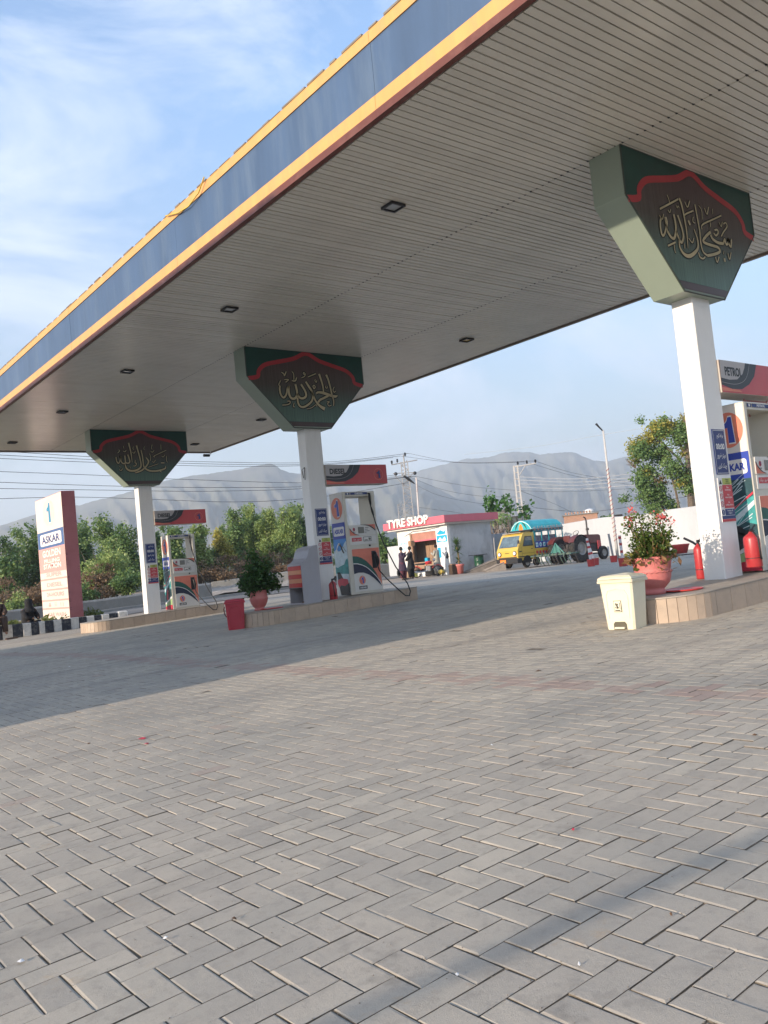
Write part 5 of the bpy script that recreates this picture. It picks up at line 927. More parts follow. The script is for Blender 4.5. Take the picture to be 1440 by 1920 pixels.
# stained wall stub, drum, ramps, pot by the shop
p = at(900, 1067, 49.5); t = thing('oil_drum', 'dark green oil drum against the stained end of the tyre shop wall', 'drum', (p.x, p.y, 0)); MB().lathe([(.29, 0), (.30, .02), (.29, .3), (.30, .32), (.29, .34), (.29, .6), (.30, .62), (.29, .64), (.29, .9), (.305, .92), (.28, .93), (.27, .90)], 20).build('drum_body', mat('drum_green', (.02, .08, .045), rough=.4, dirt=(.02, .02, .02), dirt_amt=.6), t, smooth=True); MB().box(-.42, .42, -.30, .42, .94, .97).build('lid_board', m_dk, t)
m_ramp = mat('ramp_concrete', (.30, .26, .22), rough=.9, var=.15, dirt=(.12, .10, .09), dirt_amt=.5)
for i, (a, b) in enumerate((((872, 1075, 48.2), (936, 1052, 49.3)), ((908, 1073, 46.5), (946, 1060, 46.8)))):
    A, B = at(*a), at(*b); A.z = 0; h = .62 if i == 0 else .42; B.z = 0; d = (B-A).normalized(); nn = Vector((-d.y, d.x, 0))*.24
    tr = thing('vehicle_ramp', ('longer concrete inspection ramp leading to the yellow truck', 'shorter concrete ramp beside it under the truck bumper')[i], 'ramp', tuple(A)); m = MB(); L = (B-A).length; V = []
    for s_ in (-1, 1):
        for (u, z0, z1) in ((0, 0, .03), (L*.8, 0, h-.1), (L, 0, h)): q = d*u+nn*s_; V += [(q.x, q.y, z0-.05), (q.x, q.y, z1)]
    m.add([(x, y, z) for x, y, z in V], [(0, 1, 3, 2), (2, 3, 5, 4), (6, 8, 9, 7), (8, 10, 11, 9), (1, 7, 9, 3), (3, 9, 11, 5), (4, 5, 11, 10)]); m.build('deck', m_ramp, tr)
    MB().tube([tuple(nn*.95+Vector((0, 0, .06))), tuple(d*L+nn*.95+Vector((0, 0, h+.03)))], .035, 5).build('edge_rail', m_ramp, tr); MB().tube([tuple(-nn*.95+Vector((0, 0, .06))), tuple(d*L-nn*.95+Vector((0, 0, h+.03)))], .035, 5).build('edge_rail', m_ramp, tr)
p = at(862, 1073, 47.8); t = thing('potted_yucca', 'tall spiky yucca in a small pink pot beside the tyre shop', 'potted plant', (p.x, p.y, 0)); MB().lathe([(.20, 0), (.25, .42), (.30, .46), (.30, .54), (.25, .54), (.22, .48)], 16).build('pot', m_pot, t, smooth=True)
MB().tube([(0, 0, .4), (.03, 0, 1.0), (-.03, 0, 1.6)], [.07, .05, .04], 7).build('trunk', m_stem, t); gr = MB(); ry = random.Random(5)
for (zc_, n_, L0) in ((1.62, 80, .62), (1.25, 60, .58), (.75, 34, .40)):
    for q in range(n_):
        a = ry.uniform(0, 6.28); el = ry.uniform(-.6, 1.35); L = L0*ry.uniform(.7, 1.15); d = Vector((math.cos(a)*math.cos(el), math.sin(a)*math.cos(el), math.sin(el))); b0 = Vector((-.02, 0, zc_)); w = Vector((-math.sin(a), math.cos(a), 0))*.022; m1 = b0+d*L*.5; e = b0+d*L+Vector((0, 0, -L*.1)); gr.add([b0-w*.6, b0+w*.6, m1+w, m1-w, e], [(0, 1, 2, 3), (3, 2, 4)])
gr.build('leaves', leafmat('leaf_yucca', (.07, .13, .03), (.22, .28, .09)), t)
p = at(850, 1076, 47.6); t = thing('cut_block', 'dark wooden block standing next to the yucca pot', 'block', (p.x, p.y, 0)); MB().bbox(-.2, .2, -.15, .15, 0, .55, .03).build('block', mat('dark_wood', (.07, .045, .03), rough=.9, var=.3), t); MB().bbox(-.14, .16, -.1, .14, .551, .60, .02).build('cap', m_wood, t)
# ================================================================ WHITE BOUNDARY WALL, BUILDINGS BEHIND
m_ww = mat('painted_white_wall', (0.46, 0.475, 0.485), rough=.8, var=.05, vscale=.6, dirt=(.36, .37, .38), dirt_amt=.55, dirt_scale=.5, stretch=(1, 1, .35))
t = thing('boundary_wall', 'long white painted boundary wall behind the tractor and the lamp pole', 'wall', (48, 36, 0)); b = MB(); V = []; ysw = np.arange(14, 52.1, 1.0); rw = random.Random(1)
for i, y in enumerate(ysw):
    z = 2.62+.05*math.sin(i*.9)+rw.uniform(-.02, .02)
    V += [(48, y, -.5), (48, y, z-.03), (48.04, y, z), (48.2, y, z), (48.23, y, z-.03), (48.23, y, -.5)]
b.add(V, [(i*6+k, i*6+k+1, (i+1)*6+k+1, (i+1)*6+k) for i in range(len(ysw)-1) for k in range(5)]); b.build('wall', m_ww, t, world=True)
MB().box(38.2, 38.4, 36.4, 48, -.3, 2.15).build('return_wall', m_ww, t, world=True)
def blockb(lab, px0, px1, py_top, D, depth, m, roofm, wins=(), name='village_house', h0=0.0):
    a, c = at(px0, py_top, D), at(px1, py_top, D); u = Vector((c.x-a.x, c.y-a.y, 0)); L = u.length; rz = math.atan2(u.y, u.x); t = thing(name, lab, 'building', (a.x, a.y, 0), rz); H = (a.z+c.z)/2
    MB().box(0, L, 0, depth, h0-.3, H-.1).build('wall', m, t); MB().box(-.12, L+.12, -.12, depth+.1, H-.0995, H).build('roof', roofm, t)
    for (x, z, w, h) in wins:
        MB().box(L*x, L*x+w, -.03, -.002, z, z+h).build('window', m_dk, t); MB().box(L*x-.06, L*x+w+.06, -.06, -.002, z-.08, z-.005).build('sill', roofm, t)
    return t, L, H
def brickmat():
    m = bpy.data.materials.new('fired_brick'); m.use_nodes = True; t_ = m.node_tree; b_ = t_.nodes['Principled BSDF']; tcn = N(t_, 'ShaderNodeTexCoord'); mpn = N(t_, 'ShaderNodeMapping'); mpn.inputs['Rotation'].default_value = (math.radians(90), 0, 0); t_.links.new(tcn.outputs['Object'], mpn.inputs[0]); br = N(t_, 'ShaderNodeTexBrick'); br.inputs['Scale'].default_value = 1; br.inputs['Brick Width'].default_value = .24; br.inputs['Row Height'].default_value = .085; br.inputs['Mortar Size'].default_value = .012; br.inputs['Color1'].default_value = (.42, .20, .12, 1); br.inputs['Color2'].default_value = (.34, .17, .11, 1); br.inputs['Mortar'].default_value = (.34, .27, .22, 1); t_.links.new(mpn.outputs[0], br.inputs['Vector']); t_.links.new(br.outputs[0], b_.inputs['Base Color']); b_.inputs['Roughness'].default_value = .9; return m
m_brick = brickmat()
t, L, H = blockb('orange fired brick house with a flat roof behind the tractor', 1056, 1120, 963, 82, 7, m_brick, m_conc, ((.1, 2.2, .8, .8), (.6, 2.2, .8, .8))); MB().lathe([(.4, 0), (.42, .1), (.42, .35), (.15, .45)], 12, (L*.78, 2, H)).build('water_tank', m_white, t)
for q in range(9): MB().box(L*.05+.28*q, L*.05+.28*q+.14, .1, .3, H, H+.22).build('brick', m_brick, t)
t, L, H = blockb('low grey flat roofed shed behind the wall near the lamp pole', 1120, 1160, 973, 78, 5, m_conc, m_blk, ((.55, 2.6, 1.2, .7),))
t, L, H = blockb('small brick and block hut just right of the tyre shop roof', 912, 946, 957, 64, 4, m_conc, m_conc, ((.32, 2.7, .35, .8),)); MB().box(-.01, L*.24, -.03, -.002, 1, H-.12).build('brick_pier', m_brick, t)
t, L, H = blockb('cream building with stepped columns hidden behind leaves beside the hut', 948, 990, 968, 68, 5, mat('cream_render', (.62, .54, .40), rough=.8), m_wood)
for q in range(4): MB().lathe([(.22, 0), (.22, H-.1), (.35, H+.0)], 10, (L*(.1+.26*q), -.4, 0)).build('pillar', MATS['cream_render'], t)
a, c = at(912, 985, 58), at(938, 985, 58); t = thing('timber_screen', 'weathered wooden screen of crates between tyre shop and truck', 'screen', (a.x, a.y, 1.6)); 
for q in range(6): MB().box(0+.16*q, .14+.16*q, 0, .04, .0, 1.05).build('plank', m_wood, t)
for q in range(3): MB().box(-.02, 1.0, -.04, -.002, .02+.45*q, .10+.45*q).build('batten', m_dk, t)
MB().box(.1, .18, .05, .12, -1.9, .2).build('post', m_wood, t); MB().box(.75, .83, .05, .12, -1.9, .2).build('post', m_wood, t)
lfF = leafmat('leaf_paulownia', (.03, .10, .02), (.10, .22, .05))
def sprigtree(lab, base, sprigs, D, seed, n, size, brown=0):
    p = at(*base, D); t = thing('young_tree', lab, 'tree', (p.x, p.y, 0)); s = MB(); bl_ = []
    for (px, py, r) in sprigs:
        q = at(px, py, D); s.tube([(0, 0, -.2), ((q.x-p.x)*.4, (q.y-p.y)*.4, q.z*.6), (q.x-p.x, q.y-p.y, q.z+r*D/F_PX)], [.05, .035, .015], 5); R = r*D/F_PX; bl_.append((q.x-p.x, q.y-p.y, q.z, R*.6, R*.6, R*.9, .1))
    s.build('stems', m_bark, t); leafmesh('leaves', bl_, n, size, lfF, t, seed, tall=1.1, shell=.1); return t
sprigtree('thin young tree with one leafy tip just right of the tyre shop roof', (922, 1010), ((918, 943, 7), (921, 951, 6)), 60, 201, 150, .26)
sprigtree('young tree with large leaves on bending stems behind the truck canopy', (955, 1010), ((946, 935, 8), (951, 947, 9), (957, 957, 7)), 60, 202, 110, .24)
sprigtree('young leafy tree beside the foot of the concrete pole', (985, 1010), ((988, 955, 9), (983, 963, 7)), 61, 203, 80, .24)
p = at(935, 1000, 57); t = thing('shrub', 'tangled bush with bare stems on the wall beside the timber screen', 'shrub', (p.x, p.y, 0)); s = MB(); ry = random.Random(6)
for q in range(46):
    a = ry.uniform(0, 6.28); s.tube([(ry.uniform(-.4, .4), ry.uniform(-.4, .4), 1.8), (math.cos(a)*.5, math.sin(a)*.5, 2.5), (math.cos(a)*ry.uniform(.5, 1.1), math.sin(a)*ry.uniform(.5, 1.1), ry.uniform(2.2, 3.4))], [.03, .02, .01], 4)
s.tube([(0, 0, 0), (0, 0, 1.9)], .06, 5); s.build('stems', mat('pale_stem', (.25, .20, .17)), t); leafmesh('leaves', [(-.2, 0, 3.2, .9, .8, .35, .2), (.5, 0, 2.8, .5, .5, .3, 0)], 320, .12, lfA, t, 204)
tree('broadleaf_tree', 'round green tree behind the wall between brick house and lamp pole', 'tree', 1139, 972, 1000, 14, 74, lfB, 1300, .18, 205, None, 'broad')
tree('broadleaf_tree', 'distant hazy tree just right of the lamp pole', 'tree', 1175, 985, 1005, 13, 95, lfA, 900, .2, 206, None, 'broad')
# ================================================================ POLES AND WIRES
m_gal = mat('galvanised_steel', (.30, .29, .28), rough=.5, var=.15, vscale=4); m_pconc = mat('pole_concrete', (.46, .44, .41), rough=.85, var=.1)
def lattice(base, D, top_py, bot_z, wpx, lab, arms=True):
    p = at(base[0], base[1], D); T = at(base[0], top_py, D); H = T.z; t = thing('lattice_power_pole', lab, 'power pole', (p.x, p.y, 0)); rv = Vector((p.y, -p.x, 0)).normalized(); w0 = wpx*D/F_PX/2; s = MB()
    def leg(sg, z): q = rv*sg*(w0*(1-.35*z/H)); return (q.x, q.y, z)
    dd = Vector((p.x, p.y, 0)).normalized()*.25
    for sg in (-1, 1):
        for k in (0, 1): a, c = leg(sg, 0), leg(sg, H*.93); s.tube([(a[0]+dd.x*k, a[1]+dd.y*k, 0), (c[0]+dd.x*k*.6, c[1]+dd.y*k*.6, c[2])], 0.055, 4)
    z = .3; sg = 1
    while z < H*.92: s.tube([leg(-sg, z), leg(sg, z+.42)], .03, 4); s.tube([leg(-1, z), leg(1, z)], .026, 4); z += .42; sg = -sg
    s.build('lattice', m_gal, t)
    if arms:
        a = MB(); q = lambda u, z: (rv.x*u, rv.y*u, z); a.tube([q(-1.15, H-.9), q(1.2, H-.7)], .05, 5); a.tube([q(0, H-2.0), q(0, H-.1)], .06, 5); a.tube([q(-1.1, H-1.7), q(0, H-1.75), q(.95, H-1.8)], .04, 5); a.tube([q(-.95, H-1.9), q(-.1, H-3.0)], .03, 4); a.tube([q(.6, H-1.9), q(.1, H-2.6)], .03, 4); a.build('cross_arms', m_gal, t)
        a = MB()
        for (u, z) in ((-1.1, H-.6), (-.6, H-.5), (.15, H)): a.lathe([(.04, -.25), (.10, -.1), (.06, -.05), (.10, 0), (.05, .08)], 8, q(u, z))
        for (u, z) in ((-.85, H-1.75), (.85, H-1.85)): a.lathe([(.06, -.15), (.16, -.08), (.16, .08), (.06, .15)], 10, q(u, z))
        a.build('insulators', m_blk, t); MB().tube([q(-.15, H-2.0), q(.25, H-2.35), q(.75, H-2.8)], [.10, .14, .05], 6).build('switch_gear', m_blk, t)
    return t, rv, H
lattice((771, 1000), 75, 849, 0, 18, 'tall lattice power pole with cross arms and insulators behind the tyre shop')
lattice((756, 1000), 90, 935, 0, 14, 'shorter lattice pole left of the tall power pole', False)
p = at(785, 1000, 70); q = at(778, 895, 70); t = thing('steel_tube_pole', 'slender rusty white tube pole right of the lattice power pole', 'pole', (p.x, p.y, 0)); MB().tube([(0, 0, 0), (q.x-at(778, 1000, 70).x, 0, q.z)], [.09, .07], 8).build('tube', mat('rusty_tube', (.50, .46, .44), rough=.6, dirt=(.20, .09, .06), dirt_amt=.9, dirt_scale=2.5), t)
p = at(980, 1000, 66); T = at(966, 873, 66); t = thing('concrete_power_pole', 'pale concrete power pole with one side arm behind the painted truck', 'power pole', (p.x, p.y, 0)); rv = Vector((p.y, -p.x, 0)).normalized(); s = MB(); H = T.z
for sg in (-1, 1): s.tube([tuple(rv*sg*.20), tuple(rv*sg*.14+Vector((0, 0, H)))], .075, 4)
z = .5
while z < H: s.tube([tuple(rv*-.16+Vector((0, 0, z))), tuple(rv*.16+Vector((0, 0, z)))], .045, 4); z += .5
s.build('ladder_shaft', m_pconc, t); s = MB(); q = lambda u, z: (rv.x*u, rv.y*u, z); s.tube([q(-.05, H-.1), q(1.6, H+.0)], .05, 5); s.tube([q(.15, H-.9), q(.8, H-.05)], .03, 4); s.build('side_arm', m_pconc, t); s = MB()
for u in (.2, .9, 1.55): s.lathe([(.03, 0), (.09, .1), (.05, .15), (.09, .2), (.04, .28)], 8, q(u, H+.03))
s.build('insulators', m_blk, t); POLEB = (p.x+rv.x*1.55, p.y+rv.y*1.55, H+.25)
def flagpole(base, topx, topy, D, lab, wrapped=True):
    p = at(*base, D); T = at(topx, topy, D); t = thing('lamp_pole', lab, 'lamp pole', (p.x, p.y, 0)); H = T.z
    MB().lathe([(.085, -.1), (.075, H*.3), (.05, H)], 10).build('shaft', m_pconc, t, smooth=True); rv = Vector((p.y, -p.x, 0)).normalized(); s = MB(); s.tube([(0, 0, H-.05), (-rv.x*.2, -rv.y*.2, H+.22), (-rv.x*.34, -rv.y*.34, H+.42)], [.04, .05, .07], 6); s.build('lamp_head', m_blk, t)
    if wrapped:
        s = MB(); pts = []; 
        for i in range(260): a = i*.42; z = .9+(H*.72-.9)*i/260; r = .090-.025*z/H; pts.append((r*math.cos(a), r*math.sin(a), z))
        s.tube(pts, .016, 4); s.build('red_tape', mat('red_tape', (.34, .07, .07)), t)
flagpole((1157, 1035), 1132, 807, 47.2, 'tall white lamp pole wound with red tape in front of the white wall')
m_wire = mat('wire', (.03, .03, .035), rough=.6); m_wireL = mat('wire_pale', (.42, .42, .42), rough=.5)
def wire(pts, D, lab, m=m_wire, r=.016, D2=None):
    D2 = D2 or D; P = [at(x, y, D+(D2-D)*i/(len(pts)-1)) for i, (x, y) in enumerate(pts)]; Q = []
    for i in range(len(P)-1):
        a, b, c, d = P[max(i-1, 0)], P[i], P[i+1], P[min(i+2, len(P)-1)]
        for k in range(6): u = k/6; Q.append(.5*((2*b)+(-a+c)*u+(2*a-5*b+4*c-d)*u*u+(-a+3*b-3*c+d)*u**3))
    Q.append(P[-1]); o0 = Q[0].copy(); o = MB().tube([tuple(q_-o0) for q_ in Q], r, 4).build('power_line', m); o.location = o0; tag(o, lab, 'wire', 'power lines across the sky')
for i, (pts, lab) in enumerate((([(-60, 842), (180, 857), (350, 865), (600, 867), (766, 850)], 'topmost wire from under the canopy end to the lattice pole top'), ([(-60, 850), (180, 862), (400, 870), (600, 870), (750, 855)], 'second wire below the topmost one left of the lattice pole'), ([(-60, 857), (180, 867), (400, 874), (600, 872), (737, 858)], 'third wire of the upper left bundle'),
    ([(-60, 882), (180, 891), (350, 899), (600, 905), (745, 890)], 'wire crossing just above the pylon sign top'), ([(-60, 902), (200, 911), (400, 914), (600, 911), (780, 893)], 'wire level with the foot of the left capital'), ([(-60, 915), (200, 919), (400, 921), (600, 914), (770, 893)], 'wire just under the left capital'), ([(-60, 937), (140, 932), (300, 937), (450, 941), (600, 932), (765, 905)], 'lowest wire at the height of the pylon sign top'))): wire(pts, 60, lab, r=.017, D2=75)
for i, (pts, lab, D, D2, m) in enumerate((([(766, 850), (850, 866), (930, 867), (1007, 864)], 'wire between lattice pole top and concrete pole arm', 75, 66, m_wire), ([(750, 855), (850, 867), (930, 868), (983, 866)], 'second wire to the concrete pole arm', 75, 66, m_wire), ([(779, 893), (850, 907), (920, 916), (1050, 922), (1200, 915)], 'wire sagging from the lattice pole to the far right', 75, 80, m_wire), ([(770, 895), (830, 918), (900, 930), (966, 932)], 'wire sagging from the lattice pole below the others', 75, 66, m_wire),
    ([(770, 903), (820, 928), (900, 944), (966, 948)], 'lower sagging wire towards the leafy young trees', 75, 66, m_wire), ([(775, 950), (850, 960), (880, 966)], 'short low wire ending at the tyre shop roof', 75, 52, m_wire), ([(1008, 866), (1080, 888), (1180, 903), (1300, 910)], 'dark wire from the arm tip down to the right', 66, 90, m_wire), ([(993, 868), (1080, 893), (1180, 908), (1300, 918)], 'dark wire just below the arm tip one', 66, 90, m_wire),
    ([(975, 894), (1080, 898), (1180, 889), (1300, 878)], 'highest of the four pale wires right of the concrete pole', 66, 60, m_wireL), ([(975, 900), (1080, 904), (1180, 896), (1300, 886)], 'second of the four pale wires', 66, 60, m_wireL), ([(975, 907), (1080, 910), (1180, 902), (1300, 893)], 'third of the four pale wires', 66, 60, m_wireL), ([(975, 913), (1080, 917), (1180, 910), (1300, 902)], 'lowest of the four pale wires', 66, 60, m_wireL),
    ([(1000, 952), (1080, 959), (1150, 955), (1320, 925)], 'black cable low above the brick house', 62, 55, m_wire), ([(975, 920), (1040, 945), (1080, 965)], 'thin stay wire falling from the concrete pole', 66, 80, m_wire), ([(870, 852), (1000, 838), (1130, 815), (1320, 785)], 'faint wire rising past the lamp head', 120, 90, m_wireL))): wire(pts, D, lab, m, r=.012 if m is m_wire else .018, D2=D2)
# ================================================================ INVENTED SHADE BUILDING (left of the camera, outside the frame, casts the long shade)
m_bw = mat('shade_building_wall', (.55, .52, .47), rough=.8); t = thing('shade_building', 'unseen two storey building added left of the forecourt to cast the long shade', 'building', (-10, 14.5, -.4)); bx0, bx1, by0, by1, bh = -16, -5, 8.1, 21.4, 8.25
MB().box(bx0, bx1, by0, by1, -.8, bh-.5).build('wall', m_bw, t, world=True); MB().box(bx0-.1, bx1+.1, by0-.0, by1+.0, bh-.499, bh).build('parapet', m_shr, t, world=True)
for fl in (0.5, 4.4):
    for q in range(4): y = by0+1.2+q*3.2; MB().box(bx1+.002, bx1+.05, y, y+1.8, fl, fl+1.7).build('window', m_glas, t, world=True)
o = MB().tube([(-22, 3.33, 2.38), (-12, 1.98, 2.35), (-3, .77, 2.38)], .028, 6).build('shadow_cable', m_rub); tag(o, 'unseen black cable added behind the camera to cast the thin shadow', 'cable')  # invented cable, placed out of view to cast the thin diagonal shadow
for (x, y) in ((-22, 3.33), (-3, .77)):
    o = MB().tube([(x, y, -.6), (x, y, 2.5)], .05, 8).build('shadow_cable_post', m_gal); tag(o, 'unseen steel post added to hold the shadow cable, '+('far one' if x < -10 else 'near one left behind the camera'), 'post')  # posts added along with the invented cable
# ================================================================ YELLOW MINI TRUCK (front faces local -X)
m_ty = mat('truck_yellow', (0.58, 0.40, 0.07), rough=.32, var=.05, coat=.4, dirt=(.45, .33, .10), dirt_amt=.4, dirt_scale=1.5); m_tbk = mat('truck_black_plastic', (.02, .02, .022), rough=.5); m_tgl = mat('windscreen_glass', (.10, .14, .16), rough=.06, spec=.9, var=.5, vscale=3); m_tg = mat('painted_turquoise', (.03, .36, .40), rough=.45, var=.15, vscale=3); m_tg2 = mat('painted_turquoise_dark', (.02, .16, .20), rough=.45, var=.3, vscale=6)
m_tire = mat('tyre_rubber', (.022, .021, .02), rough=.85, var=.3, vscale=10, bump=.4, dirt=(.13, .11, .09), dirt_amt=.6, dirt_scale=5); m_rim = mat('wheel_rim', (.45, .43, .40), rough=.45, metal=.2, dirt=(.2, .16, .12), dirt_amt=.5, dirt_scale=8); m_po = mat('plate_orange', (.85, .22, .03), rough=.4); m_pblue = mat('painted_blue', (.03, .07, .32), rough=.45, var=.3, vscale=8)
def wheel(t, x, y, r, w, rimr, m=m_tire, lug=False, rim=None):
    o = MB(); o.lathe([(rimr, -w/2), (r*.9, -w/2), (r, -w*.35), (r, w*.35), (r*.9, w/2), (rimr, w/2)], 28, axis='y', cap=False).build('wheel', m, t, smooth=not lug); wo = C.objects[-1] if False else bpy.data.objects[-1]
    return o
def mkwheel(t, x, y, z, r, w, rr, lug=False, rimm=None):
    b = MB(); b.lathe([(rr, -w/2), (r*.88, -w/2), (r*.97, -w*.38), (r*.97, w*.38), (r*.88, w/2), (rr, w/2)], 28, axis='y', cap=False)
    if lug:
        for i in range(18):
            for sg in (-1, 1):
                a = 2*math.pi*(i+.25*(sg+1))/18; a2 = a+.16; V = []
                for (aa, yy) in ((a, 0), (a+.06, 0), (a2+.06, sg*w*.48), (a2, sg*w*.48)):
                    for rr_ in (r*.94, r*1.0+.02): V.append((rr_*math.cos(aa), yy, rr_*math.sin(aa)))
                b.add(V, [(1, 3, 5, 7), (0, 1, 7, 6), (2, 4, 5, 3), (0, 2, 3, 1), (4, 6, 7, 5)])
    wo = b.build('wheel', m_tire, t, loc=(x, y, z)); MB().lathe([(.02, -w*.30), (rr*.45, -w*.32), (rr*.5, -w*.2), (rr*.8, -w*.22), (rr*1.02, -w*.48), (rr*1.02, w*.48), (rr*.5, w*.1), (.02, w*.1)], 22, axis='y').build('rim', rimm or m_rim, wo); return wo
t = thing('painted_mini_truck', 'yellow mini truck with turquoise painted passenger canopy parked beside the tractor', 'truck', (33.75, 31.2, .02)); TL, TW = 3.9, 1.56
cabprof = [(.0, .42), (.0, .98), (.09, 1.12), (.50, 1.80), (.62, 1.88), (1.36, 1.90), (1.40, 1.86), (1.40, .42)]
cb = MB(); cb.prism(cabprof, .0, TW); cb.build('cab', m_ty, t)
MB().add([(.115, .10, 1.15), (.115, TW-.10, 1.15), (.475, TW-.15, 1.74), (.475, .15, 1.74)], [(0, 3, 2, 1)]).build('windscreen', m_tgl, t, loc=(-.018, 0, .012)); f = Fr((0, -.004, 0), (1, 0, 0), (0, 0, 1))
poly(f, [(.44, 1.16), (.66, 1.70), (1.22, 1.70), (1.28, 1.16)][::1], m_tbk, t, 0, 'window_seal'); poly(f, [(.50, 1.20), (.69, 1.66), (1.19, 1.66), (1.24, 1.20)], m_tgl, t, 1, 'side_window'); b = MB()
for q in ([(.34, .45), (.34, 1.14)], [(1.31, .45), (1.31, 1.72)], [(.34, .78), (1.31, .78)]): ribbon(f, q, [.012]*2, b, 1)
b.build('door_seam', m_tbk, t); rect(f, 1.10, 1.22, .98, 1.02, m_tbk, t, 1, 'door_handle'); rect(f, .12, .32, .86, .92, m_tbk, t, 1, 'side_vent')
fr = Fr((-.004, TW, 0), (0, -1, 0), (0, 0, 1))
MB().bbox(-.10, .30, -.02, TW+.02, .28, .56, .03).build('bumper', m_tbk, t); rect(Fr((-.103, TW, 0), (0, -1, 0), (0, 0, 1)), .30, .72, .34, .51, m_po, t, 1, 'number_plate'); MB().box(-.012, .0, .1, TW-.1, .565, .62).build('grille', m_tbk, t)
for y in (.22, TW-.22): h = MB().lathe([(.13, 0), (.13, -.03), (.105, -.045), (.02, -.05)], 16, axis='x').build('headlight', m_tbk, t, loc=(-.0, y, .82)); MB().lathe([(.095, -.046), (.08, -.06), (.01, -.066)], 16, axis='x').build('lens', m_white, h)
b = MB(); rect(fr, .62, .94, .84, .87, None, None, 1, mb=b); b.build('badge', m_tbk, t); MB().tube([(.02, -.02, 1.15), (-.05, -.16, 1.2), (-.05, -.18, 1.42)], .012, 4).build('mirror_stem', m_tbk, t); MB().bbox(-.08, -.04, -.26, -.12, 1.32, 1.50, .01).build('mirror', m_tbk, t)
b = MB(); ribbon(fr, [(.3, 1.2), (.9, 1.16), (1.3, 1.2)], [.012]*3, b, 3); b.build('wiper', m_tbk, t, loc=(.08, 0, 0)); MB().bbox(.5, 1.30, .12, TW-.12, 1.905, 1.935, .01).build('roof_panel', m_ty, t)
MB().box(1.42, TL, .02, TW-.02, .48, .56).build('chassis', m_tbk, t); MB().bbox(1.43, TL, .0, TW, .565, 1.0, .01).build('load_bed', m_ty, t)
for x in (.72, 3.05):
    b = MB(); pr_ = [(x+.36*math.cos(a), .30+.36*math.sin(a)) for a in np.linspace(-.1, math.pi+.1, 12)]; b.add([(u_, -.0035, v_) for u_, v_ in pr_], [tuple(range(12))]); b.build('wheel_arch', m_tbk, t)
f_ = Fr((0, -.006, 0), (1, 0, 0), (0, 0, 1)); b = MB(); rqq = random.Random(13)
for q in range(9): u_ = 1.55+.26*q; poly(f_, ring(u_, .78, .075, .09, 8), None, None, 1, mb=b)
b.build('painted_rosette', m_carr, t); b = MB()
for q in range(9): u_ = 1.68+.26*q; poly(f_, [(u_-.04, .70), (u_, .62), (u_+.04, .70), (u_, .88)], None, None, 1, mb=b)
b.build('painted_diamond', m_pblue, t); b = MB(); rect(fr, .18, .30, .655, .70, None, None, 1, mb=b); rect(fr, 1.26, 1.38, .655, .70, None, None, 1, mb=b); b.build('indicator_lamp', m_po, t)
rect(fr, .04, TW-.04, .63, .645, m_tbk, t, 1, 'front_seam'); MB().tube([(.50, .1, 1.93), (.50, TW-.1, 1.93)], .02, 5).build('roof_rail', m_gal, t); b = MB()
ribbon(f_, [(.0, .62), (.5, .60), (1.38, .60)], [.05, .05, .05], b, 1); b.build('body_stripe', m_tbk, t)
MB().lathe([(.001, -.02), (.13, -.012), (.13, .012), (.001, .02)], 14, (.62, .42, 1.28), axis='x').build('steering_wheel', m_tbk, t)
# painted canopy: posts, side boards, curved hood
for x in (1.46, 2.05, 2.65, 3.25, TL-.06):
    for y in (.0, TW-.05): MB().box(x, x+.05, y, y+.05, 1.0, 1.92).build('canopy_post', m_tg, t)
g = Fr((0, -.006, 0), (1, 0, 0), (0, 0, 1)); MB().box(1.44, TL, .0, .03, 1.0, 1.36).build('side_board', m_pblue, t); MB().box(1.44, TL, TW-.03, TW, 1.0, 1.36).build('side_board', m_pblue, t); b = MB(); b2 = MB(); b3 = MB()
for q in range(8):
    u = 1.50+.30*q; poly(g, ring(u+.10, 1.18, .10, .12, 10), None, None, 1, mb=b) if q % 2 else poly(g, [(u, 1.06), (u+.2, 1.06), (u+.2, 1.3), (u, 1.3)], None, None, 1, mb=b); poly(g, ring(u+.10, 1.18, .05, .06, 8), None, None, 2, mb=b2)
    poly(g, [(u, 1.98), (u+.2, 1.98), (u+.1, 1.90)][::-1], None, None, 1, mb=b3)
b.build('painted_motif', m_cloud, t); b2.build('painted_motif', m_tg, t)
MB().box(1.42, TL+.02, -.01, .03, 1.90, 2.05).build('header_board', m_tg2, t); MB().box(1.42, TL+.02, TW-.03, TW+.01, 1.90, 2.05).build('header_board', m_tg2, t); b3.build('painted_pennant', m_orange, t); b = MB()
for q in range(9): poly(g, ring(1.56+.28*q, 2.0, .05, .03, 8), None, None, 3, mb=b)
b.build('painted_flower', m_orange, t); hood = MB(); V = []; pr = [(-.03, 2.05), (.12, 2.30), (.40, 2.52), (.78, 2.60), (1.16, 2.52), (1.44, 2.30), (TW+.03, 2.05)]
for x in (1.30, TL+.04): V += [(x if i not in (0, 6) else x, y, z) for i, (y, z) in enumerate(pr)]
hood.add(V, [(i, i+1, 8+i, 7+i) for i in range(6)]+[(6, 5, 4, 3, 2, 1, 0), (7, 8, 9, 10, 11, 12, 13)]).build('hood', m_tg, t)
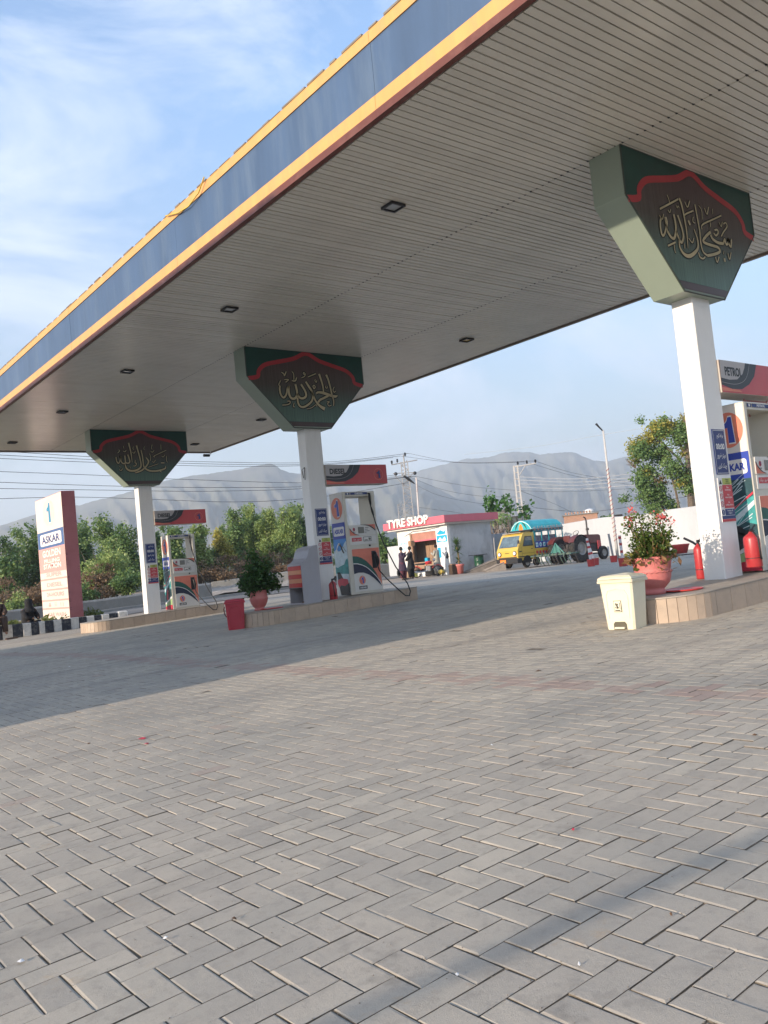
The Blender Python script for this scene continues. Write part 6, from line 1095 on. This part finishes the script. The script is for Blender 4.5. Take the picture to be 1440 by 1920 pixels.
fh = Fr((1.298, TW, 0), (0, -1, 0), (0, 0, 1)); poly(fh, [(.62, 2.07), (.94, 2.07), (.88, 2.32), (.78, 2.42), (.68, 2.32)], m_po, t, 1, 'painted_arch'); b = MB(); ribbon(fh, [(.35, 2.1), (.5, 2.35), (.66, 2.48)], [.03, .12, .04], b, 1); b.build('painted_leaf', m_pine, t); b = MB(); ribbon(fh, [(1.21, 2.1), (1.06, 2.35), (.9, 2.48)], [.03, .12, .04], b, 1); b.build('painted_leaf', m_pine, t); b = MB(); ribbon(fh, [(.02, 2.08), (.30, 2.38), (.78, 2.56), (1.26, 2.38), (1.54, 2.08)], [.03]*5, b, 2); b.build('painted_border', m_white, t); MB().box(1.2, 1.30, -.05, TW+.05, 2.0, 2.06).build('visor', m_tbk, t)
sd_ = MB(); rq = random.Random(3)
for q in range(26): u = 1.4+rq.uniform(0, 2.5); sd_.tube([(u, -.02, 2.06+rq.uniform(0, .05)), (u+.06, .02, 2.14+rq.uniform(0, .08))], .018, 4)
sd_.tube([(1.34, -.035, 2.06), (TL+.03, -.035, 2.06)], .02, 5); sd_.build('metal_fringe', m_gal, t)
MB().box(1.5, TL-.1, .5, 1.05, 1.0, 1.7).build('cargo_sacks', mat('sacks', (.30, .27, .33), rough=.9, var=.5, vscale=4), t)
for x in (.72, 3.05):
    for y in (.11, TW-.11): mkwheel(t, x, y, .27, .27, .17, .16)
# ================================================================ TRACTOR (heads +X) with cultivator
m_trd = mat('tractor_red', (.115, .025, .025), rough=.45, var=.15, dirt=(.10, .06, .05), dirt_amt=.6, dirt_scale=3); m_trg = mat('tractor_dark_metal', (.05, .045, .045), rough=.6, var=.3, vscale=6); m_trim2 = mat('wheel_centre_grey', (.30, .29, .27), rough=.6, dirt=(.16, .12, .09), dirt_amt=.6)
t = thing('farm_tractor', 'old dark red farm tractor with big lugged rear tyres parked by the white wall', 'tractor', (36.6, 30.05, .02))
for y in (-.72, .72): mkwheel(t, 0, y, .74, .74, .38, .36, True, m_trim2)
for y in (-.62, .62): mkwheel(t, 2.15, y, .39, .385, .20, .20, False, m_trim2)
MB().bbox(.0, 1.3, -.22, .22, .55, 1.05, .04).build('gearbox', m_trg, t); MB().bbox(1.25, 2.35, -.20, .20, .50, .98, .03).build('engine', m_trg, t)
hd = MB(); hd.prism([(1.10, .98), (1.10, 1.42), (1.25, 1.48), (2.38, 1.44), (2.52, 1.36), (2.55, .62), (2.40, .62), (2.38, .98)], -.26, .26); hd.build('hood', m_trd, t); MB().box(2.552, 2.57, -.22, .22, .66, 1.34).build('grille', m_trg, t); MB().box(2.2, 2.45, -.285, -.262, .55, 1.1).build('red_side_panel', m_sred, t)
for y in (-.72, .72):
    fd = MB(); pr = [(.80*math.cos(a), .70+.80*math.sin(a)) for a in np.linspace(.25, 2.6, 9)]; V = [(x, y-.20, z) for x, z in pr]+[(x, y+.20, z) for x, z in pr]+[(x, y-(.20 if y > 0 else -.20), z-.14) for x, z in pr]
    fd.add(V, [(i, i+1, 10+i, 9+i) for i in range(8)]+[((0 if y > 0 else 9)+i, (0 if y > 0 else 9)+i+1, 19+i, 18+i) for i in range(8)]).build('mudguard', m_trd, t)
MB().bbox(-.05, .40, -.24, .24, 1.16, 1.26, .04).build('seat', m_trd, t); MB().bbox(-.12, -.02, -.24, .24, 1.24, 1.50, .04).build('seat_back', m_trd, t)
s = MB(); s.tube([(1.15, 0, 1.3), (.75, 0, 1.62)], .025, 5); s.tube([(.75+.19*math.cos(a)*.5, .19*math.sin(a), 1.62+.19*math.cos(a)*.6) for a in np.linspace(0, 6.28, 18)], .015, 5); s.build('steering_wheel', m_tbk, t)
s = MB(); s.tube([(1.55, -.16, 1.42), (1.55, -.16, 2.25), (1.50, -.16, 2.40), (1.36, -.16, 2.47)], [.05, .045, .04, .035], 8); s.build('exhaust', m_trg, t); s = MB(); s.tube([(1.85, .05, 1.44), (1.85, .05, 1.75)], .04, 7); s.lathe([(.09, 1.72), (.10, 1.80), (.05, 1.86)], 10, (1.85, .05, 0)); s.build('air_intake', m_trg, t)
s = MB(); s.tube([(2.15, -.62, .39), (2.15, .62, .39)], .05, 6); s.tube([(1.3, -.3, .75), (2.1, -.5, .40)], .03, 5); s.build('front_axle', m_trg, t); s = MB(); s.tube([(0, -.72, .70), (0, .72, .70)], .09, 8); s.tube([(-.1, -.28, .7), (-.75, -.36, .5)], .03, 5); s.tube([(-.1, .28, .7), (-.75, .36, .5)], .03, 5); s.tube([(-.1, 0, 1.1), (-.8, 0, .95)], .03, 5); s.build('rear_linkage', m_trg, t); MB().lathe([(.05, 0), (.06, .06), (.0, .07)], 8, (.2, -.5, 1.55)).build('lamp', m_glas, t)
m_cul = mat('cultivator_green', (.05, .10, .08), rough=.6, dirt=(.18, .13, .09), dirt_amt=.6, dirt_scale=4); t = thing('cultivator', 'green and rusty tine cultivator hitched behind the tractor', 'farm implement', (34.9, 29.65, .02)); s = MB()
for x in (-.32, .32): s.box(x-.04, x+.04, -1.40, 1.40, .52, .60)
for y in (-1.36, -.5, .5, 1.36): s.box(-.32, .32, y-.035, y+.035, .525, .595)
s.build('frame', m_cul, t); s = MB(); s.tube([(.3, -.4, .6), (.15, 0, 1.15), (.3, .4, .6)], .035, 5); s.tube([(.15, 0, 1.15), (-.3, 0, .6)], .03, 5); s.add([(.16, -.1, 1.05), (.16, .1, 1.05), (.22, .28, .62), (.22, -.28, .62)], [(0, 1, 2, 3)]); s.build('hitch', mat('hitch_teal', (.06, .20, .17), rough=.6), t)
for i in range(11):
    y = -1.3+.26*i; x = -.32 if i % 2 else .32; s = MB(); s.tube([(x, y, .64), (x-.14, y, .60), (x-.20, y, .42), (x-.10, y, .22), (x+.02, y, .05)], [.035, .035, .03, .03, .022], 5); s.tube([(x, y, .66), (x+.08, y, .58), (x-.02, y, .50)], .022, 5); s.build('tine', (m_cul, m_trg)[i % 3 == 0], t)
# ================================================================ POLES IN PAINTED BUCKETS
m_bkt = mat('bucket_red', (.45, .045, .04), rough=.6, dirt=(.3, .08, .06), dirt_amt=.5); m_pw = mat('post_white', (.66, .64, .62), rough=.6)
for (x, y, lean, rp_, lab, st) in ((29.37, 22.99, -.05, 1.22, 'red and white post in a red bucket, nearest of the pair before the tractor front', 1), (30.7, 23.8, -.22, 1.18, 'leaning red and white post, right one of the pair before the tractor', 1), (33.0, 24.5, -.08, 1.35, 'plain grey post in a red bucket left of the lamp pole foot', 0), (26.4, 19.2, -.02, 1.16, 'red and white post in an orange red bucket beside the geranium leaves', 1)):
    t = thing('bucket_post', lab, 'barrier post', (x, y, gz(x, y)), 0, 'striped posts standing in painted buckets'); s_ = .8 if rp_ < 1.2 else .95
    MB().lathe([(.15, 0), (.175, .30), (.185, .31), (.165, .31), (.01, .28)], 16).build('bucket', m_bkt, t); lv = Vector((y, -x, 0)).normalized()*lean
    P = lambda z: (lv.x*z*1.0, lv.y*z, z)
    MB().tube([P(.25), P(rp_)], .052, 8).build('post', m_pw if st else m_gal, t)
    if st:
        for z in (.5, .78, 1.02): MB().tube([P(z), P(z+.10)], .056, 8).build('red_ring', m_bkt, t)
p = at(1276, 1030, 44.5); t = thing('red_tub', 'round red tub with black hose near the foot of the white wall', 'tub', (p.x, p.y, .05)); MB().lathe([(.30, 0), (.42, .38), (.46, .42), (.44, .46), (.38, .44), (.01, .40)], 20).build('tub', m_bkt, t, smooth=True); lv = Vector((p.y, -p.x, 0)).normalized(); s = MB(); s.tube([tuple(lv*.2+Vector((0, 0, .75))), tuple(lv*.6+Vector((0, 0, .5))), tuple(lv*1.0+Vector((0, 0, .15))), tuple(lv*1.5+Vector((0, 0, .05)))], .06, 7); s.build('hose', m_rub, t)
o = MB().tube([(33.5, 22.5, .03), (34.4, 23.4, .02), (35.6, 22.2, .03), (36.2, 20.5, .02), (37.5, 19.6, .25), (38.0, 19.5, .9)], .02, 5).build('air_hose', m_rub); tag(o, 'thin black air hose lying on the ground near the red tub', 'hose')
# ================================================================ MOTORCYCLE
p = at(800, 1081, 48.0); r_ = Vector((p.y, -p.x, 0)).normalized(); t = thing('motorcycle', 'red motorcycle parked in front of the tyre shop opening', 'motorcycle', (p.x, p.y, 0), math.atan2(r_.y, r_.x)); m_mc = mat('tank_red', (.50, .03, .03), rough=.3); m_chr = mat('chrome', (.5, .5, .5), rough=.25, metal=.9)
for x in (-.56, .66):
    b = MB(); b.tube([(x+.27*math.cos(a), 0, .29+.27*math.sin(a)) for a in np.linspace(0, 2*math.pi, 25)], .035, 6, cap=False); w_ = b.build('wheel', m_tire, t); s = MB()
    for k in range(12): a = k*math.pi/6; s.tube([(x, 0, .29), (x+.25*math.cos(a), 0, .29+.25*math.sin(a))], .005, 3)
    s.lathe([(.05, -.04), (.05, .04)], 8, (x, 0, .29), axis='y'); s.build('spokes', m_chr, w_)
s = MB(); s.tube([(-.56, .05, .29), (-.1, .05, .38), (.1, 0, .72), (.42, 0, .86)], .022, 5); s.tube([(-.56, 0, .29), (-.45, 0, .72), (-.05, 0, .70)], .02, 5); s.build('frame', m_tbk, t); s = MB()
for y in (-.06, .06): s.tube([(.66, y, .29), (.46, y, .88), (.42, y, .98)], .018, 5)
s.tube([(.42, -.34, 1.05), (.38, 0, 1.0), (.42, .34, 1.05)], .014, 5); s.tube([(.45, -.3, 1.05), (.43, -.36, 1.25)], .008, 4); s.build('fork', m_chr, t); MB().bbox(-.02, .36, -.11, .11, .70, .88, .05).build('tank', m_mc, t); MB().bbox(-.60, .0, -.12, .12, .72, .80, .03).build('seat', m_tbk, t); MB().bbox(.0, .28, -.12, .12, .32, .62, .04).build('engine', m_gal, t); MB().lathe([(.08, 0), (.09, .08), (.03, .12)], 10, (.46, 0, .92), axis='x').build('headlight', m_chr, t); MB().tube([(.1, -.12, .35), (-.3, -.14, .28), (-.75, -.14, .34)], [.03, .035, .045], 6).build('exhaust', m_chr, t)
s = MB()
for x in (-.56, .66): s.tube([(x+.33*math.cos(a), 0, .30+.33*math.sin(a)) for a in np.linspace(.4, 2.6, 8)], .03, 5)
s.build('mudguard', m_mc, t)
# ================================================================ PEOPLE
m_skin = mat('skin', (.26, .14, .09), rough=.6, var=.05); m_hair = mat('hair_black', (.012, .010, .010), rough=.8)
def person(lab, loc, rz, pose, cloth, legm, hair=m_hair, scarf=None):
    t = thing('person', lab, 'person', loc, rz); J, B = pose
    skin('body', J, B, m_skin, t, 1)
    hd_ = J[5]; s = MB(); s.lathe([(.02, .125), (.07, .10), (.097, .04), (.10, -.01), (.085, -.06), (.05, -.09)], 14, (hd_[0]-.012, hd_[1], hd_[2]+.02)); s.build('hair', hair, t, smooth=True)
    if scarf: s = MB(); s.lathe([(.03, .14), (.11, .10), (.125, .0), (.12, -.12), (.20, -.22), (.24, -.30)], 14, (hd_[0]-.02, hd_[1], hd_[2]+.01)); s.build('head_scarf', scarf, t, smooth=True)
    return t
def standing(arm=0):
    J = [(0, 0, .95, .13, .11), (0, 0, 1.15, .12, .10), (0, 0, 1.38, .16, .10), (0, 0, 1.50, .06), (0, 0, 1.56, .055), (0.01, 0, 1.66, .085, .10), (.10, .11, .52, .065), (.07, .10, .10, .042), (.17, .11, .04, .04), (-.04, -.11, .52, .065), (-.06, -.10, .10, .042), (.05, -.11, .04, .04),
         (0, .19, 1.42, .055), (.08, .24, 1.18, .045), (.22, .20, 1.05 if not arm else 1.32, .035), (.28, .18, 1.02 if not arm else 1.40, .03), (0, -.19, 1.42, .055), (.06, -.25, 1.17 if arm < 2 else 1.30, .045), (.24, -.20, 1.02 if not arm else 1.45, .035), (.32, -.18, 1.0 if not arm else 1.52, .03), (0.095, 0, 1.65, .018)]
    return J, [(0, 1), (1, 2), (2, 3), (3, 4), (4, 5), (0, 6), (6, 7), (7, 8), (0, 9), (9, 10), (10, 11), (2, 12), (12, 13), (13, 14), (14, 15), (2, 16), (16, 17), (17, 18), (18, 19), (5, 20)]
def kameez(t, m, m2, J, hem=.42):
    rq = random.Random(int(J[0][0]*10)+3)
    b = MB(); b.lathe([(.07, 1.50), (.17, 1.45), (.20, 1.36), (.185, 1.15), (.20, .98), (.24, .75), (.27, hem)], 18, wob=lambda a, j: .08*math.sin(a*5+j)*(j > 3), cap=False); 
    b.v = [(x*.82, y*1.05, z) for x, y, z in b.v]; b.build('kameez', m, t, smooth=True)
    s = MB()
    for (a, c, d) in ((12, 13, 14), (16, 17, 18)): s.tube([J[a][:3], J[c][:3], J[d][:3]], [.085, .075, .06], 8)
    s.build('sleeves', m, t, smooth=True); s = MB()
    for (a, c) in ((6, 7), (9, 10)): s.tube([(0, J[a][1], .95), J[a][:3], J[c][:3]], [.13, .115, .085], 8)
    s.build('trousers', m2, t, smooth=True); s = MB()
    for a in (8, 11): s.bbox(J[a][0]-.13, J[a][0]+.07, J[a][1]-.045, J[a][1]+.045, .0, .07, .02)
    s.build('shoes', m_tbk, t)
m_plum = mat('cloth_plum', (.045, .028, .05), rough=.9, var=.2, vscale=6); m_maroon = mat('cloth_maroon', (.12, .035, .05), rough=.9); m_cblk = mat('cloth_black', (.012, .012, .014), rough=.9); m_beige = mat('cloth_beige', (.36, .34, .28), rough=.9, var=.1)
def faceto(p, ang): return math.atan2(-p.x, p.y)+ang
p = at(757, 1086, 45.6); vx = math.atan2(r_.y, r_.x); ps = standing(1); t = person('person in long dark plum shalwar kameez reaching out an arm beside the motorcycle', (p.x, p.y, 0), vx-.1, ps, None, None); kameez(t, m_plum, m_maroon, ps[0], .5)
p = at(773, 1085, 46.6); ps = standing(0); t = person('person in black clothes standing right of the plum clothed one', (p.x, p.y, 0), vx+3.0, ps, None, None); kameez(t, m_cblk, m_cblk, ps[0], .55)
p = at(822, 1077, 48.6); ps = standing(2); t = person('person in pale beige shalwar kameez behind the motorcycle handlebar', (p.x, p.y, 0), vx+2.7, ps, None, None); kameez(t, m_beige, m_beige, ps[0], .35)
o = MB().bbox(-.16, .16, -.12, .12, 0, .3, .03).build('bundle', mat('bundle_tan', (.34, .20, .11), rough=.9)); o.location = at(772, 1024, 46.3); tag(o, 'brown bundle held up above the person in black', 'bundle')
def sitting():
    J = [(0, 0, .14, .14, .12), (.02, 0, .35, .13, .11), (.06, 0, .60, .16, .10), (.08, 0, .70, .06), (.10, 0, .75, .055), (.13, 0, .86, .085, .10), (.36, .12, .22, .07), (.42, .12, -.18, .045), (.52, .12, -.24, .04), (.36, -.12, .22, .07), (.42, -.12, -.18, .045), (.52, -.12, -.24, .04), (.07, .19, .62, .055), (.22, .22, .42, .045), (.38, .12, .36, .035), (.44, .08, .36, .03), (.07, -.19, .62, .055), (.22, -.22, .42, .045), (.38, -.10, .36, .035), (.44, -.06, .36, .03), (.215, 0, .85, .018)]
    return J, [(0, 1), (1, 2), (2, 3), (3, 4), (4, 5), (0, 6), (6, 7), (7, 8), (0, 9), (9, 10), (10, 11), (2, 12), (12, 13), (13, 14), (14, 15), (2, 16), (16, 17), (17, 18), (18, 19), (5, 20)]
def robe(t, m, J):
    b = MB(); b.lathe([(.07, .72), (.17, .68), (.205, .58), (.20, .38), (.22, .2), (.26, .05)], 16, cap=False); b.v = [(x*.85+.08*z, y, z) for x, y, z in b.v]; b.build('kameez', m, t, smooth=True); s = MB()
    for (a, c, d) in ((12, 13, 14), (16, 17, 18)): s.tube([J[a][:3], J[c][:3], J[d][:3]], [.085, .075, .055], 8)
    s.build('sleeves', m, t, smooth=True); s = MB()
    for (a, c) in ((6, 7), (9, 10)): s.tube([(0, J[a][1], .14), J[a][:3], J[c][:3]], [.13, .11, .08], 8)
    s.build('trousers', m, t, smooth=True)
ps = sitting(); t = person('person in dark brown clothes sitting on the striped kerb, cut by the left edge', (6.62, 27.93, .225), -1.45, ps, None, None); robe(t, mat('cloth_brown', (.07, .045, .035), rough=.9), ps[0])
ps = sitting(); t = person('person in a black veil sitting low behind the kerb left of the pylon sign', (7.72, 28.55, -.02), -1.2, ps, None, None, scarf=m_cblk); robe(t, m_cblk, ps[0])
for i, (x, y) in enumerate(((6.83, 27.35), (6.98, 27.42))):
    o = MB().bbox(-.12, .12, -.045, .045, 0, .05, .015).build('sandal', mat('sandal_brown', (.10, .06, .04))); o.location = (x, y, gz(x, y)); o.rotation_euler.z = .4-i*.5; tag(o, ('left brown sandal on the paving by the sitting person', 'right brown sandal on the paving by the sitting person')[i], 'sandal')
# ================================================================ SMALL THINGS
p = at(829, 1077, 47.5); t = thing('air_compressor', 'small yellow air compressor on the ground before the shop poster', 'compressor', (p.x, p.y, 0), .5); MB().lathe([(.05, -.32), (.14, -.28), (.15, 0), (.14, .28), (.05, .32)], 12, (0, 0, .2), axis='x').build('air_tank', m_ty, t, smooth=True); MB().bbox(-.12, .12, -.1, .1, .33, .48, .02).build('motor', m_tbk, t)
for (x, y) in ((-.3, -.12), (-.3, .12)): MB().lathe([(.09, -.02), (.09, .02)], 12, (x+.05, y, .09), axis='y').build('wheel', m_tbk, t)
o = MB().tube([(5.46, 10.1, 6.54), (5.46, 10.3, 6.40), (5.47, 10.65, 6.35), (5.47, 11.0, 6.39), (5.46, 11.4, 6.50)], .010, 5).build('yellow_cable', mat('cable_yellow', (.62, .42, .06), rough=.5)); tag(o, 'thin yellow cable hanging in a loop over the top fascia band', 'cable')
t = thing('security_camera', 'small security camera hanging under the far back corner of the canopy', 'camera', (14.0, 27.2, HC)); MB().tube([(0, 0, 0), (0, 0, -.10), (-.1, 0, -.14)], .015, 5).build('arm', m_white, t); MB().lathe([(.05, -.14), (.05, .08), (.03, .10)], 10, (-.14, 0, -.15), axis='x').build('camera_body', m_blk, t)
def scrap(x, y, s_, m, lab, name='litter', n=6, h=.008):
    rq = random.Random(int(x*100)); z = gz(x, y)+.003; b = MB(); V = [(s_*rq.uniform(.5, 1)*math.cos(2*math.pi*k/n), s_*rq.uniform(.4, .9)*math.sin(2*math.pi*k/n), rq.uniform(0, h)) for k in range(n)]; b.add(V+[(0, 0, h*1.3)], [(n, k, (k+1) % n) for k in range(n)]); o = b.build(name, m); o.location = (x, y, z); tag(o, lab, 'litter')
scrap(*tuple(at(268, 1387, 6.55).xy), .045, m_carr, 'scrap of red wrapper on the paving at left'); scrap(2.32, 5.85, .02, m_carr, 'tiny red paper piece by the red wrapper')
def gpt(px, py):
    d = fw*F_PX+RT*(px-720)-UP*(py-960); d /= math.hypot(d.x, d.y); s_ = .5
    while 1+s_*d.z > gz(s_*d.x, s_*d.y) and s_ < 60: s_ += .01
    return s_*d.x, s_*d.y
m_leaf = mat('dead_leaf', (.10, .055, .03), rough=.9)
for (px, py, r, m, lab) in ((40, 1807, .014, m_white, 'crumpled white scrap at the lower left corner'), (1075, 1560, .010, m_carr, 'tiny red scrap on the paving right of centre'), (130, 1251, .03, m_white, 'white scrap in the shaded paving at left'), (1010, 1259, .03, m_leaf, 'dark stone on the paving below the cream bin'), (1415, 1381, .018, m_leaf, 'dead leaf at the right edge of the paving'), (922, 1399, .010, m_white, 'pale pebble on the paving right of centre'), (858, 1835, .007, m_white, 'white pebble inside the thin shadow near the bottom'), (440, 1728, .012, m_leaf, 'brown crumb on the paving at lower left'), (167, 1396, .02, m_leaf, 'dry twig left of the red wrapper'), (1086, 1812, .006, m_white, 'tiny pebble below the thin shadow'), (310, 1764, .010, m_white, 'pale chip in a paving joint at lower left'), (1259, 1719, .006, m_leaf, 'small brown speck in the shadow band at lower right')):
    scrap(*gpt(px, py), r, m, lab)
# loose grit in the joints near the camera
V = []; Fc = []; rq = random.Random(9)
for q in range(2600):
    a = rq.uniform(.18, 1.15); d = 1.6+rq.random()**1.5*6; x, y = d*math.sin(a), d*math.cos(a)
    if rq.random() < .75:
        kx = round((x-X0)/PT); ky = round((y-Y0)/PT)
        if rq.random() < .5: x = X0+kx*PT+rq.gauss(0, .004)
        else: y = Y0+ky*PT+rq.gauss(0, .004)
    s_ = rq.uniform(.0008, .0030); z = gz(x, y)+rq.uniform(-.004, .002); o = len(V); V += [(x-s_, y-s_*.6, z), (x+s_, y-s_*.7, z), (x+s_*.3, y+s_, z), (x, y, z+s_*1.1)]; Fc += [(o, o+1, o+3), (o+1, o+2, o+3), (o+2, o, o+3)]
m_ = MB(); m_.v, m_.f = V, Fc; o = m_.build('grit', mat('grit', (.24, .20, .16), rough=.95, var=.5, vscale=80)); o['kind'] = 'stuff'
# ================================================================ MOUNTAINS
m_mt = mat('mountain_slope', (.10, .095, .07), rough=1.0, var=.45, vscale=.007, dirt=(.045, .065, .035), dirt_amt=.8, dirt_scale=.009, bump=0)
def massif(name, ridge, D, D0, seed, kind='structure'):
    rg = np.random.default_rng(seed); xs = np.linspace(ridge[0][0], ridge[-1][0], 230); ys = np.interp(xs, [r[0] for r in ridge], [r[1] for r in ridge]); nr = 34; V = []
    def fb(x, y, s):                                   # smooth value noise
        xi, yi = np.floor(x).astype(int), np.floor(y).astype(int); fx, fy = x-xi, y-yi; fx, fy = fx*fx*(3-2*fx), fy*fy*(3-2*fy)
        h = lambda a, b: np.modf(np.abs(np.sin(a*127.1+b*311.7+s)*43758.5453))[0]
        return (h(xi, yi)*(1-fx)+h(xi+1, yi)*fx)*(1-fy)+(h(xi, yi+1)*(1-fx)+h(xi+1, yi+1)*fx)*fy
    for i, (px, py) in enumerate(zip(xs, ys)):
        T = at(float(px), float(py), D); u = T.xy.normalized(); w = np.arange(nr)/(nr-1); x_ = np.full(nr, px/26.0)
        ridg = 1-np.abs(2*fb(x_*.9+w*2.4, w*2.6+x_*.35, seed)-1); r2 = 1-np.abs(2*fb(x_*1.9-w*2.2, w*5+x_*.6, seed+3)-1); r3 = fb(x_*8+w*5, w*17+x_*2, seed+5)
        prof = w**1.25; sp = np.sin(math.pi*w)**.8; h = T.z*(prof+sp*(.13*(ridg-.5)+.06*(r2-.5)+.03*(r3-.5)))+T.z*.012*(r3-.5)*(w > .9)
        for k in range(nr): d = D0+(D-D0)*w[k]; V.append((u.x*d, u.y*d, float(h[k])-1))
        V.append((u.x*(D*1.3), u.y*(D*1.3), T.z*.4))
    n = len(xs); nr += 1
    m = MB(); m.v = V; m.f = [(i*nr+k, (i+1)*nr+k, (i+1)*nr+k+1, i*nr+k+1) for i in range(n-1) for k in range(nr-1)]; o = m.build(name, m_mt, smooth=True); o['kind'] = kind; return o
massif('mountain_far', [(600, 925), (700, 905), (753, 893), (793, 880), (833, 870), (873, 860), (913, 857), (950, 847), (993, 847), (1010, 852), (1060, 847), (1077, 848), (1110, 862), (1137, 865), (1167, 857), (1230, 850), (1300, 856), (1380, 850), (1500, 835), (1650, 860)], 2600, 1500, 4)
massif('mountain_near', [(-200, 1010), (-60, 1000), (0, 985), (60, 965), (150, 946), (230, 925), (300, 903), (350, 893), (400, 886), (440, 881), (480, 873), (505, 868), (515, 871), (525, 879), (545, 886), (580, 888), (620, 893), (680, 897), (730, 893), (753, 890), (800, 905), (850, 930), (930, 960), (1050, 985)], 1900, 900, 9)
m_far = mat('far_woods', (.05, .065, .03), rough=1.0, var=.4, vscale=.05)
ft = MB(); V = []; rq = random.Random(12)
for i in range(241):
    a = math.radians(-5+i*.42); d = 430+25*math.sin(i*.7); z = 7+3*math.sin(i*1.3)+rq.uniform(-1.5, 2.0)
    for dd, zz in ((-14, -1.2), (-9, z*.75), (0, z), (14, z*.6)): V.append(((d+dd)*math.sin(a), (d+dd)*math.cos(a), zz))
ft.v = V; ft.f = [(i*4+k, (i+1)*4+k, (i+1)*4+k+1, i*4+k+1) for i in range(240) for k in range(3)]; o = ft.build('far_woods', m_far); o['kind'] = 'stuff'
# ================================================================ HAZE
HAZE = 0.00040
hm = bpy.data.materials.new('haze_air'); hm.use_nodes = True; hn = hm.node_tree; hn.nodes.clear(); pv = N(hn, 'ShaderNodeVolumePrincipled'); pv.inputs['Color'].default_value = (.82, .875, .94, 1); pv.inputs['Density'].default_value = HAZE; pv.inputs['Anisotropy'].default_value = .25
ho = N(hn, 'ShaderNodeOutputMaterial'); hn.links.new(pv.outputs[0], ho.inputs['Volume'])
o = MB().box(-3600, 3700, -3600, 3700, -2.2, 420).build('haze', hm); o['kind'] = 'stuff'
